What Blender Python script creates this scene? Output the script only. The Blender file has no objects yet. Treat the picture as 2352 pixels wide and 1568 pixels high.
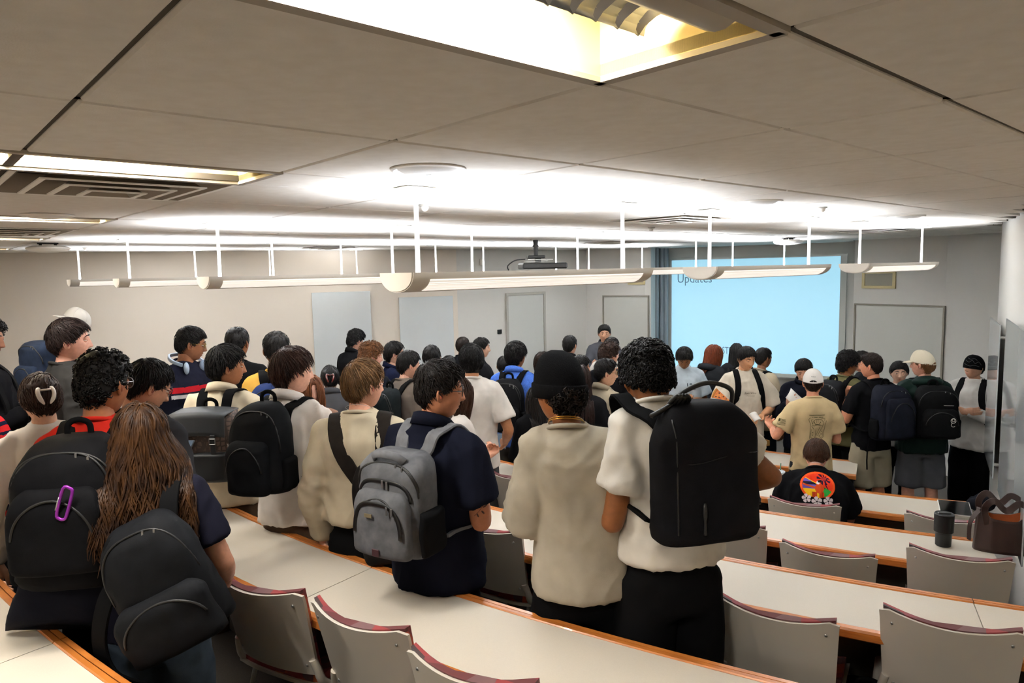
import bpy, math, random
import numpy as np
from mathutils import Matrix, Vector
random.seed(7)
RNG = np.random.default_rng(11)
SC = bpy.context.scene
COL = SC.collection

# ------------------------------------------------------------------ camera
CAM_Z = 2.49                       # eye height above the front floor
F_PX, PITCH, ROLL = 1600.0, math.radians(5.81), math.radians(1.166)
CPIT, SPIT = math.cos(PITCH), math.sin(PITCH)
fwd = Vector((0, CPIT, -SPIT)); upv = Vector((0, SPIT, CPIT)); rgt = Vector((1, 0, 0))
CROLL, SROLL = math.cos(ROLL), math.sin(ROLL)
r2 = rgt * CROLL - upv * SROLL; u2 = rgt * SROLL + upv * CROLL
cam = bpy.data.cameras.new('camera'); camo = bpy.data.objects.new('camera', cam); COL.objects.link(camo)
cam.sensor_width = 36.0; cam.sensor_fit = 'HORIZONTAL'; cam.lens = F_PX / 2352 * 36.0
cam.clip_start = 0.02; cam.clip_end = 100
M = Matrix.Identity(4)
for i in range(3):
    M[i][0] = r2[i]; M[i][1] = u2[i]; M[i][2] = -fwd[i]
M[2][3] = CAM_Z
camo.matrix_world = M
SC.camera = camo

# ------------------------------------------------------------------ world, exposure
w = bpy.data.worlds.new('world'); SC.world = w; w.use_nodes = True
w.node_tree.nodes['Background'].inputs[0].default_value = (1, 0.95, 0.9, 1)
w.node_tree.nodes['Background'].inputs[1].default_value = 0.02
SC.view_settings.view_transform = 'Standard'
SC.view_settings.look = 'None'
SC.view_settings.gamma = 1.0
SC.view_settings.use_curve_mapping = False
SC.view_settings.exposure = 1.03

PENDANT_W = 25.0        # upward power of one pendant
PENDANT_DOWN = 0.8
TROFFER_W = 21.0        # one recessed troffer
SCREEN_E = 0.335         # glow put into the slide for the projected image
def area_light(name, loc, rot, sx, sy, power, color, spread=180):
    l = bpy.data.lights.new(name, 'AREA'); l.shape = 'RECTANGLE'; l.size = sx; l.size_y = sy
    l.energy = power; l.color = color; l.spread = math.radians(spread)
    o = bpy.data.objects.new(name, l); COL.objects.link(o); o.matrix_world = Matrix.Translation(loc) @ rot.to_4x4()
    return o

# ------------------------------------------------------------------ geometry of the place
AX_V = np.array([math.cos(math.radians(41.66)), math.sin(math.radians(41.66))])     # ceiling grid axes
AX_U = np.array([-AX_V[1], AX_V[0]])
CEIL_Z = CAM_Z + 0.293
ARC_C = np.array([6.259, 12.049])                                                   # centre of the curved rows
DESK_Z = {1: 1.331, 2: 1.215, 3: 1.089, 4: 0.951, 5: 0.814, 6: 0.74}
FLOOR_Z = {1: 0.59, 2: 0.475, 3: 0.35, 4: 0.21, 5: 0.07, 6: 0.0, 7: 0.0}
def RK(k): return 11.395 - (k - 2) * 1.151
def ab(a, b, z=0.0):
    p = AX_V * a + AX_U * b
    return np.array([p[0], p[1], z])
def ray(x, y):
    u0 = (x - 1176) / F_PX; v0 = (y - 784) / F_PX
    u = u0 * CROLL - v0 * SROLL; v = u0 * SROLL + v0 * CROLL
    return np.array([u, CPIT - v * SPIT, -v * CPIT - SPIT])
def at_depth(x, y, d):
    q = ray(x, y); q = q * (d / q[1]); q[2] += CAM_Z; return q
def at_z(x, y, z):
    q = ray(x, y); q = q * ((z - CAM_Z) / q[2]); q[2] += CAM_Z; return q
def at_wall(x, y, A, B):
    q = ray(x, y); A = np.array(A[:2], float); B = np.array(B[:2], float)
    n = np.array([-(B - A)[1], (B - A)[0]]); t = (A @ n) / (q[:2] @ n)
    q = q * t; q[2] += CAM_Z; return q
def tier_of(p):
    r = np.hypot(p[0] - ARC_C[0], p[1] - ARC_C[1])
    for k in range(1, 7):
        if r > RK(k): return k
    return 7
# ------------------------------------------------------------------ helpers
def lin(h):
    if isinstance(h, str):
        h = h.lstrip('#'); c = [int(h[i:i+2], 16) / 255 for i in (0, 2, 4)]
    else: c = list(h)
    return tuple(((x / 12.92) if x <= 0.04045 else ((x + 0.055) / 1.055) ** 2.4) for x in c[:3])
MATS = {}
def mat(name, col, rough=0.6, metal=0.0, col2=None, nscale=30.0, bump=0.0, bscale=200.0, spec=0.5, emit=None, es=0.0,
        sss=0.0, sheen=0.0, stretch=None, coat=0.0, detail=4.0, contrast=None, bdist=0.002, trans=0.0, alpha=None):
    if name in MATS: return MATS[name]
    m = bpy.data.materials.new(name); m.use_nodes = True; nt = m.node_tree; N = nt.nodes; L = nt.links
    b = N['Principled BSDF']
    c = lin(col)
    b.inputs['Base Color'].default_value = (*c, 1); b.inputs['Roughness'].default_value = rough
    b.inputs['Metallic'].default_value = metal; b.inputs['Specular IOR Level'].default_value = spec
    if sss:
        b.inputs['Subsurface Weight'].default_value = sss; b.inputs['Subsurface Radius'].default_value = (0.01, 0.004, 0.002)
        b.inputs['Subsurface Scale'].default_value = 0.6
    if sheen: b.inputs['Sheen Weight'].default_value = sheen; b.inputs['Sheen Roughness'].default_value = 0.5
    if coat: b.inputs['Coat Weight'].default_value = coat
    if trans: b.inputs['Transmission Weight'].default_value = trans
    if alpha is not None: b.inputs['Alpha'].default_value = alpha
    if emit is not None:
        b.inputs['Emission Color'].default_value = (*lin(emit), 1); b.inputs['Emission Strength'].default_value = es
    tc = N.new('ShaderNodeTexCoord'); src = tc.outputs['Object']
    if stretch:
        mp = N.new('ShaderNodeMapping'); mp.inputs['Scale'].default_value = stretch; L.new(src, mp.inputs[0]); src = mp.outputs[0]
    if col2 is not None:
        n = N.new('ShaderNodeTexNoise'); n.inputs['Scale'].default_value = nscale; n.inputs['Detail'].default_value = detail
        L.new(src, n.inputs['Vector'])
        r = N.new('ShaderNodeValToRGB'); lo, hi = contrast or (0.3, 0.7)
        r.color_ramp.elements[0].position = lo; r.color_ramp.elements[1].position = hi
        r.color_ramp.elements[0].color = (*c, 1); r.color_ramp.elements[1].color = (*lin(col2), 1)
        L.new(n.outputs['Fac'], r.inputs[0]); L.new(r.outputs[0], b.inputs['Base Color'])
    if bump:
        n = N.new('ShaderNodeTexNoise'); n.inputs['Scale'].default_value = bscale; n.inputs['Detail'].default_value = 3
        L.new(src, n.inputs['Vector'])
        bp = N.new('ShaderNodeBump'); bp.inputs['Strength'].default_value = bump; bp.inputs['Distance'].default_value = bdist
        L.new(n.outputs['Fac'], bp.inputs['Height']); L.new(bp.outputs[0], b.inputs['Normal'])
    MATS[name] = m
    return m

def thing(name, label, cat, loc=(0, 0, 0), rotz=0.0, group=None):
    o = bpy.data.objects.new(name, None); COL.objects.link(o)
    o.empty_display_size = 0.1
    o.location = loc; o.rotation_euler = (0, 0, rotz)
    o['label'] = label; o['category'] = cat
    if group: o['group'] = group
    return o
def tag(o, label, cat, group=None):
    o['label'] = label; o['category'] = cat
    if group: o['group'] = group
    return o
def rotz(a):
    c, s = math.cos(a), math.sin(a); return np.array([[c, -s, 0], [s, c, 0], [0, 0, 1.0]])
def rotx(a):
    c, s = math.cos(a), math.sin(a); return np.array([[1, 0, 0], [0, c, -s], [0, s, c]])
def roty(a):
    c, s = math.cos(a), math.sin(a); return np.array([[c, 0, s], [0, 1, 0], [-s, 0, c]])
def unit(v):
    v = np.asarray(v, float); return v / (np.linalg.norm(v) + 1e-12)
def smoothstep(a, b, x):
    t = np.clip((x - a) / (b - a), 0, 1); return t * t * (3 - 2 * t)
def spline(pts, n=24, closed=False):
    P = np.asarray(pts, float); m = len(P)
    out = []
    segs = m if closed else m - 1
    for i in range(segs):
        if closed: p0, p1, p2, p3 = P[(i - 1) % m], P[i], P[(i + 1) % m], P[(i + 2) % m]
        else: p0, p1, p2, p3 = P[max(i - 1, 0)], P[i], P[i + 1], P[min(i + 2, m - 1)]
        k = max(2, int(round(n / segs)))
        for t in np.arange(k) / k:
            out.append(0.5 * ((2 * p1) + (p2 - p0) * t + (2 * p0 - 5 * p1 + 4 * p2 - p3) * t * t + (3 * p1 - p0 - 3 * p2 + p3) * t ** 3))
    if not closed: out.append(P[-1])
    return np.array(out)

class MB:
    def __init__(self): self.V = []; self.F = []; self.MI = []; self.n = 0
    def add(self, V, F, mi=0):
        V = np.asarray(V, float); self.V.append(V)
        for f in F: self.F.append(tuple(int(i) + self.n for i in f)); self.MI.append(mi)
        self.n += len(V); return self
    def box(self, c, s, R=None, ch=0.0, mi=0):
        c = np.asarray(c, float); h = np.asarray(s, float) / 2
        if ch <= 0:
            V = np.array([[x, y, z] for x in (-1, 1) for y in (-1, 1) for z in (-1, 1)]) * h
            F = [(0, 1, 3, 2), (4, 6, 7, 5), (0, 4, 5, 1), (2, 3, 7, 6), (0, 2, 6, 4), (1, 5, 7, 3)]
        else:
            ch = min(ch, *(h * 0.98)); V = []; idx = {}
            for sx in (-1, 1):
                for sy in (-1, 1):
                    for sz in (-1, 1):
                        for ax in range(3):
                            p = np.array([sx, sy, sz]) * (h - ch); p[ax] = (sx, sy, sz)[ax] * h[ax]
                            idx[(sx, sy, sz, ax)] = len(V); V.append(p)
            F = []
            for ax in range(3):
                o = [a for a in range(3) if a != ax]
                for s_ in (-1, 1):
                    q = []
                    for a, b in ((-1, -1), (1, -1), (1, 1), (-1, 1)):
                        k = [0, 0, 0]; k[ax] = s_; k[o[0]] = a; k[o[1]] = b; q.append(idx[(*k, ax)])
                    flip = (s_ > 0) == (ax == 1)
                    F.append(tuple(q[::-1]) if flip else tuple(q))
            for ax in range(3):
                o = [a for a in range(3) if a != ax]
                for a in (-1, 1):
                    for b in (-1, 1):
                        k0 = [0, 0, 0]; k0[o[0]] = a; k0[o[1]] = b; k0[ax] = -1; k1 = list(k0); k1[ax] = 1
                        F.append((idx[(*k0, o[0])], idx[(*k1, o[0])], idx[(*k1, o[1])], idx[(*k0, o[1])]))
            for sx in (-1, 1):
                for sy in (-1, 1):
                    for sz in (-1, 1): F.append(tuple(idx[(sx, sy, sz, a)] for a in range(3)))
            V = np.array(V)
        if R is not None: V = V @ np.asarray(R).T
        return self.add(V + c, F, mi)
    def loft(self, rings, cap=True, closed=False, mi=0):
        rings = [np.asarray(r, float) for r in rings]; n = len(rings[0]); V = np.vstack(rings); F = []
        m = len(rings)
        for i in range(m if closed else m - 1):
            a = i * n; b = ((i + 1) % m) * n
            for j in range(n):
                k = (j + 1) % n; F.append((a + j, a + k, b + k, b + j))
        if cap and not closed:
            F.append(tuple(range(n - 1, -1, -1))); F.append(tuple(range((m - 1) * n, m * n)))
        return self.add(V, F, mi)
    def sheet(self, rows, mi=0):
        rows = [np.asarray(r, float) for r in rows]; n = len(rows[0]); V = np.vstack(rows)
        F = [(i * n + j, i * n + j + 1, (i + 1) * n + j + 1, (i + 1) * n + j) for i in range(len(rows) - 1) for j in range(n - 1)]
        return self.add(V, F, mi)
    def tube(self, path, r, n=8, closed=False, mi=0, flat=1.0):
        P = np.asarray(path, float); m = len(P); r = np.broadcast_to(np.asarray(r, float), (m,))
        T = np.roll(P, -1, 0) - np.roll(P, 1, 0) if closed else np.gradient(P, axis=0)
        T = T / (np.linalg.norm(T, axis=1, keepdims=True) + 1e-12)
        ref = np.array([0, 0, 1.0]) if abs(T[0][2]) < 0.9 else np.array([1.0, 0, 0])
        u = unit(np.cross(T[0], ref)); rings = []
        a = np.arange(n) * 2 * math.pi / n
        for i in range(m):
            u = unit(u - T[i] * (u @ T[i])); v = np.cross(T[i], u)
            rings.append(P[i] + r[i] * (np.cos(a)[:, None] * u + flat * np.sin(a)[:, None] * v))
        return self.loft(rings, cap=not closed, closed=closed, mi=mi)
    def strap(self, path, normals, width, thick, mi=0):
        P = np.asarray(path, float); Nn = np.asarray(normals, float); T = np.gradient(P, axis=0)
        width = np.broadcast_to(np.asarray(width, float), (len(P),)); rings = []
        for p, t, nn, wd in zip(P, T, Nn, width):
            t = unit(t); nn = unit(nn - t * (nn @ t)); s = np.cross(t, nn); h = wd / 2; q = thick / 2
            rings.append([p + s * h * 0.9 - nn * q, p + s * h, p + s * h * 0.9 + nn * q, p - s * h * 0.9 + nn * q, p - s * h, p - s * h * 0.9 - nn * q])
        return self.loft(rings, mi=mi)
    def lathe(self, prof, n=24, c=(0, 0, 0), mi=0, cap=True):
        a = np.arange(n) * 2 * math.pi / n
        rings = [np.stack([r * np.cos(a), r * np.sin(a), np.full(n, z)], 1) + np.asarray(c, float) for r, z in prof]
        return self.loft(rings, cap=cap, mi=mi)
    def ball(self, c, r, n=12, m=8, R=None, mi=0):
        r = np.broadcast_to(np.asarray(r, float), (3,)); a = np.arange(n) * 2 * math.pi / n; rings = []
        for i in range(m):
            t = math.pi * (i + 0.5) / m - math.pi / 2
            q = np.stack([math.cos(t) * np.cos(a), math.cos(t) * np.sin(a), np.full(n, math.sin(t))], 1) * r
            if R is not None: q = q @ np.asarray(R).T
            rings.append(q + np.asarray(c, float))
        return self.loft(rings, mi=mi)
    def xf(self, R=None, t=None):
        if R is not None: self.V = [v @ np.asarray(R).T for v in self.V]
        if t is not None: self.V = [v + np.asarray(t, float) for v in self.V]
        return self
    def arrays(self): return np.vstack(self.V), self.F
    def mesh(self, name, mats, smooth=False):
        me = bpy.data.meshes.new(name)
        me.from_pydata(np.vstack(self.V).tolist(), [], self.F)
        for m in (mats if isinstance(mats, (list, tuple)) else [mats]): me.materials.append(m)
        if any(self.MI): me.polygons.foreach_set('material_index', np.array(self.MI, dtype=np.int32))
        if smooth: me.polygons.foreach_set('use_smooth', np.ones(len(self.F), dtype=bool))
        me.validate(); me.update()
        if smooth == 'auto':
            me.set_sharp_from_angle(angle=math.radians(40))
        return me
    def build(self, name, mats, parent=None, smooth=False, label=None, loc=None):
        me = self.mesh(name, mats, smooth); o = bpy.data.objects.new(name, me); COL.objects.link(o)
        if parent is not None: o.parent = parent
        if label: o['label'] = label
        if loc is not None: o.location = loc
        return o
def link_mesh(name, me, parent=None, loc=(0, 0, 0), rz=0.0, scale=None):
    o = bpy.data.objects.new(name, me); COL.objects.link(o); o.location = loc; o.rotation_euler = (0, 0, rz)
    if parent is not None: o.parent = parent
    if scale is not None: o.scale = scale
    return o
def copy_tree(o, parent=None):
    c = o.copy(); COL.objects.link(c); c.parent = parent
    for ch in list(o.children): copy_tree(ch, c)
    return c
def structure(o):
    o['kind'] = 'structure'; return o
def ellipse(n, rx, ry, e=2.0, z=0.0, cx=0.0, cy=0.0):
    a = np.arange(n) * 2 * math.pi / n; c, s = np.cos(a), np.sin(a)
    return np.stack([cx + rx * np.sign(c) * np.abs(c) ** (2 / e), cy + ry * np.sign(s) * np.abs(s) ** (2 / e), np.full(n, z)], 1)
_NT = RNG.random((64, 64, 64))
def vnoise(P):
    """vectorised value noise, 0..1"""
    P = np.asarray(P, float); i = np.floor(P).astype(int); f = P - i; f = f * f * (3 - 2 * f); i &= 63; j = (i + 1) & 63
    def g(a, b, c): return _NT[a, b, c]
    x0, y0, z0 = i[..., 0], i[..., 1], i[..., 2]; x1, y1, z1 = j[..., 0], j[..., 1], j[..., 2]
    fx, fy, fz = f[..., 0], f[..., 1], f[..., 2]
    a = g(x0, y0, z0) * (1 - fx) + g(x1, y0, z0) * fx; b = g(x0, y1, z0) * (1 - fx) + g(x1, y1, z0) * fx
    c = g(x0, y0, z1) * (1 - fx) + g(x1, y0, z1) * fx; d = g(x0, y1, z1) * (1 - fx) + g(x1, y1, z1) * fx
    return (a * (1 - fy) + b * fy) * (1 - fz) + (c * (1 - fy) + d * fy) * fz
def text_obj(name, s, size, M4, material, parent=None, extrude=0.0005, align='LEFT', shear=0.0, space=1.0, xscale=1.0):
    cu = bpy.data.curves.new(name, 'FONT'); cu.body = s; cu.size = size; cu.extrude = extrude; cu.align_x = align
    cu.shear = shear; cu.space_character = space; cu.resolution_u = 3
    t = bpy.data.objects.new(name, cu); COL.objects.link(t)
    dg = bpy.context.evaluated_depsgraph_get(); me = bpy.data.meshes.new_from_object(t.evaluated_get(dg))
    bpy.data.objects.remove(t); bpy.data.curves.remove(cu)
    me.transform(Matrix.Diagonal((xscale, 1, 1, 1))); me.transform(M4)
    me.materials.clear(); me.materials.append(material); me.name = name
    o = bpy.data.objects.new(name, me); COL.objects.link(o)
    if parent is not None: o.parent = parent
    return o
def frame4(origin, xdir, ydir):
    x = Vector(unit(xdir)); y = Vector(unit(ydir)); z = x.cross(y); y = z.cross(x)
    m = Matrix.Identity(4)
    for i in range(3): m[i][0] = x[i]; m[i][1] = y[i]; m[i][2] = z[i]; m[i][3] = origin[i]
    return m
# ------------------------------------------------------------------ materials of the room
m_wall_l = mat('wall_cream', '#e9dfd2', 0.75, bump=0.08, bscale=90)
m_wall_f = mat('wall_grey', '#d9d6d0', 0.75, bump=0.08, bscale=90)
m_tile = mat('ceiling_tile_white', '#e2ddd5', 0.9, col2='#dad4ca', nscale=25, bump=0.25, bscale=350)
m_grid = mat('ceiling_grid', '#4f483d', 0.8)
m_carpet = mat('carpet_dark', '#4b433a', 0.95, col2='#39322c', nscale=160, bump=0.6, bscale=500, sheen=0.2)
m_riser = mat('riser_dark', '#2c2723', 0.8)
m_white = mat('white_paint', '#f0ece4', 0.45)
m_whiteboard = mat('board_glass', '#dfe4e5', 0.16, col2='#dbe0e1', nscale=3)
m_board_g = mat('board_grey', '#cfcfc8', 0.25)
m_frame_g = mat('frame_grey', '#a9a59c', 0.5)
m_dark = mat('dark_gap', '#1d1b19', 0.8)
m_metal = mat('brushed_metal', '#b9b9b6', 0.35, metal=0.9)
m_black = mat('black_plastic', '#161616', 0.45)
m_vent = mat('vent_beige', '#c9b98a', 0.6)
m_ventg = mat('vent_mesh', '#8b8779', 0.8, bump=0.5, bscale=600)
m_door = mat('door_grey', '#c9c9c4', 0.5)

def P2(x, d): q = at_depth(x, 600, d); return (q[0], q[1])
K0 = (-7.4, 6.67); K1 = (-0.72, 9.35)
K2 = P2(1346, 10.9); K3 = P2(1495, 10.35)
S0 = P2(1512, 11.0); S1 = P2(1963, 9.5)
R0 = P2(1963, 8.95); R1 = P2(2175, 8.05)
R2_ = (5.35, 7.0); R3 = (5.5, 5.95)
BX = (4.15, 5.93); BY = (2.62, 3.36)
Q1 = (3.5, 3.30); Q2 = (3.7, -2.2); Q3 = (-4.2, -2.2)
POLY = [K0, K1, K2, K3, S0, S1, R0, R1, R2_, R3, BX, BY, Q1, Q2, Q3]
def inside(p, poly=POLY):
    x, y = p[0], p[1]; c = False; n = len(poly)
    for i in range(n):
        (x1, y1), (x2, y2) = poly[i], poly[(i + 1) % n]
        if (y1 > y) != (y2 > y) and x < (x2 - x1) * (y - y1) / (y2 - y1) + x1: c = not c
    return c
Z_WALL0, Z_WALL1 = -0.05, CEIL_Z + 0.05
def wall(name, A, B, m, th=0.09):
    A = np.array(A, float); B = np.array(B, float); d = unit(B - A); n = np.array([-d[1], d[0]])
    mid = (A + B) / 2
    if inside(mid + n * 0.05): n = -n
    mb = MB(); L = np.linalg.norm(B - A); c = mid + n * th / 2
    ang = math.atan2(d[1], d[0])
    mb.box((c[0], c[1], (Z_WALL0 + Z_WALL1) / 2), (L + 0.0, th, Z_WALL1 - Z_WALL0), rotz(ang))
    return structure(mb.build(name, m))
wall('wall_left', K0, K1, m_wall_l); wall('wall_door', K1, K2, m_wall_f); wall('wall_front_left', K2, K3, m_wall_f)
wall('wall_bay_left', K3, S0, m_wall_f); wall('wall_screen', S0, S1, m_wall_f); wall('wall_bay_right', S1, R0, m_wall_f)
wall('wall_front_right', R0, R1, m_wall_f); wall('wall_front_corner', R1, R2_, m_wall_f); wall('wall_recess_far', R2_, R3, m_wall_f)
wall('wall_recess', R3, BX, m_wall_f); wall('wall_right', BX, BY, m_wall_f); wall('wall_recess_near', BY, Q1, m_wall_f)
wall('wall_right_back', Q1, Q2, m_wall_f); wall('wall_back', Q2, Q3, m_wall_l); wall('wall_left_back', Q3, K0, m_wall_l)

# --- tiered floor: one annular step per row, clipped to the room
PH0, PH1 = math.radians(-158), math.radians(-84)
def arc_pt(r, ph): return ARC_C + r * np.array([math.cos(ph), math.sin(ph)])
mb = MB(); pts = [(x, y, 0.0) for x, y in POLY]
mb.add(pts, [tuple(range(len(pts)))]); mb.add([(x, y, -0.1) for x, y in POLY], [tuple(range(len(pts) - 1, -1, -1))])
floor = structure(mb.build('floor', m_carpet))
def ang_limits(r, want0, want1):
    """largest run of angles around -122 deg whose point lies in the room"""
    step = math.radians(0.4); c = math.radians(-122); lo = hi = c
    while lo - step > want0 and inside(arc_pt(r, lo - step)): lo -= step
    while hi + step < want1 and inside(arc_pt(r, hi + step)): hi += step
    return lo, hi
for k in range(1, 6):
    ro = RK(k - 1) - 0.02 if k > 1 else 15.5
    ri = RK(k) + 0.0
    z1 = FLOOR_Z[k]; mb = MB()
    n = 60; phs = np.linspace(PH0, PH1, n)
    cells = []
    rr = np.linspace(ri, ro + 0.02, 4 if k > 1 else 10)
    for i in range(n - 1):
        for j in range(len(rr) - 1):
            pm = arc_pt((rr[j] + rr[j + 1]) / 2, (phs[i] + phs[i + 1]) / 2)
            if not inside(pm): continue
            q = [arc_pt(rr[j], phs[i]), arc_pt(rr[j], phs[i + 1]), arc_pt(rr[j + 1], phs[i + 1]), arc_pt(rr[j + 1], phs[i])]
            mb.add([(p[0], p[1], z1) for p in q], [(0, 1, 2, 3)])
            if j == 0:
                zb = FLOOR_Z[k + 1]
                mb.add([(q[0][0], q[0][1], zb), (q[1][0], q[1][1], zb), (q[1][0], q[1][1], z1), (q[0][0], q[0][1], z1)], [(0, 1, 2, 3)], 1)
    structure(mb.build('floor_tier', [m_carpet, m_riser]))

# --- ceiling: slab, grid and tiles
mb = MB(); n = len(POLY)
mb.add([(x, y, CEIL_Z + 0.19) for x, y in POLY], [tuple(range(n - 1, -1, -1))])
ceiling = structure(mb.build('ceiling', m_grid))
A_LINES = [0.869 + 0.611 * i for i in range(-10, 16)]
B_LINES = [-3.21, -2.60, -1.99, -1.384, -1.081, -0.774, -0.164, 0.447, 0.757, 1.363, 1.96, 2.26, 2.87, 3.48, 3.90, 4.20, 4.81, 5.42, 5.83, 6.13, 6.74, 7.35, 7.76, 8.06, 8.67, 9.28, 9.89]
STRIPS = [0.447, 1.96, 3.90, 5.83, 7.76]
TROFFERS = [(-0.353, s) for s in STRIPS] + [(-2.797, s) for s in STRIPS[1:]] + [(-0.353, -1.081), (2.091, -1.081), (-2.797, 0.447)]  # second column and the last entries added out of view for more light
DIFF = [(0.258, 2.26), (3.313, 2.26), (6.368, 2.26), (5.757, 4.81), (3.313, 6.74), (0.258, 4.81)]
SPK = [(0.869, 1.363), (2.702, 1.363), (4.535, 1.363), (3.924, 3.48), (0.258, 3.48), (2.091, 3.48)]
def near(a, b, lst, t=0.03): return any(abs(a - x) < t and abs(b - y) < t for x, y in lst)
GA = math.radians(41.66); tiles_rest = MB(); tile_cache = {}; n_tiles = 0
def clip_poly(q):
    return q
for i in range(len(A_LINES) - 1):
    for j in range(len(B_LINES) - 1):
        a0, a1, b0, b1 = A_LINES[i], A_LINES[i + 1], B_LINES[j], B_LINES[j + 1]
        ctr = ab((a0 + a1) / 2, (b0 + b1) / 2)
        corners = [ab(x, y) for x in (a0, a1) for y in (b0, b1)]
        nin = sum(inside(c) for c in corners) + inside(ctr)
        if nin == 0: continue
        if any(abs(b0 - s) < 0.02 and (ta - 0.01 < a0 < ta + 1.0) for ta, s in TROFFERS): continue
        if near(a0, b0, DIFF): continue
        sa, sb = a1 - a0, b1 - b0
        key = (round(sa, 2), round(sb, 2))
        if key not in tile_cache:
            t = MB(); t.box((0, 0, 0), (sa - 0.009, sb - 0.009, 0.016), ch=0.004); tile_cache[key] = t.mesh('ceiling_tile', m_tile)
        # in view, at about 10 px or more: a part of its own
        d = ctr[1]; vis = d > 0.3 and abs(ctr[0] / max(d, .1)) < 0.95
        z = CEIL_Z + 0.008 + 0.0012 * math.sin(i * 12.9 + j * 78.2)
        if nin < 5:
            d2 = [c for c in corners if not inside(c)]
            # cut edge tile: shrink into the room by sampling a small grid
            t = MB(); g = 5; da, db = sa / g, sb / g
            for u in range(g):
                for v in range(g):
                    cc = ab(a0 + (u + .5) * da, b0 + (v + .5) * db)
                    if all(inside(ab(a0 + (u + su) * da, b0 + (v + sv) * db)) for su in (0, 1) for sv in (0, 1)):
                        t.box((cc[0], cc[1], z), (da + 0.0002, db + .0002, 0.016), rotz(GA))
            if t.n:
                o = t.build('ceiling_tile', m_tile, ceiling)
            continue
        if vis and n_tiles < 300:
            link_mesh('ceiling_tile', tile_cache[key], ceiling, (ctr[0], ctr[1], z), GA); n_tiles += 1
        else:
            tiles_rest.box((ctr[0], ctr[1], z), (sa - .007, sb - .007, .016), rotz(GA), ch=0.005)
grid = MB()
def bar(p, q, wd):
    # clip one grid bar to the room by sampling
    p = np.array(p); q = np.array(q); L = np.linalg.norm(q - p); k = max(2, int(L / 0.12)); run = None
    for i in range(k + 1):
        c = p + (q - p) * i / k; ok = i < k and inside(c) and inside(p + (q - p) * min(i + 1, k) / k)
        if ok and run is None: run = c
        if not ok and run is not None:
            m_ = (run + c) / 2; dd = c - run
            grid.box((m_[0], m_[1], CEIL_Z + 0.015), (np.linalg.norm(dd), wd, 0.018), rotz(math.atan2(dd[1], dd[0]))); run = None
for i, a in enumerate(A_LINES): bar(ab(a, B_LINES[0]), ab(a, B_LINES[-1]), 0.024)
for b in B_LINES:
    if any(abs(b - s_) < .02 or abs(b - s_ - .3) < .025 for s_ in STRIPS): pass
    bar(ab(A_LINES[0], b), ab(A_LINES[-1], b), 0.02)
grid.build('grid_bars', m_grid, ceiling)
if tiles_rest.n:
    o = tiles_rest.build('ceiling_tile_field', m_tile, ceiling); o['kind'] = 'stuff'

# --- recessed troffers
m_cream = mat('troffer_cream', '#f0dca2', 0.4)
m_slat = mat('louver_silver', '#9fa1a3', 0.3, metal=0.85)
m_basket = mat('troffer_basket', '#b9b2a6', 0.5, metal=0.2)
m_glow = mat('troffer_glow', '#fff3cc', 0.5, emit='#ffefbf', es=0.7)
WARM = (1.0, 0.96, 0.90)
def troffer(a0, b0, label):
    L, Wd, D = 1.222, 0.308, 0.13
    c = ab(a0 + L / 2, b0 + Wd / 2, CEIL_Z)
    t = thing('troffer', label, 'ceiling light', c, GA, 'recessed troffers')
    mb = MB(); x, y = L / 2, Wd / 2
    for sx in (-1, 1): mb.box((sx * (x - .006), 0, D / 2), (0.012, Wd, D))
    for sy in (-1, 1): mb.box((0, sy * (y - .006), D / 2), (L, 0.012, D))
    mb.box((0, 0, D - 0.005), (L, Wd, 0.01)); mb.build('housing', m_cream, t)
    mb = MB()
    for sx in (-1, 1): mb.box((sx * (x - .004), 0, 0.0), (0.022, Wd, 0.008))
    for sy in (-1, 1): mb.box((0, sy * (y - .004), 0.0), (L, 0.022, 0.008))
    mb.build('trim', mat('troffer_trim', '#a79d8e', 0.6), t)
    # louvre of curved blades under a pan added to block the lamp above, a rounded basket beside it
    rows = [[(xx, -.012 + .042 * math.cos(u), .030 + .030 * math.sin(u)) for u in np.linspace(0, math.pi, 9)] for xx in np.linspace(-x + .04, x - .05, 5)]
    mb = MB(); mb.sheet(rows); o = mb.build('louver_blocking_pan', m_slat, t, smooth=True); o.modifiers.new('th', 'SOLIDIFY').thickness = .002
    s = MB(); us = np.linspace(.05, math.pi - .05, 7)
    lo = [(0.016 * math.sin(u) - .004, .041 * math.cos(u), .026 + .029 * math.sin(u)) for u in us]; hi = [(-.010, .041 * math.cos(u), .028 + .029 * math.sin(u)) for u in us]
    s.sheet([lo, hi]); s.sheet([[(a_[0] + .0015, a_[1], a_[2]) for a_ in hi], [(a_[0] + .0015, a_[1], a_[2]) for a_ in lo]]); blade = s.mesh('louver_blade', m_slat, True)
    for i in range(26): link_mesh('louver_blade', blade, t, (-x + 0.06 + i * (L - 0.12) / 25, -.012, 0))
    mb = MB(); rings = []
    for xx in np.linspace(-x + .05, x - .06, 8):
        q = ellipse(18, 0.045, 0.05); rings.append(np.stack([np.full(18, xx), -0.098 + q[:, 0], 0.052 + q[:, 1]], 1))
    mb.loft(rings); mb.build('basket', m_basket, t, smooth='auto')
    mb = MB(); mb.box((0, .085, D - 0.014), (L - 0.08, .10, 0.004)); mb.build('lamp_panel', m_glow, t)
    R = Matrix.Rotation(GA, 3, 'Z')
    cl = ab(a0 + L / 2, b0 + Wd / 2 + .085)
    area_light('troffer_light', (cl[0], cl[1], CEIL_Z + D - 0.03), R, L - 0.36, 0.09, TROFFER_W, WARM)
    return t
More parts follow.
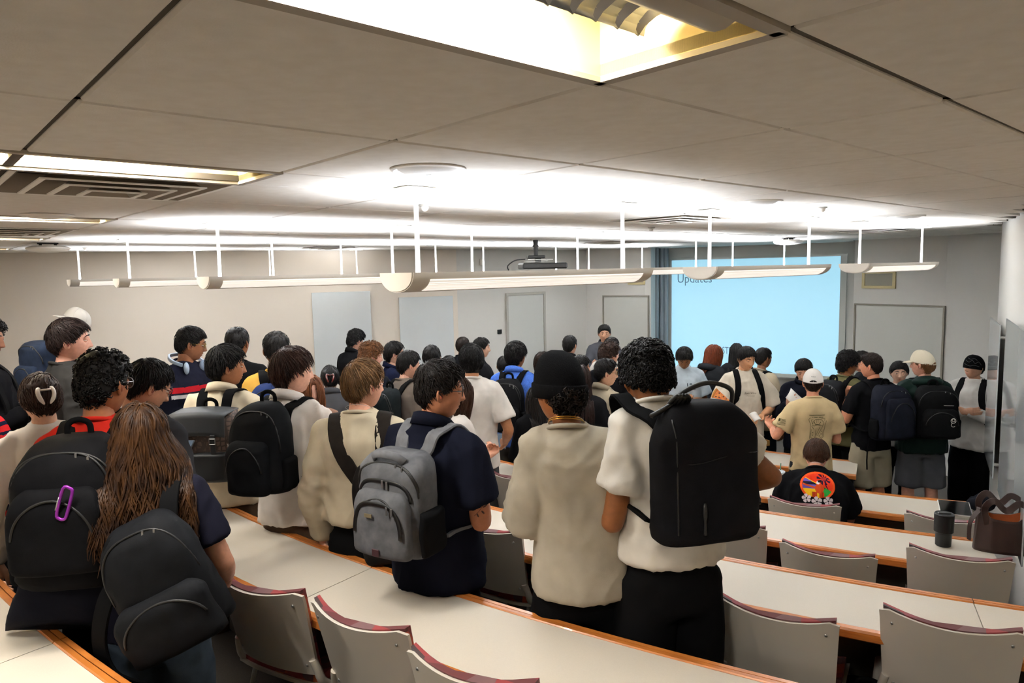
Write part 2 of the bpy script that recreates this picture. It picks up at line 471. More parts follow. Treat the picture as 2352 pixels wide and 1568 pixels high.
TL = ['recessed troffer with silver louver overhead at the top of the picture', 'long recessed troffer beside the big square vent at left',
      'recessed troffer behind the round ceiling disc at left', 'thin bright recessed troffer far at left', 'farthest thin recessed troffer by the left wall']
for i, (a, b) in enumerate(TROFFERS):
    troffer(a, b, TL[i] if i < 5 else 'recessed troffer added out of view for more light, %s in order' % ['', 'first', 'second', 'third', 'fourth', 'fifth', 'sixth', 'seventh'][i - 4])

# --- square diffusers, round discs, detectors, access points
m_diff = mat('diffuser_white', '#cfc8bb', 0.5)
m_diffin = mat('diffuser_dark', '#4a443b', 0.7)  # dark tone paints in the shade of the cavity
DL = ['big square air diffuser beside the long troffer at left', 'square air diffuser above the nearest row of pendant lights', 'square air diffuser near the right front wall',
      'square air diffuser right of the black projector', 'small far square air diffuser near the left wall', 'square air diffuser near the far left ceiling edge']
for (a, b), lab in zip(DIFF, DL):
    c = ab(a + .3055, b + .305, CEIL_Z); t = thing('air_diffuser', lab, 'vent', c, GA, 'square air diffusers')
    mb = MB(); s = 0.6
    for i, (o_, z1) in enumerate(((0.60, -0.002), (0.45, -0.010), (0.31, -0.016), (0.17, -0.022))):
        hw = o_ / 2; mb = MB()
        q = [[(-h_, -h_, z), (h_, -h_, z), (h_, h_, z), (-h_, h_, z)] for h_, z in ((hw - .012, z1 + .002), (hw - .075, z1 + .058), (hw - .079, z1 + .058), (hw - .016, z1 - .001))]
        mb.loft(q, closed=True); mb.build('diffuser_cone', mat('diffuser_cone', '#8a8072', .45, spec=.5), t)  # cone colour darkened to paint shade inside the diffuser
        mb = MB()
        for sx in (-1, 1):
            mb.box((sx * (hw - .008), 0, z1), (.016, o_, .004)); mb.box((0, sx * (hw - .008), z1), (o_ - .03, .016, .004))
        mb.build('diffuser_lip', m_white, t)
    mb = MB(); mb.box((0, 0, 0.075), (0.6, 0.6, 0.01)); mb.build('duct_back', m_diffin, t)
SL = ['round white ceiling disc above the nearest pendant light', 'round white ceiling disc above the pendant lights at right', 'round ceiling disc nearest the right wall',
      'round ceiling disc right of the projector mount', 'round brownish ceiling disc between the left troffers', 'round ceiling disc behind the nearest pendant rod']
for (a, b), lab in zip(SPK, SL):
    c = ab(a + .3055, b + .3, CEIL_Z - 0.001); t = thing('ceiling_speaker', lab, 'speaker', c, 0, 'round ceiling speakers')
    mb = MB(); mb.lathe([(0.108, 0.0), (0.108, -0.004), (0.100, -0.007), (0.086, -0.001)], 40); mb.build('rim', m_white, t, smooth='auto')
    mb = MB(); mb.lathe([(0.088, 0.0), (0.088, -0.002), (0.07, -0.012), (0.03, -0.016), (0.004, -0.0165)], 40); mb.build('grille', mat('grille_white', '#e4e2dd', 0.6, bump=.3, bscale=900), t, smooth='auto')
    mb = MB(); mb.box((0, -0.0, -0.0168), (0.016, 0.004, 0.002)); mb.build('badge', m_metal, t)
for (x, y), lab in zip([(975, 470), (1496, 522), (1888, 475), (195, 568)], ['small white domed detector behind the nearest pendant rod', 'small dark sprinkler head right of the tall pendant rod', 'flat disc detector above the right pendant lights', 'small detector above the left pendant lights']):
    c = at_z(x, y, CEIL_Z); t = thing('ceiling_detector', lab, 'detector', c, 0)
    mb = MB(); mb.lathe([(0.026, 0), (0.026, -0.006), (0.018, -0.009)], 16); mb.build('base', m_frame_g, t, smooth='auto')
    mb = MB(); mb.lathe([(0.018, -0.008), (0.016, -0.02), (0.009, -0.027), (0.001, -0.029)], 16); mb.build('dome', m_white, t, smooth='auto')
for (x, y, d), lab in zip([(1811, 549, 7.6), (110, 563, 5.6)], ['white domed access point under the ceiling left of the screen edge', 'white domed access point at the far left ceiling']):
    c = at_depth(x, y, d); c[2] = CEIL_Z - 0.035; t = thing('access_point', lab, 'access point', c, 0.6)
    mb = MB(); mb.lathe([(0.11, 0.012), (0.15, -0.002), (0.153, -0.012), (0.13, -0.03), (0.07, -0.04), (0.004, -0.043)], 32); mb.build('shell', m_white, t, smooth='auto')
    mb = MB()
    for sx in (-1, 1): mb.box((sx * .05, 0, 0.022), (0.02, 0.05, 0.03))
    mb.box((0, 0, 0.03), (0.14, 0.07, 0.008)); mb.build('bracket', m_black, t)

# --- pendant lights
m_shell = mat('pendant_shell', '#d3ccc1', 0.5, spec=.3)
m_tube = mat('pendant_tube', '#ffffff', 0.5, emit='#fff6ea', es=6.0)
def perforated():
    m = bpy.data.materials.new('pendant_perforated'); m.use_nodes = True; nt = m.node_tree; N = nt.nodes; L = nt.links
    b = N['Principled BSDF']; tc = N.new('ShaderNodeTexCoord'); mp = N.new('ShaderNodeMapping'); mp.inputs['Scale'].default_value = (190, 190, 190)
    v = N.new('ShaderNodeTexVoronoi'); v.inputs['Randomness'].default_value = 0.0; v.inputs['Scale'].default_value = 1.0
    r = N.new('ShaderNodeValToRGB'); r.color_ramp.elements[0].position = 0.28; r.color_ramp.elements[1].position = 0.46
    r.color_ramp.elements[0].color = (1, 0.95, 0.88, 1); r.color_ramp.elements[1].color = (0.34, 0.31, 0.27, 1)
    L.new(tc.outputs['Object'], mp.inputs[0]); L.new(mp.outputs[0], v.inputs['Vector']); L.new(v.outputs['Distance'], r.inputs[0])
    L.new(r.outputs[0], b.inputs['Emission Color']); b.inputs['Emission Strength'].default_value = PENDANT_DOWN
    b.inputs['Base Color'].default_value = (0.75, 0.72, 0.68, 1); b.inputs['Roughness'].default_value = 0.5
    return m
m_perf = perforated()
PW, PD = 0.105, 0.068
def cross(t, off=0.0):  # half ellipse, t 0..pi
    return (-(PW + off) * math.cos(t), -(PD + off) * math.sin(t) ** 0.85)
def pendant(b, a0, a1, label, pw=1.0):
    L = a1 - a0; c = ab((a0 + a1) / 2, b, CAM_Z); x = L / 2
    t = thing('pendant_light', label, 'pendant light', c, GA, 'linear pendant lights')
    th = np.linspace(0, math.pi, 21); mb = MB()
    # extruded curved housing with a skewed (raked) end as in the picture
    def prof(xx, off):
        return [(xx, cross(u, off)[0], cross(u, off)[1]) for u in th]
    ring = lambda xx: np.array(prof(xx, 0.0) + [(xx, y, z) for (_, y, z) in prof(xx, -0.006)[::-1]])
    mb.loft([ring(-x), ring(x)]); mb.build('housing', m_shell, t, smooth='auto')
    for s in (-1, 1):
        mb = MB(); q = np.array(prof(s * (x - 0.004), -0.004)); q2 = q + np.array([s * 0.008, 0, 0]); mb.loft([q, q2] if s > 0 else [q2, q])
        mb.build('end_cap', m_shell, t)
    for s in (0, 1):
        mb = MB(); tt = np.linspace(0.16, 0.92, 10) if s == 0 else np.linspace(math.pi - 0.92, math.pi - 0.16, 10)
        tt = np.linspace(0.28, 1.12, 10) if s == 0 else np.linspace(math.pi - 1.12, math.pi - 0.28, 10)
        mb.sheet([[(xx, *cross(u, 0.0012)) for u in tt] for xx in np.linspace(-x + 0.07, x - 0.07, 6)])
        mb.build('perforated_panel', m_perf, t, smooth=True)
    for s in (-1, 1):
        mb = MB(); mb.tube([(s * (x - .09), 0, -0.045), (s * (x - .09), 0, CEIL_Z - CAM_Z - 0.01)], 0.0085, 10); mb.build('rod', m_white, t, smooth='auto')
        mb = MB(); mb.box((s * (x - .09), 0, CEIL_Z - CAM_Z - 0.008), (0.13, 0.10, 0.012), ch=0.002); mb.build('canopy', m_white, t)
    mb = MB(); mb.tube([(-x + .06, 0, -0.03), (x - .06, 0, -0.03)], 0.013, 8); mb.build('lamp_tube', m_tube, t, smooth='auto')
    R = Matrix.Rotation(GA, 3, 'Z') @ Matrix.Rotation(math.pi, 3, 'X')
    area_light('pendant_light_up', (c[0], c[1], CAM_Z - 0.022), R, L - 0.1, 0.11, PENDANT_W * pw, (0.885, 0.965, 1.09), 146)
PEND = [(2.05, 1.30, 2.60, 'nearest pendant light, over the crowd in the middle', 0.9),
        (2.05, 3.13, 4.43, 'pendant light in front of the screen, second in the nearest row', 0.8),
        (2.05, 5.02, 6.42, 'rightmost pendant light, over the right front wall', 0.65),
        (3.98, 1.29, 2.59, 'pendant light left of the nearest one, over the blank left wall', 1.2),
        (3.98, 3.08, 4.38, 'second pendant of the second row, behind the nearest one'),
        (3.98, 4.80, 6.10, 'third pendant of the second row, behind the nearest one', 1.2),
        (3.98, 6.60, 7.9, 'last pendant of the second row, before the screen', 1.5),
        (5.88, 1.28, 2.58, 'second pendant from the left end', 1.25),
        (5.88, 3.05, 4.3, 'second pendant of the third row', 1.25),
        (5.88, 4.75, 6.05, 'third pendant of the third row, behind the projector', 1.3),
        (5.88, 6.45, 7.7, 'last pendant of the third row, left of the screen', 1.4),
        (7.72, 1.28, 2.52, 'leftmost pendant light near the left wall', 0.9),
        (7.5, 3.05, 4.3, 'farthest pendant light by the left wall', 0.3)]
for p in PEND: pendant(*p)

# --- projector on a ceiling mount
c = at_depth(1230, 549, 6.6); t = thing('projector', 'black ceiling projector on a pole above the crowd', 'projector', (c[0], c[1], CEIL_Z), 0.15)
zt = -(CEIL_Z - CAM_Z)
mb = MB(); mb.box((0, 0, -0.006), (0.09, 0.09, 0.012)); mb.build('ceiling_plate', m_frame_g, t)
mb = MB(); mb.lathe([(0.024, -0.01), (0.024, -0.06), (0.03, -0.062), (0.03, -0.075), (0.021, -0.077), (0.021, -0.16)], 14); mb.build('pole', m_black, t, smooth='auto')
mb = MB(); mb.box((0, 0, -0.17), (0.16, 0.10, 0.03), ch=.006); mb.box((0.02, 0, -0.2), (0.05, 0.05, 0.04)); mb.build('mount', m_black, t)
mb = MB(); mb.box((0.03, 0, -0.195), (0.24, 0.14, 0.008)); mb.box((0.0, 0, -0.21), (0.20, 0.12, 0.006)); mb.build('mount_plate', m_metal, t)
mb = MB(); mb.box((0.06, 0, -0.255), (0.42, 0.30, 0.055), ch=.01); mb.build('body', m_black, t)
mb = MB(); mb.tube(spline([(-.10, 0, -.19), (-.2, 0, -.2), (-.27, 0, -.25), (-.26, 0, -.29)], 12), 0.006, 6); mb.build('cable', m_black, t, smooth=True)

# --- wall furniture
def panel_on(name, label, cat, A, B, x0, y0, x1, y1, th, m, ztop=None, zbot=None, parent=None, frame=None, off=0.0):
    A = np.array(A, float); B = np.array(B, float); d = unit(B - A); n = np.array([-d[1], d[0]])
    if not inside((A + B) / 2 + n * 0.05): n = -n
    p = at_wall(x0, y0, A, B); q = at_wall(x1, y1, A, B)
    zt = p[2] if ztop is None else ztop; zb = q[2] if zbot is None else zbot
    Lw = np.linalg.norm(q[:2] - p[:2]); mid = (p[:2] + q[:2]) / 2 + n * off
    ang = math.atan2(-n[0], n[1])   # local +Y into the room
    t = thing(name, label, cat, (mid[0], mid[1], zb), ang) if parent is None else parent
    mb = MB(); mb.box((0, th / 2, (zt - zb) / 2), (Lw, th, zt - zb), ch=min(.003, th / 3)); o = mb.build('panel', m, t)
    if frame:
        fw, fd, fm = frame
        for sx in (-1, 1):
            mb = MB(); mb.box((sx * (Lw / 2 + fw / 2), fd / 2, (zt - zb) / 2), (fw, fd, zt - zb + 2 * fw)); mb.build('frame_side', fm, t)
        for z in (-fw / 2, zt - zb + fw / 2):
            mb = MB(); mb.box((0, fd / 2, z), (Lw, fd, fw)); mb.build('frame_rail', fm, t)
    return t, Lw, zt - zb
panel_on('glass_board', 'pale glass board on the left wall, nearer the crowd on the left', 'board', K0, K1, 715, 672, 857, 856, 0.02, m_whiteboard, off=0.01)
panel_on('glass_board', 'pale glass board on the left wall, next to the grey corner', 'board', K0, K1, 915, 683, 1044, 868, 0.02, m_whiteboard, off=0.01)
t, lw, hh = panel_on('door_1', 'flush grey door in the far wall', 'door', K1, K2, 1164, 679, 1246, 700, 0.02, m_door, zbot=0.0, frame=(0.035, 0.035, m_frame_g))
t['kind'] = 'structure'
mb = MB(); mb.tube([(lw / 2 - .07, .02, 1.0), (lw / 2 - .07, .06, 1.0), (lw / 2 - .18, .06, 1.0)], 0.01, 8); mb.build('door_handle', m_metal, t, smooth=True)
panel_on('wall_plaque', 'small black square plaque on the wall beside the door', 'plaque', K1, K2, 1142, 757, 1152, 766, 0.012, m_black)
panel_on('wall_sensor', 'small white sensor high on the grey wall', 'sensor', K1, K2, 1102, 595, 1108, 609, 0.03, m_white)
fr = (0.02, 0.03, mat('frame_olive', '#7d776a', 0.5))
panel_on('whiteboard', 'framed grey whiteboard on the wall left of the screen', 'whiteboard', K2, K3, 1388, 681, 1489, 860, 0.02, m_board_g, frame=fr)
panel_on('whiteboard', 'framed grey whiteboard on the wall right of the screen', 'whiteboard', R0, R1, 1968, 700, 2160, 905, 0.02, m_board_g, frame=fr)
fb = (0.035, 0.02, m_vent)
for x0, y0, x1, y1, A, B, lab in ((1448, 624, 1478, 648, K2, K3, 'beige framed grille left of the screen'), (1988, 628, 2051, 656, R0, R1, 'beige framed grille above the right whiteboard')):
    panel_on('wall_grille', lab, 'grille', A, B, x0, y0, x1, y1, 0.012, m_ventg, frame=fb)
# glass boards on the near right wall, carried on stand-offs
for x0, x1, zt, zb, lab in ((2290, 2316, 2.02, 0.86, 'glass board on the right wall beside the man in the black beanie'), (2332, 2352, 2.10, 0.90, 'glass board on the right wall cut by the picture edge')):
    p = at_wall(x0, 800, BX, BY); q = at_wall(x1, 800, BX, BY)
    if x1 == 2352: q = np.array([BY[0] + 0.06, BY[1] + 0.1, 0])
    A = np.array(BX); B = np.array(BY); d = unit(B - A); n = np.array([-d[1], d[0]])
    if not inside((A + B) / 2 + n * .05): n = -n
    mid = (p[:2] + q[:2]) / 2; Lw = np.linalg.norm(p[:2] - q[:2]); ang = math.atan2(-n[0], n[1])
    t = thing('glass_board', lab, 'board', (mid[0], mid[1], zb), ang)
    mb = MB(); mb.box((0, 0.055, (zt - zb) / 2), (Lw, 0.008, zt - zb), ch=.002); mb.build('pane', mat('board_glass_grey', '#b9bfc0', 0.05, spec=0.7), t)
    for sx in (-1, 1):
        for z in (0.1, zt - zb - 0.1):
            mb = MB(); mb.tube([(sx * (Lw / 2 - .05), 0, z), (sx * (Lw / 2 - .05), 0.05, z)], 0.012, 10); mb.build('standoff', m_metal, t)
# --- screen: projected picture on the wall board, tray below, tracks beside
A, B = np.array(S0), np.array(S1); d = unit(B - A); n = np.array([-d[1], d[0]])
if not inside((A + B) / 2 + n * .05): n = -n
p0 = at_wall(1545, 598, A, B); p1 = at_wall(1932, 588, A, B); zb0 = at_wall(1543, 822, A, B)[2]; zb1 = at_wall(1921, 864, A, B)[2]
zt = (p0[2] + p1[2]) / 2; zb = zb1
mid = (p0[:2] + p1[:2]) / 2; Ls = np.linalg.norm(p1[:2] - p0[:2]); ang = math.atan2(-n[0], n[1])
scr = thing('projection_screen', 'bright blue projected slide on the front wall screen', 'screen', (mid[0], mid[1], zb), ang)
Hs = zt - zb
mb = MB(); mb.box((0, 0.02, Hs / 2 - 0.02), (Ls + 0.16, 0.03, Hs + 0.1)); mb.build('board', m_board_g, scr)
m_scr = mat('slide_blue', '#c8e6f2', 0.6, emit='#9fe0fb', es=SCREEN_E)  # slide glows by itself in place of the projector's beam
mb = MB(); mb.box((0, 0.037, Hs / 2), (Ls, 0.003, Hs)); mb.build('slide', m_scr, scr)
mb = MB(); mb.box((0, 0.07, -0.06), (Ls + 0.16, 0.07, 0.012)); mb.box((0, 0.10, -0.052), (Ls + .16, 0.008, 0.02)); mb.build('marker_tray', m_metal, scr)
m_txt = mat('slide_text', '#5f7f8a', 0.6, emit='#4f7480', es=SCREEN_E * 0.75)
# slide text: local x runs right-to-left seen from the room, so mirror the axes
def on_slide(px, py):
    q = at_wall(px, py, A, B); e = q[:2] - mid; xx = e @ np.array([math.cos(ang), math.sin(ang)]); return (xx, 0.0395, q[2] - zb)
for s, px, py, size, xs in (('Updates', 1557, 649, 0.19, 0.86), ('STE', 1660, 811, 0.15, 0.62), ('ENT', 1741, 817, 0.15, 0.62)):
    o = on_slide(px, py); text_obj('slide_text', s, size, frame4(o, (-1, 0, 0), (0, 0, 1)), m_txt, scr, extrude=0.0008, xscale=xs)
# vertical tracks beside the screen
for i, (x, d_) in enumerate(((1508, 10.75), (1520, 10.8), (1530, 10.8))):
    c = P2(x, d_); mb = MB(); mb.tube([(0, 0, 0), (0, 0, CEIL_Z)], 0.035, 12)
    o = mb.build('trim_%d' % (i + 1), mat('track_blue', '#8b949a', 0.5), None, smooth='auto', loc=(c[0], c[1], 0)); structure(o)
# ------------------------------------------------------------------ curved desks
m_lam = mat('laminate_cream', '#cdc5b7', 0.45, spec=0.3, col2='#c9c1b3', nscale=300, bump=0.05, bscale=400, detail=2)
m_wood = mat('oak_edge', '#cc7d38', 0.32, col2='#a9622a', nscale=9, stretch=(1, 1, 14), bump=0.1, bscale=60, coat=0.2)
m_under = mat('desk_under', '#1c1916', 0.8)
m_seam = mat('seam_dark', '#4d4438', 0.7)
DESKS = {  # k: (left angle, right angle, seam angles)
    1: (-146, -122, (-138.75, -128.0)), 2: (-145, -105.2, (-138.0, -127.05, -116.2)), 3: (-144, -106.5, (-136, -125.0, -115.2)),
    4: (-143, -113.7, (-134, -123.5)), 5: (-140, -112.6, (-131, -121.5)), 6: (-141, -118.1, (-133, -124.5))}
DLAB = {1: 'nearest curved desk, its corner at the bottom left', 2: 'long curved desk in the foreground with a seam across it',
        3: 'curved desk behind the man with the black backpack, third row', 4: 'curved desk with the black tumbler and leather bag on it',
        5: 'curved desk where the man in the printed black shirt sits', 6: 'front desk before the row of people near the screen'}
def arc_ring(prof, ph):
    d = np.array([math.cos(ph), math.sin(ph)])
    return [(ARC_C[0] + d[0] * r, ARC_C[1] + d[1] * r, z) for r, z in prof]
def arc_loft(prof, a0, a1, step=0.8):
    k = max(2, int(abs(a1 - a0) / step) + 1); mb = MB()
    mb.loft([arc_ring(prof, math.radians(a)) for a in np.linspace(a0, a1, k)]); return mb
for k, (a0, a1, seams) in DESKS.items():
    R = RK(k); z = DESK_Z[k]; base = arc_pt(R + .22, math.radians((a0 + a1) / 2))
    t = thing('curved_desk', DLAB[k], 'desk', (0, 0, 0), 0, 'curved lecture desks')
    cuts = [a0] + list(seams) + [a1]
    for s0, s1 in zip(cuts[:-1], cuts[1:]):
        g = 0.0095
        p = [(R + .045, z), (R + .045, z - .022), (R + .44, z - .022), (R + .44, z)]
        arc_loft(p, s0 + g, s1 - g).build('worktop', m_lam, t)
        # far rail: two strips with a groove between
        arc_loft([(R + .024, z + .004), (R + .024, z - .03), (R + .0445, z - .03), (R + .0445, z + .001), (R + .041, z + .005)], s0 + g, s1 - g).build('edge_strip', m_wood, t)
        arc_loft([(R, z), (R, z - .045), (R + .0205, z - .045), (R + .0205, z + .004), (R + .004, z + .004)], s0 + g, s1 - g).build('far_rail', m_wood, t)
        arc_loft([(R + .4405, z), (R + .4405, z - .042), (R + .466, z - .042), (R + .472, z - .036), (R + .472, z - .008), (R + .466, z)], s0 + g, s1 - g).build('near_edge', m_wood, t)
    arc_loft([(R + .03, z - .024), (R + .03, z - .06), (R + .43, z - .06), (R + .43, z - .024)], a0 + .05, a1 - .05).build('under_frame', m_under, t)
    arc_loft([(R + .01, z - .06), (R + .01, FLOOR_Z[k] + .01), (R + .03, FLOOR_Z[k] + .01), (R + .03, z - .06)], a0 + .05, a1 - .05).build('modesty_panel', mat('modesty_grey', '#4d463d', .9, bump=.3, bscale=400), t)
    for a in cuts:
        aa = min(max(a, a0 + .3), a1 - .3)
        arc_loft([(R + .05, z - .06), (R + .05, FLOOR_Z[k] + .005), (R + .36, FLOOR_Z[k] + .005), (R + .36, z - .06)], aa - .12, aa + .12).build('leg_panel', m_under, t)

# ------------------------------------------------------------------ chairs
m_chair = mat('chair_plastic', '#c2baad', 0.42, bump=0.03, bscale=300)
m_cleg = mat('chair_leg', '#a8a39a', 0.4, metal=0.3)
def chair_fabric():
    m = bpy.data.materials.new('chair_fabric'); m.use_nodes = True; nt = m.node_tree; N = nt.nodes; L = nt.links; b = N['Principled BSDF']
    tc = N.new('ShaderNodeTexCoord'); v = N.new('ShaderNodeTexVoronoi'); v.inputs['Scale'].default_value = 13
    mp = N.new('ShaderNodeMapping'); mp.inputs['Scale'].default_value = (1.0, 1.5, 1.6); L.new(tc.outputs['Object'], mp.inputs[0])
    L.new(mp.outputs[0], v.inputs['Vector'])
    sx = N.new('ShaderNodeSeparateColor'); L.new(v.outputs['Color'], sx.inputs[0])
    r = N.new('ShaderNodeValToRGB'); r.color_ramp.interpolation = 'CONSTANT'
    cols = ['#5c1f22', '#a8442a', '#3a2224', '#7a2c33', '#c2602f', '#6d4a4c', '#8c2a2c']
    e = r.color_ramp.elements
    for i, c in enumerate(cols):
        el = e[i] if i < 2 else e.new(i / len(cols)); el.position = i / len(cols); el.color = (*lin(c), 1)
    L.new(sx.outputs[0], r.inputs[0]); L.new(r.outputs[0], b.inputs['Base Color']); b.inputs['Roughness'].default_value = 0.9
    b.inputs['Sheen Weight'].default_value = 0.2
    return m
m_cfab = chair_fabric()
def chair_surf(u, v, off):
    """backrest surface: u -1..1 across, v 0..1 up, off forward"""
    w = 0.205 + 0.022 * v
    x = u * w; bow = 0.055 * (1 - u * u)
    y = -0.195 - 0.085 * v - bow * (0.55 + .45 * v) + off
    z = 0.50 + 0.345 * v + (0.026 * u * u * v)
    r = 0.02   # rounded top corners
    if v > 0.93: z -= max(0, abs(u) - 0.93) * 0.25
    return (x, y, z)
def slab(f, nu, nv, t0, t1, mb=None):
    us = np.linspace(-1, 1, nu); vs = np.linspace(0, 1, nv); mb = mb or MB()
    A_ = [[f(u, v, t0) for u in us] for v in vs]; B_ = [[f(u, v, t1) for u in us] for v in vs]
    rings = [np.array(A_[i] + B_[i][::-1]) for i in range(nv)]
    return mb.loft(rings)
def make_chair(label, group):
    t = thing('lecture_chair', label, 'chair', (0, 0, 0), 0, group)
    slab(chair_surf, 15, 9, -0.012, 0.0).build('back_shell', m_chair, t, smooth='auto')
    f2 = lambda u, v, o: chair_surf(u * .94, 0.06 + v * .955, o)
    slab(f2, 13, 8, 0.001, 0.028).build('back_pad', m_cfab, t, smooth='auto')
    # seat
    def seat(u, v, o):
        x = u * (0.225 - 0.02 * v); y = -0.20 + 0.43 * v; z = 0.445 + o + 0.02 * (abs(u) ** 3) - 0.02 * v * v
        return (x, y, z)
    slab(seat, 13, 9, -0.015, 0.0).build('seat_shell', m_chair, t, smooth='auto')
    slab(lambda u, v, o: seat(u * .94, .02 + v * .95, o), 11, 8, 0.001, 0.035).build('seat_pad', m_cfab, t, smooth='auto')
    for s in (-1, 1):
        mb = MB(); p = spline([(s * .196, -.222, .57), (s * .206, -.212, .53), (s * .214, -.19, .47), (s * .22, -.12, .425), (s * .222, 0.02, .415), (s * .215, .16, .42)], 18)
        mb.tube(p, np.linspace(.016, .018, len(p)), 10, flat=1.0); mb.build('side_arm', m_chair, t, smooth='auto')
        mb = MB(); mb.tube([(s * .18, .17, .42), (s * .225, .23, .0)], 0.011, 8); mb.build('leg', m_cleg, t, smooth='auto')
        mb = MB(); mb.tube([(s * .18, -.16, .42), (s * .225, -.26, .0)], 0.011, 8); mb.build('leg', m_cleg, t, smooth='auto')
        for v in (0.12, 0.86):
            x, y, z = chair_surf(s * .82, v, -0.0125); mb = MB(); mb.ball((x, y, z), (.006, .0035, .006), 8, 5); mb.build('screw', m_metal, t, smooth=True)
    mb = MB(); mb.tube([(-.2, -.2, .2), (.2, -.2, .2)], 0.008, 6); mb.build('stretcher', m_cleg, t, smooth='auto')
    return t
CH = [  # px of the middle of the backrest top edge, row, turn, label
    (572, 1364, 2, 10, 'grey chair at the foreground desk beside the woman with the slouching backpack'),
    (800, 1442, 2, 2, 'grey chair at the foreground desk with its patterned pad showing, bottom centre'),
    (1062, 1568, 2, 4, 'grey chair of which only a top corner shows at the bottom edge'),
    (1100, 1224, 3, 4, 'grey chair between the navy polo man and the man in the black beanie'),
    (1400, 1290, 3, 2, 'grey chair glimpsed between the beanie man and the man with the black backpack'),
    (1770, 1424, 3, -4, 'grey chair right of the man with the black backpack, third row'),
    (2185, 1452, 3, -2, 'big grey chair in the bottom right corner'),
    (1162, 1100, 4, 2, 'grey chair behind the navy polo man, fourth row'),
    (1425, 1150, 4, 0, 'grey chair mostly hidden by the man with the black backpack'),
    (1660, 1215, 4, 0, 'grey chair peeking out under the black backpack'),
    (1897, 1280, 4, -2, 'grey chair at the tumbler desk, left of its neighbour'),
    (2205, 1290, 4, -3, 'grey chair in front of the black tumbler and leather bag'),
    (1845, 1165, 5, 3, 'grey chair of the man in the printed black shirt'),
    (2175, 1202, 5, -2, 'grey chair behind the black tumbler, fifth row'),
    (455, 1080, 3, 10, 'far grey chair whose tube legs show by the brown backpack')]
proto = None
for x, y, k, tw, lab in CH:
    p = at_z(x, y, FLOOR_Z[k] + 0.835)
    if k == 3 and x == 455: p = at_depth(x, 1100, 4.3)
    d = ARC_C - p[:2]; rz = math.atan2(-d[0], d[1]) + math.radians(tw)
    off = rotz(rz) @ np.array([0, -0.33, 0])      # backrest top sits behind the chair's centre
    q = p[:2] - off[:2]
    r = np.linalg.norm(q - ARC_C)
    if proto is None: proto = make_chair(lab, 'grey lecture chairs'); o = proto
    else: o = copy_tree(proto); o['label'] = lab
    o.location = (q[0], q[1], FLOOR_Z[k]); o.rotation_euler = (0, 0, rz)
    print('CHAIR', lab[:40], 'r-R', round(r - RK(k), 2), 'pos', np.round(q, 2))
# ------------------------------------------------------------------ people: library
JOBS = []
def job(mb, voxel, smooth=4, fac=0.5):
    V, F = mb.arrays(); JOBS.append([V, F, voxel, smooth, fac, None, None]); return len(JOBS) - 1
def run_jobs():
    tmp = []
    for j in JOBS:
        me = bpy.data.meshes.new('tmp'); me.from_pydata(j[0].tolist(), [], j[1]); me.update()
        o = bpy.data.objects.new('tmp', me); COL.objects.link(o)
        r = o.modifiers.new('r', 'REMESH'); r.mode = 'VOXEL'; r.voxel_size = j[2]; r.adaptivity = 0.0
        s = o.modifiers.new('s', 'SMOOTH'); s.factor = j[4]; s.iterations = j[3]
        tmp.append(o)
    dg = bpy.context.evaluated_depsgraph_get(); dg.update()
    for j, o in zip(JOBS, tmp):
        me = o.evaluated_get(dg).data
        n = len(me.vertices); V = np.empty(n * 3); me.vertices.foreach_get('co', V)
        m = len(me.polygons); lt = np.empty(m, dtype=np.int32); me.polygons.foreach_get('loop_total', lt)
        vi = np.empty(len(me.loops), dtype=np.int32); me.loops.foreach_get('vertex_index', vi)
        assert (lt == 4).all(), 'non quad remesh'
        j[5] = V.reshape(-1, 3); j[6] = vi.reshape(-1, 4)
    for o in tmp:
        me = o.data; bpy.data.objects.remove(o); bpy.data.meshes.remove(me)
def quad_mesh(name, V, Q, mats, MI=None, smooth=True):
    """fast mesh from numpy quads"""
    me = bpy.data.meshes.new(name); n, m = len(V), len(Q)
    me.vertices.add(n); me.vertices.foreach_set('co', np.asarray(V, np.float32).ravel())
    me.loops.add(m * 4); me.loops.foreach_set('vertex_index', np.asarray(Q, np.int32).ravel())
    me.polygons.add(m); me.polygons.foreach_set('loop_start', np.arange(0, m * 4, 4, dtype=np.int32))
    for x in (mats if isinstance(mats, (list, tuple)) else [mats]): me.materials.append(x)
    if MI is not None: me.polygons.foreach_set('material_index', np.asarray(MI, np.int32))
    if smooth: me.polygons.foreach_set('use_smooth', np.ones(m, dtype=bool))
    me.update(calc_edges=True); me.validate()
    return me
def vnormals(V, Q):
    a = V[Q[:, 2]] - V[Q[:, 0]]; b = V[Q[:, 3]] - V[Q[:, 1]]; f = np.cross(a, b); N = np.zeros_like(V)
    for i in range(4): np.add.at(N, Q[:, i], f)
    return N / (np.linalg.norm(N, axis=1, keepdims=True) + 1e-12)
def wrinkle(V, Q, amp, seed, sc=(9, 9, 5)):
    N = vnormals(V, Q); P = V * np.array(sc) + seed * 7.31
    w1 = vnoise(P * 0.6 + 3) * 2; P2_ = P + w1[:, None] * np.array([1.2, 0.7, 1.5])
    r = 1 - np.abs(2 * vnoise(P2_) - 1); r2 = 1 - np.abs(2 * vnoise(P2_ * 2.3 + 11) - 1)
    big = 1 - np.abs(2 * vnoise(P * np.array([.42, .42, .3]) + np.array([V[:, 2] * 1.5, V[:, 2] * 0, V[:, 0] * 1.5]).T + 5) - 1)
    d = amp * (r ** 2.2 - 0.35) * .8 + amp * 0.35 * (r2 ** 2 - 0.35) + amp * .8 * (big ** 3 - .25)
    return V + N * d[:, None]

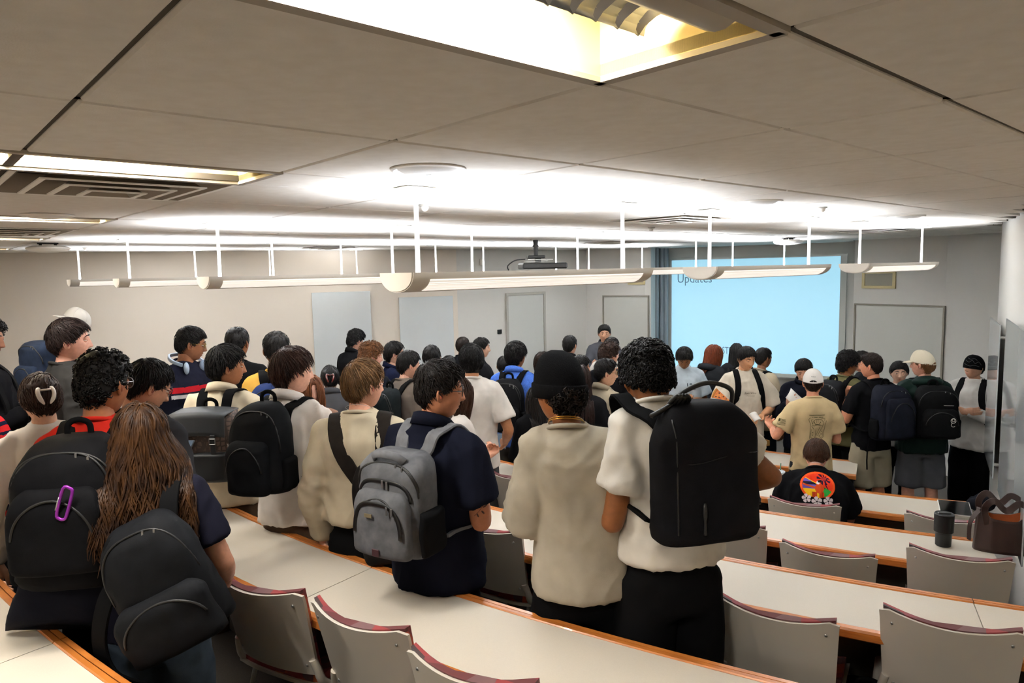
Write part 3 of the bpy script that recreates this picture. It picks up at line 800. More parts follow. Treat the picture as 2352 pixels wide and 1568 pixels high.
# --- head
HW, HD, HH = 0.0765, 0.098, 0.1145
HSC = 0.91; BODY_H = 1.524 + (0.084 + 0.1145) * HSC
def skull(az, dz):
    """az: angle from the face (0) round to the back (pi), signed; dz -1..1"""
    p = np.where(dz > 0, 2.15, 2.7); r = np.maximum(1 - np.abs(dz) ** p, 0) ** (1 / p)
    dx = np.sin(az) * r; dy = np.cos(az) * r
    x = HW * dx; y = HD * dy; z = HH * dz
    lo = smoothstep(0.0, -0.95, dz); fr = smoothstep(-0.2, 0.6, np.cos(az)); bk = 1 - fr
    x = x * (1 - 0.20 * lo)
    y = np.where(dy > 0, y * (0.95 - 0.04 * lo), y * (1 - 0.42 * smoothstep(-0.15, -0.95, dz)))
    y = y - 0.006 * bk * smoothstep(-.2, .5, dz)
    x = x * (1 + 0.05 * smoothstep(0.0, 0.5, dz) * bk)
    return np.stack([x, y, z], -1)
def G(a, s): return np.exp(-(a / s) ** 2)
NA = 64
_t = np.linspace(-math.pi, math.pi, NA, endpoint=False); H_AZ = _t - 0.58 * np.sin(_t)
H_DZ = np.concatenate([np.array([-0.999, -0.985, -0.96]), np.linspace(-0.93, 0.45, 38), np.sin(np.linspace(math.asin(0.47), math.pi / 2 - .02, 12))])
def head_grid(nose=1.0, jaw=1.0, fat=0.0):
    az, dz = np.meshgrid(H_AZ, H_DZ); P = skull(az, dz); x, y, z = P[..., 0], P[..., 1], P[..., 2]; ax = np.abs(x)
    f = smoothstep(0.1, 0.5, np.cos(az))
    t = np.clip((0.028 - z) / 0.054, 0, 1); under = smoothstep(-0.041, -0.030, z)
    amp = (0.004 + 0.019 * t ** 1.3) * smoothstep(0.04, 0.022, z) * under
    sg = 0.0075 + 0.006 * t ** 2
    d = nose * amp * G(x, sg) + 0.006 * nose * G(ax - 0.012, 0.006) * G(z + 0.027, 0.008)
    d += -0.010 * G(ax - 0.032, 0.017) * G(z - 0.012, 0.013) + 0.004 * G(ax - 0.03, 0.022) * G(z - 0.033, 0.008)
    d += 0.0055 * G(x, 0.021) * G(z + 0.052, 0.0065) + 0.006 * G(x, 0.018) * G(z + 0.066, 0.006) - 0.0035 * G(x, 0.022) * G(z + 0.0585, 0.0025)
    d += 0.008 * jaw * G(x, 0.022) * G(z + 0.098, 0.016) + 0.004 * G(ax - 0.046, 0.018) * G(z + 0.018, 0.022)
    P[..., 1] += d * f
    P[..., 0] *= 1 + fat * smoothstep(0.2, -0.6, z / HH)
    lips = (G(x, 0.021) * np.maximum(G(z + 0.0525, 0.0065), G(z + 0.0655, 0.007)) * f) > 0.42
    return P, lips
def grid_quads(nr, nc):
    i, j = np.meshgrid(np.arange(nr - 1), np.arange(nc), indexing='ij'); k = (j + 1) % nc
    return np.stack([i * nc + j, i * nc + k, (i + 1) * nc + k, (i + 1) * nc + j], -1).reshape(-1, 4)
HQ = grid_quads(len(H_DZ), NA)
def ball_q(c, r, n=10, m=7, R=None):
    r = np.broadcast_to(np.asarray(r, float), (3,)); a = np.arange(n) * 2 * math.pi / n
    el = np.linspace(-math.pi / 2 + .05, math.pi / 2 - .05, m)
    V = np.stack([np.cos(el)[:, None] * np.cos(a), np.cos(el)[:, None] * np.sin(a), np.repeat(np.sin(el)[:, None], n, 1)], -1).reshape(-1, 3) * r
    if R is not None: V = V @ np.asarray(R).T
    return V + np.asarray(c, float), grid_quads(m, n)
def tube_q(path, r, n=6):
    b = MB(); b.tube(path, r, n); V = np.vstack(b.V); return V, grid_quads(len(path), n)

# --- hair
_HL = np.array([0, 25, 45, 62, 78, 92, 105, 125, 150, 180.]); _HZ = np.array([.066, .060, .046, .022, -.004, .012, -.012, -.05, -.074, -.078])
def hair_mask(az, z, low=0.0, front=0.0):
    a = np.degrees(np.abs((az + math.pi) % (2 * math.pi) - math.pi)); zl = np.interp(a, _HL, _HZ) - low * smoothstep(90, 150, a) + front * smoothstep(70, 20, a)
    return smoothstep(zl - 0.010, zl + 0.012, z)
def skull_n(P):
    n = P / np.array([HW, HD, HH]) ** 2; return n / (np.linalg.norm(n, axis=-1, keepdims=True) + 1e-12)
def lock_mesh(C, Rd, flat=0.55):
    """C (N,K,3) centre lines, Rd (N,K) radii -> triangular-section locks"""
    N_, K, _ = C.shape
    T = np.gradient(C, axis=1); T /= np.linalg.norm(T, axis=2, keepdims=True) + 1e-9
    ref = RNG.normal(size=(N_, 1, 3)); U = np.cross(T, ref); U /= np.linalg.norm(U, axis=2, keepdims=True) + 1e-9; W = np.cross(T, U)
    a = np.arange(3) * 2 * math.pi / 3
    V = C[:, :, None] + Rd[:, :, None, None] * (np.cos(a)[:, None] * U[:, :, None] + flat * np.sin(a)[:, None] * W[:, :, None] * 1.4)
    base = (np.arange(N_) * K * 3)[:, None, None] ; q = grid_quads(K, 3)
    return V.reshape(-1, 3), (base + q[None]).reshape(-1, 4)
def hair_build(h, rng):
    """hair in head space; h: style dict"""
    st = h.get('style', 'short'); top, side, back = np.array(h.get('t', (0.022, 0.012, 0.012))) * np.array((.72, .66, .7)); low = h.get('low', 0.0); fr = h.get('front', 0.0)
    n = h.get('n', {'long': 480, 'curly': 480}.get(st, 1250)); cut = h.get('cut')     # cut: hat line
    def thick(az, dz):
        a = np.abs(az); w = smoothstep(0.25, 0.8, dz); sb = side * (1 - smoothstep(1.6, 2.6, a)) + back * smoothstep(1.6, 2.6, a)
        return sb * (1 - w) + top * w
    # scalp shell
    az, dz = np.meshgrid(np.linspace(-math.pi, math.pi, 44, endpoint=False), np.sin(np.linspace(-0.85, math.pi / 2 - .02, 26)))
    P = skull(az, dz); Nn = skull_n(P); mk = hair_mask(az, P[..., 2], low, fr)
    if cut is not None: mk = mk * smoothstep(cut + .012, cut, P[..., 2] + 0.25 * P[..., 1] * 0)
    tt = thick(az, dz) * 0.82
    bumpn = vnoise(P.reshape(-1, 3) * 55 + h.get('seed', 0)).reshape(az.shape)
    P = P + Nn * (mk * tt * (0.8 + 0.4 * bumpn) - (1 - mk) * 0.006)[..., None]
    Vs = [P.reshape(-1, 3)]; Qs = [grid_quads(26, 44)]; off = Vs[0].shape[0]
    # locks
    m = n * 3; aa = rng.uniform(-math.pi, math.pi, m); dd = rng.uniform(-0.75, 0.998, m)
    p = skull(aa, dd); nn = skull_n(p); ok = hair_mask(aa, p[:, 2], low, fr) > 0.45
    if cut is not None: ok &= p[:, 2] < cut
    idx = np.nonzero(ok)[0][:n]; aa, dd, p, nn = aa[idx], dd[idx], p[idx], nn[idx]; n = len(idx)
    if n == 0: return np.vstack(Vs), np.vstack(Qs)
    th = thick(aa, dd)[:, None]; root = p + nn * th * 0.55
    whorl = np.array([0.012, -0.055, 0.105]); f = root - whorl; f -= nn * (f * nn).sum(1, keepdims=True); f /= np.linalg.norm(f, axis=1, keepdims=True) + 1e-6
    K = 4; tt = np.linspace(0, 1, K)[None, :, None]
    if st in ('short', 'swept', 'buzz', 'fringe'):
        L = h.get('len', 0.034) * rng.uniform(0.7, 1.25, (n, 1, 1)) * (.38 + .62 * smoothstep(-.055, .055, root[:, 2]))[:, None, None]; lift = h.get('lift', 0.3) * 0.7
        sw = np.array(h.get('sweep', (0, 0, 0)), float); d = f * 0.8 + rng.normal(size=(n, 3)) * h.get('rand', 0.28) * .8 + sw; d -= nn * (d * nn).sum(1, keepdims=True) * 0.9
        d /= np.linalg.norm(d, axis=1, keepdims=True) + 1e-6; d = d[:, None]
        C = root[:, None] + d * L * tt + nn[:, None] * (lift * L * tt * (1 - 0.75 * tt) + 0.45 * th[:, None] * (1 - tt)) - np.array([0, 0, 1.0]) * (h.get('grav', 0.25) * L * tt ** 2)
        # no strands over the face: shorten locks whose tip falls below the front hairline
        tip = C[:, -1]; ta = np.arctan2(tip[:, 0], tip[:, 1]); bad = (hair_mask(ta, tip[:, 2] + h.get('fringe', .004), low, fr) < .3) & (np.abs(ta) < 1.35)
        C = np.where(bad[:, None, None], root[:, None] + nn[:, None] * .3 * th[:, None] + (C - root[:, None]) * .28, C)
        badb = (hair_mask(ta, tip[:, 2] + .022, low, fr) < .3) & (np.abs(ta) >= 1.35)
        C = np.where(badb[:, None, None], root[:, None] + (C - root[:, None]) * .45, C)
        r0 = h.get('r', 0.0029); Rd = r0 * (1 - 0.85 * np.linspace(0, 1, K) ** 1.5)[None] * rng.uniform(.7, 1.2, (n, 1))
        V, Q = lock_mesh(C, Rd)
    elif st == 'curly':
        K = 7; t1 = np.linspace(0, 1, K)[None, :]; turns = h.get('turns', 1.4); cr = h.get('cr', 0.009) * rng.uniform(.7, 1.25, (n, 1)); L = h.get('len', 0.03) * rng.uniform(.7, 1.3, (n, 1))
        e1 = np.cross(nn, rng.normal(size=(n, 3))); e1 /= np.linalg.norm(e1, axis=1, keepdims=True); e2 = np.cross(nn, e1)
        ph = rng.uniform(0, 6.28, (n, 1)) + t1 * turns * 2 * math.pi
        ax = nn + e1 * rng.uniform(-.8, .8, (n, 1)) + e2 * rng.uniform(-.8, .8, (n, 1)) + f * h.get('flow', 0.2); ax /= np.linalg.norm(ax, axis=1, keepdims=True)
        C = root[:, None] + (nn * th * rng.uniform(-.1, .55, (n, 1)))[:, None] + ax[:, None] * (L * t1)[..., None] + e1[:, None] * (cr * np.cos(ph))[..., None] + e2[:, None] * (cr * np.sin(ph))[..., None]
        V, Q = lock_mesh(C, np.broadcast_to(h.get('r', 0.0045) * (1 - 0.5 * t1), (n, K)), flat=1.0)
    elif st == 'long':
        K = 12; Lh = h.get('len', 0.42); ds = Lh / (K - 1) * rng.uniform(.85, 1.12, (n, 1)); pos = root.copy(); C = [pos.copy()]
        vel = f * 0.5 + nn * 0.35 + np.array([0, 0, -0.2]); part = np.sign(pos[:, 0:1]) * smoothstep(-.02, .06, pos[:, 1:2]); vel = vel + np.array([[1.0, -.25, 0]]) * part * 0.9
        nape = h.get('gather', 0.0); back_y = h.get('back_y', -0.135); front = h.get('front_locks', 0.0)
        for s in range(K - 1):
            vel = vel * 0.55 + np.array([0, 0, -0.75]); below = pos[:, 2:3] < -0.02
            vel = vel + np.where(below, np.concatenate([-np.sign(pos[:, 0:1]) * nape, np.full((n, 1), -0.12), np.zeros((n, 1))], 1), 0)
            vel /= np.linalg.norm(vel, axis=1, keepdims=True); pos = pos + vel * ds
            q = pos / (np.array([HW, HD, HH]) + th * 0.8 + 0.008); rr = np.linalg.norm(q, axis=1, keepdims=True)
            pos = np.where((rr < 1) & (pos[:, 2:3] > -0.10), pos / np.maximum(rr, .2), pos)
            zz = pos[:, 2:3]; tor = zz < -0.17
            lim = back_y - 0.010 * rng.random((n, 1)); by = smoothstep(-0.02, -0.24, zz[:, 0])[:, None]
            keep_front = (root[:, 1:2] > 0.02) & (front > 0)
            pos[:, 1:2] = np.where(keep_front, pos[:, 1:2], np.minimum(pos[:, 1:2], -0.06 + (lim + 0.06) * by * 1.0 + (1 - by) * .2))
            C.append(pos.copy())
        C = np.stack(C, 1); wav = h.get('wave', 0.006); phs = rng.uniform(0, 6.28, (n, 1)); tl = np.arange(K)[None]
        C[..., 0] *= 1 + h.get('spread', 0.0) * smoothstep(.02, -.16, C[..., 2]); C[..., 0] += wav * np.sin(tl * 0.95 + np.round(phs * 2) / 2) * (tl / K); C[..., 1] += wav * 0.7 * np.cos(tl * 0.8 + phs * 1.7) * (tl / K)
        pr = np.concatenate([np.full(K - 3, 1.0), [.85, .6, .2]]); V, Q = lock_mesh(C, h.get('r', 0.0075) * pr[None] * rng.uniform(.6, 1.2, (n, 1)), flat=0.6)
    if st != 'long':
        # keep the locks close to the head: pull points in to the hair volume, a little loose
        tv = np.repeat(th[:, 0], len(V) // n); E3 = np.array([HW, HD, HH])[None] + tv[:, None]; nr = np.linalg.norm(V / E3, axis=1)
        lim = 1.02 + h.get('loose', 0.05) * np.repeat(rng.random(n), len(V) // n) + (.10 if st == 'curly' else 0) * .5
        zf = smoothstep(-.12, -.06, V[:, 2]); k = np.where(nr > lim, lim / np.maximum(nr, 1e-6), 1.0); V = V * (1 - zf[:, None] + zf[:, None] * k[:, None])
        V[:, :2] *= np.where(V[:, 2:3] < -.06, .93, 1.0)
    Vs.append(V); Qs.append(Q + off)
    return np.vstack(Vs), np.vstack(Qs)

# --- hands (metres, wrist at origin, fingers along +Y, palm facing -Z, thumb on +X)
def hand_raw(curl, thumb_in=0.5, spread=0.05, point=None):
    mb = MB()
    rings = []
    for y, rx, rz in ((-0.02, .024, .019), (0.01, .027, .018), (0.045, .036, .016), (0.08, .040, .0145), (0.094, .038, .012)):
        q = ellipse(16, rx, rz, 2.6); rings.append(np.stack([q[:, 0], np.full(16, y), q[:, 1]], 1))
    mb.loft(rings)
    for i, (x, L, r) in enumerate(((0.029, .070, .0088), (0.010, .078, .009), (-0.010, .072, .0088), (-0.029, .056, .0078))):
        c = curl[i] if hasattr(curl, '__len__') else curl
        p = np.array([x, 0.088, 0.0]); a = -0.15 * c; pts = [p - np.array([0, .02, 0]), p]; sx = (x / .03) * spread
        for seg, fr_ in ((0.46, 1.0), (0.30, 1.15), (0.24, 0.8)):
            a -= c * fr_; p = p + L * seg * np.array([sx, math.cos(a), math.sin(a)]); pts.append(p)
        mb.tube(np.array(pts), np.array([r, r, r * .95, r * .88, r * .72]), 10); mb.ball(pts[-1], r * .74, 8, 6)
        for q in pts[1:4]: mb.ball(q, r * .98, 8, 6)
    t = [np.array([.018, .012, -.004]), np.array([.040, .036, -.012 - .01 * thumb_in])]
    t.append(t[-1] + .034 * unit([.55 - .7 * thumb_in, .8, -.35 * thumb_in])); t.append(t[-1] + .027 * unit([.3 - .8 * thumb_in, .9, -.3 * thumb_in]))
    mb.tube(np.array(t), np.array([.014, .0125, .0105, .0085]), 10); mb.ball(t[-1], .0088, 8, 6); mb.ball(t[1], .0125, 8, 6); mb.ball(t[2], .0105, 8, 6)
    return mb
HANDJ = {'relaxed': job(hand_raw(0.35, 0.4), 0.006, 2), 'grip': job(hand_raw(0.95, 0.9), 0.006, 2), 'flat': job(hand_raw(0.12, 0.1, 0.08), 0.006, 2), 'pinch': job(hand_raw((0.75, .55, .5, .45), 0.8), 0.006, 2), 'fist': job(hand_raw(1.35, 1.0), 0.006, 2)}

# --- arms presets: elbow, wrist, fingers dir, palm normal (right side, x>0), hand pose
ARMS = {
    'down': ((.248, -.035, 1.155), (.250, .035, .915), (0.05, .15, -1), (-1, .2, 0), 'relaxed'),
    'front': ((.235, -.01, 1.145), (.085, .19, 1.17), (-.55, .8, .15), (-.3, .3, 1), 'grip'),
    'phone': ((.228, .0, 1.145), (.09, .21, 1.20), (-.45, .75, .5), (-.4, -.5, .8), 'grip'),
    'pocket': ((.285, -.09, 1.165), (.205, .03, .95), (-.25, .35, -1), (-1, .2, 0), 'relaxed'),
    'cross': ((.235, .06, 1.145), (.015, .205, 1.19), (-.95, .1, .15), (0, -1, .1), 'relaxed'),
    'strap': ((.235, .04, 1.16), (.125, .205, 1.34), (-.35, -.2, 1), (-.3, -1, 0), 'fist'),
    'back': ((.25, -.10, 1.16), (.20, -.12, .92), (-.3, 0, -1), (-1, 0, 0), 'relaxed'),
    'eat': ((.22, .10, 1.16), (.09, .19, 1.38), (-.5, .1, .8), (-.4, -.8, .2), 'pinch'),
    'table': ((.27, .22, 1.16), (.06, .36, 1.13), (-1, .3, 0), (0, .2, -1), 'relaxed'),
    'gest': ((.24, .06, 1.16), (.20, .29, 1.22), (-.1, .9, .45), (-1, .1, .2), 'flat'),
    'hips': ((.33, -.06, 1.18), (.215, .06, 1.04), (-.6, .4, -.5), (-1, .2, 0), 'relaxed'),
}
SKIN = {}
def skin_mat(tone):
    if tone not in SKIN:
        c = lin(tone)
        SKIN[tone] = (mat('skin_' + tone[1:], tone, 0.52, col2='#%02x%02x%02x' % tuple(max(0, int(int(tone[i:i+2], 16) * 0.93)) for i in (1, 3, 5)), nscale=60, bump=0.06, bscale=600, spec=0.35),
                      mat('lips_' + tone[1:], '#%02x%02x%02x' % tuple(int(int(tone[i:i+2], 16) * k) for i, k in ((1, .86), (3, .68), (5, .68))), 0.45))
    return SKIN[tone]
m_eye = mat('eye_white', '#d9d4cc', 0.25); m_iris = mat('eye_iris', '#20140e', 0.15)
HAIRM = {}
def hair_mat(c, hi=None):
    if c not in HAIRM:
        hi = hi or '#%02x%02x%02x' % tuple(min(255, int(int(c[i:i+2], 16) * 1.35 + 3)) for i in (1, 3, 5))
        HAIRM[c] = mat('hair_' + c[1:], c, 0.5, col2=hi, nscale=45, stretch=(1, 1, .35), bump=0.3, bscale=160, spec=0.2, contrast=(.35, .75))
    return HAIRM[c]
CLOTH = {}
def cloth_mat(c, kind='tee'):
    k = (c, kind)
    if k not in CLOTH:
        d = '#%02x%02x%02x' % tuple(max(0, int(int(c[i:i+2], 16) * 0.9)) for i in (1, 3, 5))
        kw = dict(rough=0.92, col2=d, nscale=8, sheen=0.0, spec=0.04, bump=0.25, bscale=700)
        if kind == 'heather': kw.update(col2='#%02x%02x%02x' % tuple(min(255, int(int(c[i:i+2], 16) * 1.16)) for i in (1, 3, 5)), nscale=180, stretch=(1, 1, .4), contrast=(.35, .65), detail=2)
        if kind == 'denim': kw.update(col2='#%02x%02x%02x' % tuple(min(255, int(int(c[i:i+2], 16) * 1.3)) for i in (1, 3, 5)), nscale=14, bscale=900, bump=.4)
        if kind == 'shell': kw.update(rough=0.45, bump=0.05, sheen=0)
        CLOTH[k] = mat('cloth_%s_%s' % (kind, c[1:]), c, **kw)
    return CLOTH[k]

PEOPLE = []
def ease_rings(g, e, zh, flare=1.0, seat=False):
    g0 = g; g = g * 0.92
    R = [(zh, .166 * g + e * 1.25 * flare, .122 * g + e * 1.25 * flare, -.004), (zh + .06, .166 * g + e * 1.15, .120 * g + e * 1.15, -.004)]
    base = [(.97, .162, .118, -.006), (1.08, .150, .108, 0.0), (1.20, .160, .114, .004), (1.31, .172, .120, -.004), (1.37, .166, .110, -.012)]
    for z, rx, ry, cy in base:
        if z > zh + .09: R.append((z, rx * g + e, ry * g + e, cy))
    R += [(1.405, .146 * g + e * .6, .090 + e * .5, -.016), (1.440, .104 + e * .35, .074 + e * .3, -.020), (1.468, .072 + e * .2, .063 + e * .2, -.020), (1.490, .058 + e * .12, .056 + e * .12, -.018)]
    return R
def person(x, y, d, yaw, label, hyaw=None, pitch=0.0, roll=0.0, lean=0.0, tone='#d9a184', hair=None, hairc='#15110f', top='tee', topc='#222222', kind='tee',
           ease=0.022, girth=1.0, sleeve=None, zh=0.84, collar='crew', pants='#1b1b1d', pants_kind='tee', pant='long', arms=('down', 'down'), far=False, floor=None, crown=0.02,
           hoff=0.0, neck=0.0, ht=1.72, sl_len=.72, seat=False, nose=1.0, fat=0.0, shoes='#e8e4dc', neckw=1.0, wr=None, brows=True, hands=True, xoff=(0, 0), shoulder=1.0, beard=None):
    ease = ease * 0.72
    def aisle(dd):
        p = at_depth(x, y, dd); r_ = np.hypot(p[0] - ARC_C[0], p[1] - ARC_C[1]); a_ = math.degrees(math.atan2(p[1] - ARC_C[1], p[0] - ARC_C[0])); k_ = tier_of(p)
        on = lambda n: n in DESKS and DESKS[n][0] - 1.5 < a_ < DESKS[n][1] + 1.5
        free = (not on(k_) or r_ > RK(k_) + .47 + .12) and (k_ == 1 or not on(k_ - 1) or r_ < RK(k_ - 1) - .03)
        return free, p[2] - FLOOR_Z[k_] - crown
    if floor is None and not seat and not aisle(d)[0]:
        # stand in the nearest aisle, not inside a desk
        best = None
        for dd in np.arange(d * .78, d * 1.25, .03):
            ok_, hh_ = aisle(dd)
            if ok_:
                cost = abs(hh_ - ht) + abs(dd - d) / d * 1.2
                if best is None or cost < best[0]: best = (cost, dd)
        if best: d = best[1]
    q = at_depth(x, y, d); k = tier_of(q) if floor is None else floor; fz = FLOOR_Z[k] if not isinstance(floor, float) else floor
    h = q[2] - fz
    s = 1.0 if seat else (h - crown) / BODY_H
    vd = unit(np.array([q[0], q[1]])); sd_ = np.array([vd[1], -vd[0]]) * hoff; lat = rotz(math.radians(yaw)) @ np.array([-sd_[0], -sd_[1], 0.0])
    sp = dict(label=label, s=s, yaw=math.radians(yaw), hyaw=math.radians((yaw if hyaw is None else hyaw) - yaw), pitch=math.radians(pitch), roll=math.radians(roll), lean=math.radians(lean), tone=tone, hair=hair or {}, hairc=hairc,
              topc=topc, kind=kind, collar=collar, pants=pants, pants_kind=pants_kind, pant=pant, arms=arms, nose=nose, fat=fat, shoes=shoes, far=far, ease=ease, girth=girth, zh=zh, hands=hands, brows=brows, seat=bool(seat), beard=beard, top=top)
    sl = sleeve if sleeve is not None else {'tee': 'short', 'polo': 'short', 'sweater': 'long', 'jacket': 'long', 'long': 'long'}[top]
    L = sp['lean']; dz_seat = 0.0
    if seat: dz_seat = -0.46
    def bend(P, lateral=True):
        P = np.array(P, float); a = L * smoothstep(.92, 1.2, P[..., 2]); y0, z0 = P[..., 1], P[..., 2] - .97
        P = P.copy(); P[..., 1] = y0 * np.cos(a) + z0 * np.sin(a); P[..., 2] = .97 - y0 * np.sin(a) + z0 * np.cos(a)
        P[..., 2] += dz_seat
        if hoff and lateral:
            k_ = smoothstep(1.36 + dz_seat, 1.53 + dz_seat, P[..., 2]); P[..., 0] += lat[0] / s * k_; P[..., 1] += lat[1] / s * k_
        return P * s
    Rh = rotz(-sp['hyaw']) @ rotx(-sp['pitch']) @ roty(sp['roll']); piv = np.array([0, -.010, 1.524 + neck])
    if True:
        # scale so that the highest point of the posed head reaches the crown height
        aa_, dd_ = np.meshgrid(np.linspace(-math.pi, math.pi, 24), np.linspace(0, .99, 10)); HP = (skull(aa_, dd_).reshape(-1, 3) + np.array([0, .022, .084])) @ Rh.T * HSC
        s = (h - crown) / (HP[:, 2].max() + bend(piv)[2] / s); sp['s'] = s
    sp['bend'] = bend
    vb = 0.026 if far else 0.017; vc = 0.0215 if far else 0.0125; vt = 0.03 if far else 0.019
    sh = .150 * shoulder * (0.5 + 0.5 * girth)
    arm = {}
    for sd, pre in ((1, arms[0]), (-1, arms[1])):
        a = ARMS[pre] if isinstance(pre, str) else pre
        m_ = np.array([sd * (.87 if isinstance(pre, str) else .9), 1, 1.0]); S = np.array([sd * sh, -.014, 1.388]); E = np.array(a[0]) * m_; W = np.array(a[1]) * m_
        E = S + unit(E - S) * 0.285; W = E + unit(W - E) * 0.25
        mm = np.array([sd, 1, 1.0]); arm[sd] = (S, E, W, np.array(a[2]) * mm, np.array(a[3]) * mm, a[4])
    sp['arm'] = arm
    # body
    mb = MB(); n = 20
    rings = [ellipse(n, rx * .82 * girth, ry * .84 * girth, 2.3, z, 0, cy) for z, rx, ry, cy in ((.84, .15, .10, 0), (.95, .155, .108, 0), (1.08, .142, .1, 0), (1.22, .155, .108, 0), (1.34, .165, .110, -.004), (1.41, .13, .08, -.014), (1.45, .07, .06, -.016))]
    mb.loft(rings)
    mb.tube([(0, -.022, 1.40), (0, -.016, 1.47), (0, -.006, 1.51), (0, .0, 1.55)], np.array([.062, .054, .050, .050]) * neckw, 16)
    for sd in (1, -1):
        S, E, W, fd, pn, hp = arm[sd]
        mb.tube([S * np.array([.5, 1, 1]), S, S + (E - S) * .3, S + (E - S) * .7, E], np.array([.045, .049, .049, .043, .039]) * (0.45 + .55 * girth), 14); mb.ball(E, .039 * (0.45 + .55 * girth), 12, 8)
        mb.tube([E, E + (W - E) * .3, E + (W - E) * .7, W, W + unit(fd) * .012], np.array([.039, .0415, .034, .0265, .025]) * (0.5 + .5 * girth), 14)
        if seat: lg = [(sd * .085, .0, .93), (sd * .13, .42, .95), (sd * .13, .40, .54)]; rd = [.082, .056, .04]
        else: lg = [(sd * .085, 0, .90), (sd * .095, .008, .50), (sd * .10, -.015, .09)]; rd = [.080, .052, .036]
        lg = np.array(lg); mid = lg[1] + (lg[2] - lg[1]) * .35 + np.array([0, -.012, 0])
        mb.tube([lg[0], (lg[0] + lg[1]) / 2, lg[1]], [rd[0], (rd[0] + rd[1]) / 2 + .004, rd[1]], 14); mb.ball(lg[1], rd[1], 10, 8)
        mb.tube([lg[1], mid, lg[2]], [rd[1], .054, rd[2]], 14); sp['leg%d' % sd] = lg
    mb.V = [bend(v) for v in mb.V]; sp['jb'] = job(mb, vb, 3)
    # top
    mb = MB(); e = ease
    mb.loft([ellipse(28, rx, ry, 2.35, z, 0, cy) for z, rx, ry, cy in ease_rings(girth, e, zh)])
    for sd in (1, -1):
        S, E, W, fd, pn, hp = arm[sd]
        mb.tube([np.array([sd * .04, -.020, 1.438]), np.array([sd * .10, -.018, 1.412]), S], [.046 + e * .25, .052 + e * .4, .054 + e * .5], 14); mb.ball(S, .054 + e * .5, 14, 10)
        gg = 0.45 + .55 * girth
        if sl == 'short': mb.tube([S, S + (E - S) * .35, S + (E - S) * sl_len], [.055 * gg + e * .5, .058 * gg + e * .9, .058 * gg + e * 1.25], 18)
        elif sl == 'long':
            mb.tube([S, S + (E - S) * .5, E], [.055 * gg + e * .5, .052 * gg + e * .8, .046 * gg + e * .7], 16); mb.ball(E, .046 * gg + e * .7, 12, 8)
            mb.tube([E, E + (W - E) * .45, E + (W - E) * .97], [.046 * gg + e * .7, .043 * gg + e * .7, .034 * gg + e * .35], 16)
        elif sl == 'elbow':
            mb.tube([S, S + (E - S) * .5, E + (W - E) * .05], [.055 * gg + e * .5, .058 * gg + e * 1.1, .056 * gg + e * 1.3], 18)
    mb.V = [bend(v) for v in mb.V]; sp['jt'] = job(mb, vc, 4); sp['wr'] = wr if wr is not None else (0.015 if top != 'jacket' else 0.016)
    # trousers
    mb = MB(); pe = {'long': .012, 'wide': .03, 'shorts': .026, 'slim': .006}[pant]
    mb.loft([ellipse(22, rx * girth + pe * .4, ry * girth + pe * .4, 2.3, z) for z, rx, ry in ((.80, .140, .102), (.87, .142, .104), (.95, .130, .095), (1.03, .118, .086))])
    for sd in (1, -1):
        lg = sp['leg%d' % sd]; g2 = .5 + .5 * girth
        a_, b_, c2 = lg
        if pant == 'shorts':
            mb.tube([a_ + [0, 0, .02], a_ + (b_ - a_) * .5, a_ + (b_ - a_) * .95], [.078 * g2 + pe * .4, .082 * g2 + pe * .9, .080 * g2 + pe * 1.2], 16)
        else:
            mb.tube([a_ + [0, 0, .02], (a_ + b_) / 2, b_], [.078 * g2 + pe * .4, .074 * g2 + pe, .060 * g2 + pe], 16); mb.ball(b_, .060 * g2 + pe, 12, 8)
            mb.tube([b_, b_ + (c2 - b_) * .5, c2 + unit(b_ - c2) * .0], [.060 * g2 + pe, .058 * g2 + pe, .048 + pe], 16)
    mb.V = [bend(v) for v in mb.V]; sp['jp'] = job(mb, vt, 3)
    # head pose
    pb = bend(piv) / s
    def headxf(P): return ((np.asarray(P) + np.array([0, .022, .084])) @ Rh.T * HSC + pb) * s
    sp['headxf'] = headxf; sp['Rh'] = Rh; sp['headc'] = headxf(np.zeros(3))
    # put the crown of the head under the given pixel
    cr = headxf(np.array([0, -.02, HH])); Rb = rotz(-sp['yaw']); o = Rb @ np.array([cr[0], cr[1], 0])
    sp['loc'] = np.array([q[0] - o[0] + xoff[0], q[1] - o[1] + xoff[1], fz])
    sp['z_crown'] = q[2]; sp['k'] = k
    PEOPLE.append(sp)
    return sp
def to_mesh(V, Q, name, mats, MI=None): return quad_mesh(name, V, Q, mats, MI)
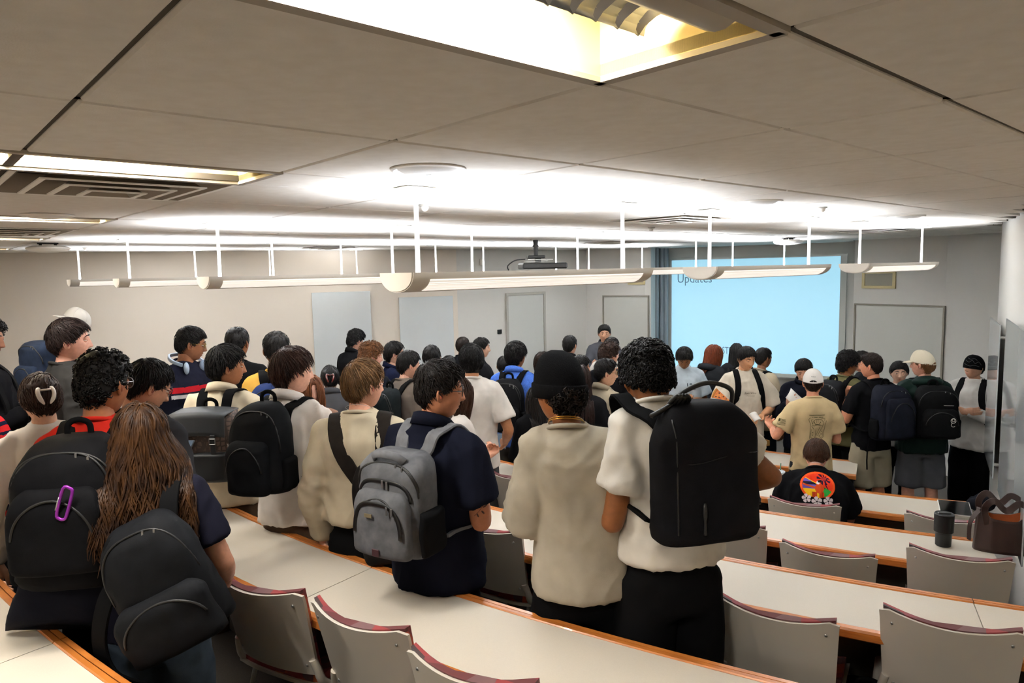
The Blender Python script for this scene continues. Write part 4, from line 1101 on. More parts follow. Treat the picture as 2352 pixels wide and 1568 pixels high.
def finish_person(sp, i):
    rng = np.random.default_rng(100 + i); s = sp['s']
    t = thing('person', sp['label'], 'person', sp['loc'], -sp['yaw']); sp['obj'] = t
    sk, lp = skin_mat(sp['tone']); hm = hair_mat(sp['hairc'], sp['hair'].get('hi'))
    # body = remeshed trunk and limbs + head + hands
    Vs, Qs, Ms = [], [], []; off = 0
    def put(V, Q, m):
        nonlocal off
        Vs.append(V); Qs.append(Q + off); Ms.append(np.full(len(Q), m) if np.isscalar(m) else m); off += len(V)
    V, Q = JOBS[sp['jb']][5:7]; put(V, Q, 0)
    P, lips = head_grid(sp['nose'], 1.0, sp['fat']); hx = sp['headxf']; HQ_ = HQ
    if sp['far']:
        P = P[::2, ::2]; lips = lips[::2, ::2]; HQ_ = grid_quads(*P.shape[:2])
    lm = lips.reshape(-1)[HQ_].sum(1) >= 3
    put(hx(P.reshape(-1, 3)), HQ_, np.where(lm, 1, 0))
    for sx in (-1, 1):
        c = np.array([sx * .0775, -.006, -.006]); V, Q = ball_q(c, (.009, .019, .031), 12, 9, rotz(sx * .45) @ rotx(.15)); 
        V = V + np.array([sx, 0, 0]) * (0.006 * smoothstep(0.0, -.02, V[:, 1] - c[1]))[:, None]; put(hx(V), Q, 0)
        V, Q = ball_q(c + [sx * .007, .006, -.002], (.004, .008, .014), 8, 6, rotz(sx * .45)); put(hx(V), Q, 1)
        e = np.array([sx * .0315, .0765, .0125]); V, Q = ball_q(e, .0125, 12, 9); put(hx(V), Q, 2)
        V, Q = ball_q(e + [0, .0072, -.0015], (.0066, .0062, .0066), 10, 7); put(hx(V), Q, 3)
        V, Q = ball_q(e + [0, .0012, .0048], (.0146, .0138, .0100), 12, 7, rotx(-.15)); put(hx(V), Q, 0)
        V, Q = ball_q(e + [0, 0, -.0085], (.0138, .0128, .0065), 12, 6); put(hx(V), Q, 0)
        if sp['brows']:
            bp = np.array([(sx * .013, .0945, .0345), (sx * .024, .0945, .0368), (sx * .036, .088, .0362), (sx * .047, .078, .0295)])
            V, Q = tube_q(bp, [.0026, .003, .0026, .0013], 6); put(hx(V), Q, 4)
    for sd in (1, -1):
        if not sp['hands']: break
        S, E, W, fd, pn, hp = sp['arm'][sd]; V, Q = JOBS[HANDJ[hp]][5:7]; V = V * 1.04
        if sd < 0: V = V * np.array([-1, 1, 1]); Q = Q[:, ::-1]
        yv = unit(fd); zv = -unit(pn - yv * (np.asarray(pn) @ yv)); xv = np.cross(yv, zv)
        R = np.stack([xv, yv, zv], 1); Wb = sp['bend'](W)
        put((V @ R.T) * s + Wb, Q, 0)
    body = link_mesh('body', quad_mesh('body', np.vstack(Vs), np.vstack(Qs), [sk, lp, m_eye, m_iris, hm], np.concatenate(Ms)), t)
    # hair
    h = dict(sp['hair'])
    if h.get('style') != 'none':
        if sp['far'] and 'n' not in h: h['n'] = {'long': 300, 'curly': 300}.get(h.get('style'), 460)
        V, Q = hair_build(h, rng); sp['hairobj'] = link_mesh('hair', quad_mesh('hair', hx(V), Q, hm), t)
    if sp['beard']:
        az, dz = np.meshgrid(np.linspace(-1.5, 1.5, 30), np.linspace(-.93, -.12, 16)); P2v = skull(az, dz)
    # top
    V, Q = JOBS[sp['jt']][5:7]; Vw = wrinkle(V / s, Q, sp['wr'], i) * s; sp['topV'] = Vw; sp['topQ'] = Q
    cm = cloth_mat(sp['topc'], sp['kind']); sp['shirt'] = link_mesh({'jacket': 'jacket', 'sweater': 'sweater'}.get(sp['top'], 'shirt'), quad_mesh('shirt', Vw, Q, cm), t)
    V, Q = JOBS[sp['jp']][5:7]; pn_ = 'shorts' if sp['pant'] == 'shorts' else 'trousers'
    link_mesh(pn_, quad_mesh(pn_, wrinkle(V / s, Q, .008, i + 50, (8, 8, 6)) * s, Q, cloth_mat(sp['pants'], sp['pants_kind'])), t)
    # collar
    if sp['collar']:
        a = np.linspace(0, 2 * math.pi, 25)[:-1]; ez = sp['ease']
        rx, ry = .064 + ez * .2, .062 + ez * .2
        ring = np.stack([rx * np.cos(a), -.018 + ry * np.sin(a), 1.474 - .026 * np.sin(a)], 1)
        mb = MB()
        if sp['collar'] == 'crew': mb.tube(sp['bend'](ring), .0085 * s, 8, closed=True)
        elif sp['collar'] == 'polo':
            r0 = np.stack([(rx + .010) * np.cos(a), -.016 + (ry + .010) * np.sin(a), 1.468 - .02 * np.sin(a)], 1); r1 = np.stack([(rx - .004) * np.cos(a), -.014 + (ry - .004) * np.sin(a), 1.505 - .03 * np.sin(a)], 1)
            r2_ = np.stack([(rx + .006) * np.cos(a), -.017 + (ry + .006) * np.sin(a), 1.504 - .03 * np.sin(a)], 1); r3 = np.stack([(rx + .022) * np.cos(a), -.019 + (ry + .018) * np.sin(a), 1.464 - .026 * np.sin(a)], 1)
            mb.loft([sp['bend'](r) for r in (r0, r1, r2_, r3)], closed=True)
        elif sp['collar'] == 'hood':
            for k in range(3): mb.tube(sp['bend'](ring + np.array([0, -.03 * k * .5, -.012 * k]) * np.array([1, 1, 1]) + (np.stack([.012 * k * np.cos(a), .012 * k * np.sin(a), 0 * a], 1))), (.018 + .008 * k) * s, 8, closed=True)
        mb.build('collar' if sp['collar'] != 'hood' else 'hood', cm if not sp.get('collarc') else cloth_mat(sp['collarc']), t, smooth=True)
    # shoes
    for sd in (1, -1):
        c2 = sp['leg%d' % sd][2]; rings = []
        for yy, rx, hz in ((-.085, .02, .05), (-.07, .034, .075), (-.02, .038, .09), (.05, .042, .075), (.11, .046, .05), (.155, .040, .04), (.178, .018, .022)):
            q = ellipse(12, rx, hz / 2, 2.8); rings.append(np.stack([c2[0] + q[:, 0], c2[1] + yy + 0 * q[:, 0], hz / 2 + q[:, 1] + (c2[2] - .09)], 1))
        mb = MB(); mb.loft([sp['bend'](r) for r in rings]); mb.build('shoe', cloth_mat(sp['shoes']), t, smooth=True)
    return t
# ------------------------------------------------------------------ people: who stands where
BK = '#12100f'
def SH(**k): return dict(dict(style='short', t=(.024, .014, .012)), **k)
def CU(**k): return dict(dict(style='curly', t=(.035, .022, .020)), **k)
def LG(**k): return dict(dict(style='long', t=(.016, .013, .012), len=.40), **k)
C = {}
# nearest, third-row aisle
C[1] = person(1482, 775, 2.56, -14, 'person in a white polo shirt with big tight curls and a plain black backpack', -6, 26, tone='#8a5530', hair=CU(t=(.048, .026, .018), n=1500, cr=.0065, len=.012, r=.003, turns=1.3, low=-.02), hairc='#0f0c0b', top='polo', collar='crew', topc='#d9d4ca', ease=.030, zh=.98, shoulder=.93, hoff=.085, neck=-.05, sl_len=.62, arms=(((.40, -.03, 1.20), (.22, .14, 1.12), (-.6, .6, -.3), (-1, 0, 0), 'grip'), ((.225, -.03, 1.14), (.12, .18, 1.12), (-.6, .6, .0), (-1, 0, 0), 'grip')), pants='#121213', crown=.04, girth=.97, pant='wide')
C[2] = person(1287, 812, 2.55, 2, 'person in a black ribbed beanie and loose light grey tee', -36, 10, roll=4, tone='#9a6038', hair=CU(t=(.01, .016, .024), n=320, cut=.005, cr=.009, len=.02, low=.02), hairc='#17110d', topc='#aba292', ease=.040, zh=.90, sleeve='elbow', shoulder=.95, hoff=.06, arms=(((.21, .02, 1.14), (.07, .22, 1.18), (-.5, .8, .2), (-.3, .3, 1), 'grip'), ((.21, .02, 1.14), (.07, .22, 1.18), (-.5, .8, .2), (-.3, .3, 1), 'grip')), pants='#0f0f10', pant='wide', crown=.03, wr=.014, girth=.93)
C[3] = person(1003, 818, 2.80, 30, 'person in a navy polo with glasses and a leaf tattoo on the arm', 78, 6, tone='#bb7d5c', hair=SH(t=(.040, .018, .014), len=.036, lift=.55, rand=.5, sweep=(0, .4, .1)), hairc='#15110f', top='polo', collar='polo', topc='#171925', ease=.026, zh=.84, girth=1.14, arms=('front', 'front'), pants='#0d0d10', crown=.036, fat=.10)
C[4] = person(828, 818, 3.15, 3, 'blond person in a beige knit sweater with one dark bag strap', 46, 4, tone='#d9a085', hair=SH(t=(.034, .024, .020), len=.06, lift=.2, sweep=(.25, .5, 0), rand=.22, grav=.5, low=.0), hairc='#5a4128', top='sweater', topc='#b9ad95', ease=.026, zh=1.0, arms=('front', 'down'), pants='#131314', crown=.03, sleeve='long')
C[5] = person(664, 790, 3.45, 16, 'person in a white long sleeved pullover with flowing brown hair', 56, 4, tone='#dca78e', hair=SH(t=(.040, .032, .026), len=.075, lift=.18, sweep=(.1, .35, 0), rand=.2, grav=.55, low=.02), hairc='#33211a', top='polo', sleeve='long', collar='polo', topc='#e4ddd5', ease=.03, zh=.88, arms=('front', 'front'), pants='#5a4a3c', crown=.034)
C[6] = person(512, 785, 3.85, 2, 'person in a cream polo with a brown patterned backpack', 60, 4, tone='#a56c48', hair=SH(t=(.040, .028, .026), len=.06, lift=.3, rand=.25, sweep=(0, -.2, 0), low=.03), hairc=BK, top='polo', collar='polo', topc='#d8cbb0', ease=.028, zh=.86, arms=('front', 'front'), pants='#5b4a3a', pant='wide', crown=.036)
# left block, second-row aisle
C[7] = person(318, 922, 2.28, -8, 'person with long wavy brown hair in a navy tee with a tote and slouching backpack', -24, 6, tone='#d99f84', hair=LG(t=(.014, .016, .016), len=.42, n=1000, r=.0058, wave=.024, spread=.55, hi='#44290f', back_y=-.128), hairc='#221208', topc='#1c1c28', ease=.016, zh=.88, girth=.96, sleeve='short', arms=(((.27, -.03, 1.16), (.24, .16, .99), (-.2, .8, -.4), (-1, 0, 0), 'relaxed'), ((.20, .05, 1.14), (.06, .2, 1.2), (-.5, .7, .3), (0, 0, 1), 'grip')), pants='#39424c', pants_kind='denim', pant='wide', crown=.014)
C[8] = person(228, 795, 2.48, -9, 'person in a red shirt and glasses under a huge black backpack with a purple carabiner', 12, 8, tone='#9c623f', hair=CU(t=(.036, .014, .010), n=520, cr=.006, len=.015, r=.0036), hairc=BK, topc='#b3261c', ease=.022, zh=.84, arms=('front', 'front'), pants='#18181a', crown=.036)
C[9] = person(88, 852, 2.95, -36, 'person in a white long sleeved top with hair clipped up by a shell claw', -44, 12, tone='#d29c7c', hair=SH(t=(.020, .018, .030), len=.07, lift=.05, sweep=(0, -.6, .1), rand=.12, r=.0045), hairc='#2b1a12', topc='#d6ccc2', sleeve='long', ease=.012, zh=.90, girth=.94, arms=('front', 'down'), pants='#2d3a4a', pants_kind='denim', crown=.018, collar=None)
C[10] = person(148, 725, 3.9, 36, 'person in a dark grey tee seen in profile with thick brown hair', 64, 2, tone='#d8a08a', hair=SH(t=(.036, .024, .022), len=.05, lift=.35, sweep=(0, .3, 0), rand=.35, low=.0), hairc='#1c1210', topc='#2c2b2a', ease=.03, zh=.84, arms=('down', 'down'), pants='#1a1a1c', crown=.034)
C[11] = person(178, 707, 4.7, 28, 'person in a backwards light grey cap and light grey sweatshirt', 50, 22, tone='#d29a80', hair=SH(cut=.02, n=200), hairc='#4a3524', top='sweater', topc='#b9b1a4', ease=.03, zh=.84, arms=('front', 'front'), pants='#222226', crown=.02, far=True)
C[12] = person(-44, 722, 3.9, 70, 'person cut off by the left picture edge, dark hair', 75, 10, tone='#c98f70', hair=CU(n=400), hairc=BK, top='jacket', topc='#17171a', arms=('phone', 'phone'), crown=.03, ease=.03)
C[54] = person(-85, 830, 3.35, 5, 'person in a red and navy striped top at the left picture edge', 0, 5, tone='#c98f70', hair=SH(), hairc=BK, topc='#b01f22', ease=.02, zh=.84, arms=('down', 'down'), crown=.02)
C[13] = person(352, 815, 3.42, 5, 'person in a charcoal sweatshirt and glasses looking down', 44, 28, lean=6, tone='#c18b6c', hair=SH(t=(.030, .022, .014), len=.042, lift=.3, grav=.4), hairc=BK, top='sweater', topc='#302f31', ease=.03, zh=.82, arms=('phone', 'phone'), pants='#2b3442', pants_kind='denim', crown=.028)
C[14] = person(436, 745, 4.8, 112, 'person in a navy sweater with red and white chest stripes, headphones round the neck', 64, 12, tone='#8a5a3e', hair=SH(t=(.032, .012, .010), len=.04, lift=.35, sweep=(0, .7, 0)), hairc=BK, top='sweater', topc='#1c1d2a', ease=.03, zh=.82, arms=('phone', 'phone'), pants='#232b3a', pants_kind='denim', crown=.03)
C[15] = person(540, 748, 5.5, -6, 'person in a black tee with cropped black hair by the left wall', 8, 0, tone='#8f5c3d', hair=SH(t=(.024, .014, .010), len=.022, lift=.4), hairc=BK, topc='#161617', ease=.024, arms=('front', 'front'), crown=.024, far=True)
C[16] = person(633, 757, 5.1, -12, 'person in a yellow shirt with a navy backpack', -18, 0, tone='#94603f', hair=SH(t=(.034, .018, .012), len=.032, lift=.5, rand=.5), hairc=BK, topc='#d9a94e', ease=.026, arms=('front', 'front'), crown=.032, far=True, collar='crew')
C[17] = person(703, 858, 4.8, 140, 'smiling person half hidden behind the white pullover', 150, 4, tone='#dca58e', hair=LG(n=260, len=.3, r=.008, front_locks=1), hairc='#5a3520', topc='#8d6a58', arms=('front', 'front'), crown=.016, far=True, xoff=(0.02, 0), ht=1.58)
C[18] = person(757, 836, 5.5, -8, 'person in a grey wool coat with black hair pinned up by a claw', -14, 8, tone='#c99a7c', hair=SH(t=(.018, .016, .034), len=.06, lift=.1, sweep=(0, -.5, .1), rand=.3), hairc=BK, top='jacket', topc='#47474a', ease=.036, collar='polo', arms=('front', 'front'), crown=.018, far=True, ht=1.58)
C[19] = person(817, 752, 7.6, 36, 'person in a black overshirt with tousled curls by the left glass board', 40, 16, tone='#d6a288', hair=CU(t=(.046, .026, .02), n=420, len=.03, cr=.011), hairc=BK, top='jacket', topc='#151517', ease=.034, collar='polo', arms=('phone', 'phone'), crown=.045, far=True)
C[20] = person(848, 780, 5.6, 28, 'ginger person with short curly hair', 60, 6, tone='#dca088', hair=CU(t=(.036, .020, .014), n=460, len=.024, cr=.009), hairc='#5c3a20', top='sweater', topc='#23252c', arms=('front', 'front'), crown=.035, far=True)
C[21] = person(903, 780, 6.8, 78, 'person in a navy zip jacket with shaggy black hair', 76, 6, tone='#d6a68c', hair=SH(t=(.036, .030, .028), len=.06, grav=.6, low=.02), hairc=BK, top='jacket', topc='#171b30', ease=.03, collar='polo', arms=('front', 'front'), crown=.034, far=True)
C[22] = person(937, 800, 5.5, 40, 'person in a taupe tee with short black hair and a dark backpack', 62, 10, tone='#d8a48a', hair=SH(t=(.036, .022, .018), len=.045, lift=.35), hairc=BK, topc='#6d6259', ease=.03, arms=('front', 'front'), crown=.034, far=True)
C[23] = person(990, 790, 6.4, 0, 'person seen as a smooth black head of hair above the navy polo man', 0, 0, tone='#cf9d80', hair=SH(t=(.028, .024, .022), len=.05, lift=.1, grav=.5), hairc=BK, topc='#1b1b1e', arms=('front', 'front'), crown=.026, far=True)
C[24] = person(1030, 814, 6.8, 0, 'person with dark hair almost hidden left of the white tee', 0, 0, tone='#c99476', hair=SH(t=(.026, .02, .018)), hairc=BK, topc='#2a2a2c', arms=('front', 'front'), crown=.024, far=True)
C[25] = person(1060, 772, 8.0, 20, 'person with braided cornrows', 45, 0, tone='#b98360', hair=dict(style='short', t=(.010, .008, .008), len=.02, n=260, lift=.05, rand=.05, sweep=(0, -.4, 0)), hairc='#1a120e', top='jacket', topc='#1d1d20', arms=('front', 'front'), crown=.012, far=True)
C[26] = person(1103, 772, 7.6, 70, 'person in a black jacket over a white tee, black hair in profile', 82, 4, tone='#dba98f', hair=SH(t=(.032, .026, .026), len=.055, grav=.5, low=.02), hairc=BK, top='jacket', topc='#19191b', ease=.034, arms=('front', 'front'), crown=.03, far=True)
C[27] = person(1082, 785, 5.3, 2, 'person in a plain white tee with thick black hair', -6, 0, tone='#b67c55', hair=SH(t=(.034, .026, .022), len=.05, lift=.3, rand=.35, low=.03), hairc=BK, topc='#ddd6cd', ease=.034, zh=.86, arms=(((.26, -.03, 1.16), (.24, .14, 1.0), (-.3, .8, -.3), (-1, 0, 0), 'grip'), 'front'), pants='#4a4a4a', crown=.032)
C[28] = person(1048, 862, 3.85, 60, 'person with long brown hair between the navy polo and the white tee', 80, 6, tone='#c98f70', hair=LG(len=.36, n=420, r=.006, wave=.008, front_locks=1), hairc='#2c1a11', topc='#d8d0c8', girth=.9, ease=.014, zh=.9, arms=('front', 'front'), crown=.016, ht=1.58)
C[29] = person(1157, 815, 6.9, 0, 'person with black hair peeking out left of the blue shirt', 0, 0, tone='#c08a68', hair=SH(), hairc=BK, topc='#1b1b1d', arms=('front', 'front'), crown=.024, far=True)
C[30] = person(1182, 780, 6.0, 18, 'person in a bright blue short sleeved shirt with a black backpack', 34, 2, tone='#b67d58', hair=SH(t=(.040, .030, .024), len=.05, lift=.4, rand=.45, low=.03), hairc=BK, top='polo', collar='polo', topc='#4467b4', kind='heather', ease=.03, zh=.86, arms=('front', 'front'), pants='#3a3733', crown=.036)
C[31] = person(1247, 805, 6.3, 8, 'person with wispy brown hair behind the black beanie', 4, 4, tone='#c99476', hair=SH(t=(.03, .024, .022), len=.06, rand=.5), hairc='#241913', topc='#2b2b2d', arms=('front', 'eat'), crown=.028, far=True)
C[32] = person(1307, 768, 7.8, 10, 'person in a black shirt with cropped hair near the far corner', 30, 0, tone='#d3a086', hair=SH(t=(.024, .014, .010), len=.024), hairc=BK, top='polo', collar='polo', topc='#1a1a1c', arms=('front', 'front'), crown=.024, far=True)
C[33] = person(1388, 742, 9.2, 183, 'person in a grey shirt facing the camera before the left whiteboard', 186, 4, tone='#cf9a7c', hair=SH(t=(.036, .02, .016), len=.045, sweep=(.2, .7, 0)), hairc=BK, top='jacket', topc='#4a4b50', ease=.026, collar='polo', arms=('gest', 'gest'), crown=.034, far=True)
C[34] = person(1402, 772, 7.4, 20, 'person with dark hair standing in front of the man in the grey shirt', 50, 0, tone='#cf9a7c', hair=SH(t=(.03, .02, .016)), hairc='#191310', topc='#d8d4cc', arms=('front', 'front'), crown=.028, far=True)
C[35] = person(1396, 782, 6.6, 40, 'person in a black tee with curly brown hair and bare forearm', 72, 4, tone='#d8a48c', hair=CU(t=(.036, .022, .016), n=420, len=.024), hairc='#2c1c14', topc='#17171a', ease=.024, arms=('eat', 'front'), crown=.036, far=True)
C[36] = person(1332, 812, 6.4, 45, 'person with messy black hair in profile behind the beanie', 88, 10, tone='#d4a084', hair=SH(t=(.034, .03, .026), len=.06, rand=.55, lift=.4), hairc=BK, topc='#1f1f22', arms=('front', 'front'), crown=.032, far=True)
C[37] = person(1332, 836, 5.4, 5, 'person with long straight dark brown hair right of the beanie', 0, 4, tone='#d4a084', hair=LG(len=.36, n=320, wave=.003), hairc='#1d100c', topc='#1a1a1c', arms=('front', 'front'), crown=.016, far=True, girth=.9, ht=1.58)
C[38] = person(1388, 818, 5.7, 50, 'person in a tan knit quarter zip and glasses', 86, 4, tone='#d3a282', hair=SH(t=(.034, .012, .010), len=.032, lift=.5, sweep=(0, .3, 0)), hairc=BK, top='sweater', topc='#a59983', ease=.028, collar='polo', arms=(((.235, .02, 1.15), (.12, .26, 1.2), (-.3, .8, .5), (-.5, -.5, .5), 'grip'), 'front'), crown=.034, far=True)
C[39] = person(1232, 885, 5.0, -15, 'person with long black hair and dark jacket between the blue shirt and the beanie', -20, 6, tone='#c99476', hair=LG(len=.42, n=320, wave=.006), hairc='#14100e', top='jacket', topc='#141416', arms=('front', 'front'), crown=.016, far=True, girth=.92, ht=1.58)
# front right group
C[40] = person(1572, 793, 7.0, 186, 'person in a pale blue tee looking down before the screen', 192, 36, tone='#96633f', hair=SH(t=(.040, .024, .018), len=.05, lift=.45, rand=.5, sweep=(0, .6, 0)), hairc=BK, topc='#b6c2ca', ease=.036, zh=.80, arms=('front', 'front'), crown=.038, nose=1.05)
C[41] = person(1637, 790, 7.6, 62, 'person with auburn hair in a dark hoodie before the screen', 84, 4, tone='#dba88f', hair=LG(len=.24, n=360, wave=.004, front_locks=1), hairc='#5a2a17', top='jacket', topc='#26272a', collar='hood', ease=.034, arms=('front', 'front'), crown=.018, far=True, ht=1.58)
C[42] = person(1692, 787, 8.1, 10, 'person with long black hair eating beside the auburn haired one', 20, 2, tone='#d9a88c', hair=LG(len=.40, n=360, wave=.002), hairc=BK, top='jacket', topc='#1e1f22', arms=('front', 'eat'), crown=.018, far=True, ht=1.58)
C[43] = person(1716, 792, 6.6, 176, 'person in a cream tee holding a pizza slice, facing the camera', 166, 14, tone='#cf976f', hair=SH(t=(.034, .026, .018), len=.06, sweep=(.5, .5, 0), grav=.6), hairc=BK, topc='#d3c8b6', ease=.042, zh=.84, sleeve='elbow', arms=(((.28, .03, 1.17), (.42, .20, 1.20), (.3, .9, .2), (-.2, .2, -1), 'pinch'), ((.30, .02, 1.17), (.08, .2, 1.06), (-.8, .5, -.1), (0, .3, -1), 'relaxed')), pants='#8c8a84', pant='wide', crown=.032)
C[44] = person(1752, 795, 7.1, 62, 'person in a beige tee with a navy backpack behind the cream tee', 70, 4, tone='#8a5a3c', hair=SH(t=(.026, .012, .01), len=.024), hairc=BK, topc='#b9ab92', ease=.03, arms=('down', 'down'), pants='#20242e', crown=.026, far=True)
C[45] = person(1846, 820, 6.5, 202, 'person in a dark suit jacket reading a sheet of paper', 206, 26, tone='#d2a083', hair=SH(t=(.036, .018, .014), len=.042, lift=.5, sweep=(0, .4, .1)), hairc=BK, top='jacket', topc='#14161e', ease=.03, zh=.78, collar='polo', arms=(((.24, .05, 1.16), (.16, .24, 1.25), (-.2, .5, .8), (-.4, -.6, .4), 'pinch'), ((.24, .05, 1.16), (.12, .24, 1.2), (-.3, .5, .7), (-.4, -.6, .4), 'grip')), crown=.034)
C[46] = person(1868, 848, 5.6, 4, 'person in a white cap and tan tee with a snake shield printed on the back', 22, 8, tone='#cf8f70', hair=SH(cut=.03, t=(.02, .014, .014), len=.02, n=420), hairc='#1a1310', topc='#c3ad84', ease=.026, zh=.84, girth=0.94, arms=('front', ((.31, .0, 1.17), (.29, .2, 1.15), (.1, .9, .35), (-.3, .3, 1), 'pinch')), pants='#2a2b2e', crown=.016, collar='crew')
C[48] = person(1946, 800, 6.4, 62, 'person in an olive tee with loose black curls and a thin gold chain', 84, 4, tone='#9c6844', hair=CU(t=(.046, .034, .026), n=560, len=.026, cr=.011), hairc=BK, topc='#6d6948', ease=.03, arms=('down', 'down'), pants='#141416', crown=.045)
C[49] = person(1984, 803, 6.9, -30, 'person hidden behind the black tee, only dark hair and an elbow showing', -60, 0, tone='#c98f74', hair=SH(), hairc=BK, topc='#222326', arms=('strap', 'strap'), crown=.024, far=True)
C[50] = person(2006, 808, 6.0, -10, 'person in a black tee and khaki shorts with a dark navy backpack', -46, 2, tone='#cf8c6c', hair=SH(t=(.026, .010, .008), len=.022, lift=.5, r=.003, n=1100, sweep=(0, .5, 0)), hairc='#1c1411', topc='#121214', ease=.014, girth=1.0, zh=.86, arms=('strap', 'strap'), pants='#9c927c', pant='shorts', crown=.024)
C[51] = person(2066, 825, 6.5, 205, 'person in a white tee facing the camera between two backpacks', 203, 4, tone='#dcaf94', hair=SH(t=(.034, .028, .02), len=.06, sweep=(.2, .6, 0), grav=.6), hairc=BK, topc='#d8d3cc', ease=.03, arms=('front', 'front'), crown=.032)
C[52] = person(2124, 805, 6.0, 10, 'person in a cream cap and dark green windbreaker with a black backpack', -38, 2, tone='#d59c84', hair=SH(cut=.02, t=(.02, .02, .022), len=.035, n=500, grav=.5, low=.02), hairc='#6b4a30', top='jacket', topc='#1a2a25', kind='shell', ease=.04, collar='hood', zh=.84, arms=('front', 'front'), pants='#55565a', pant='shorts', crown=.02, girth=1.04)
C[53] = person(2242, 815, 6.4, -128, 'person in a black graphic beanie and white long sleeved tee with folded arms', -104, -2, tone='#d3a082', hair=SH(cut=-.01, t=(.012, .014, .02), len=.03, n=200), hairc=BK, topc='#d9d5cf', sleeve='long', ease=.04, zh=.80, arms=('cross', 'cross'), pants='#0e0e0f', pant='wide', crown=.02)
# seated
C[47] = person(1877, 1000, 4.85, 20, 'person sitting in a black tee with a sunset print on the back', 26, 42, lean=24, tone='#cf9074', hair=SH(t=(.028, .024, .02), len=.05, lift=.4, rand=.45, low=.02), hairc='#3b2416', topc='#121214', ease=.034, zh=.90, girth=1.1, arms=('table', 'table'), pants='#1b1c20', crown=.028, seat=True)
run_jobs()
for i, (k, sp) in enumerate(C.items()):
    finish_person(sp, i)
    r = math.hypot(sp['loc'][0] - ARC_C[0], sp['loc'][1] - ARC_C[1])
    print('PERSON', k, 'h', round(sp['s'] * 1.75, 2), 'tier', sp['k'], 'r-Rfar', round(r - RK(sp['k']), 2), 'gap behind', round(RK(sp['k'] - 1) - r, 2) if sp['k'] > 1 else '')
# ------------------------------------------------------------------ backpacks and worn things
from mathutils.bvhtree import BVHTree
def world_of(sp, p):
    return rotz(-sp['yaw']) @ np.asarray(p, float) + sp['loc']
def worn(sp, name, label, cat, base):
    """an Empty at `base` (person space) turned like the person; children are given in person space minus base"""
    t = thing(name, label, cat, world_of(sp, base), -sp['yaw']); t_base = np.asarray(base, float)
    def add(mb, pname, m, smooth=True, parent=None, lab=None):
        mb.xf(t=-t_base); return mb.build(pname, m, parent or t, smooth=smooth, label=lab)
    return t, add
def shirt_bvh(sp):
    if 'bvh' not in sp: sp['bvh'] = BVHTree.FromPolygons(sp['topV'].tolist(), sp['topQ'].tolist())
    return sp['bvh']
m_zip = mat('zip_black', '#0b0b0b', 0.5); m_pull = mat('zip_pull', '#8d8d8d', 0.35, metal=0.8); m_gold = mat('gold', '#b98a3a', 0.3, metal=0.9)
m_strap_blk = mat('strap_black', '#0d0d0e', 0.85, bump=0.3, bscale=800, spec=0.06)
def pack_mat(c, rough=0.75): return mat('pack_' + c[1:], c, rough, col2='#%02x%02x%02x' % tuple(min(255, int(int(c[i:i+2], 16) * 1.25 + 2)) for i in (1, 3, 5)), nscale=20, bump=0.35, bscale=900, spec=0.06)
def signature_mat():
    if 'signature' in MATS: return MATS['signature']
    m = bpy.data.materials.new('signature'); m.use_nodes = True; nt = m.node_tree; N = nt.nodes; L = nt.links; b = N['Principled BSDF']
    tc = N.new('ShaderNodeTexCoord'); v = N.new('ShaderNodeTexVoronoi'); v.inputs['Scale'].default_value = 42; v.feature = 'DISTANCE_TO_EDGE'; v.inputs['Randomness'].default_value = 0.35
    r = N.new('ShaderNodeValToRGB'); r.color_ramp.elements[0].position = 0.06; r.color_ramp.elements[1].position = 0.22
    r.color_ramp.elements[0].color = (*lin('#3a2e28'), 1); r.color_ramp.elements[1].color = (*lin('#6b574b'), 1)
    L.new(tc.outputs['Object'], v.inputs['Vector']); L.new(v.outputs['Distance'], r.inputs[0]); L.new(r.outputs[0], b.inputs['Base Color']); b.inputs['Roughness'].default_value = 0.6
    MATS['signature'] = m; return m
class Pack:
    """soft box worn on the back: x across, z up, y0 the plane against the back"""
    def __init__(self, w, h, d, z0, y0, x0=0.0, e=3.4, rt=0.26, rb=0.10, topw=0.5, tilt=0.0, pitch=0.0, bulge=0.12):
        self.__dict__.update(locals())
    def prof(self, t):
        fb = np.sqrt(np.maximum(0, 1 - (1 - np.minimum(t / self.rb, 1)) ** 2)); ft = np.sqrt(np.maximum(0, 1 - (np.maximum(t - (1 - self.rt), 0) / self.rt) ** 2))
        wx = self.w / 2 * (self.topw + (1 - self.topw) * ft) * (.86 + .14 * fb); dd = self.d * (.42 + .58 * ft) * (.62 + .38 * fb) * (1 + self.bulge * (.5 - t))
        return wx, dd
    def place(self, P):
        P = np.asarray(P, float); c = np.array([0, 0, self.h * .8])
        R = roty(self.tilt) @ rotx(self.pitch)
        return (P - c) @ R.T + c + np.array([self.x0, self.y0, self.z0])
    def front(self, x, z):
        wx, dd = self.prof(np.clip(z / self.h, 0.001, .999)); u = np.clip(np.abs(x) / wx, 0, .999)
        return -dd / 2 - dd / 2 * (1 - u ** self.e) ** (1 / self.e)
    def rings(self, grow=0.0, seed=0):
        R = []
        for t in np.concatenate([[0.0, .02, .05], np.linspace(.1, .72, 10), np.linspace(.76, .97, 9), [.99, .9995]]):
            wx, dd = self.prof(t); q = ellipse(36, wx + grow, dd / 2 + grow, self.e, t * self.h, 0, -dd / 2); R.append(q)
        R = np.array(R); n = R - np.array([0, 0, 0]); c = R.mean(1, keepdims=True); nn = R - c; nn /= np.linalg.norm(nn, axis=2, keepdims=True) + 1e-9
        w = vnoise(R.reshape(-1, 3) * np.array([16, 16, 11]) + seed * 3.7).reshape(R.shape[:2]); w = 1 - np.abs(2 * w - 1)
        return R + nn * ((w ** 2 - .35) * 0.010)[..., None]
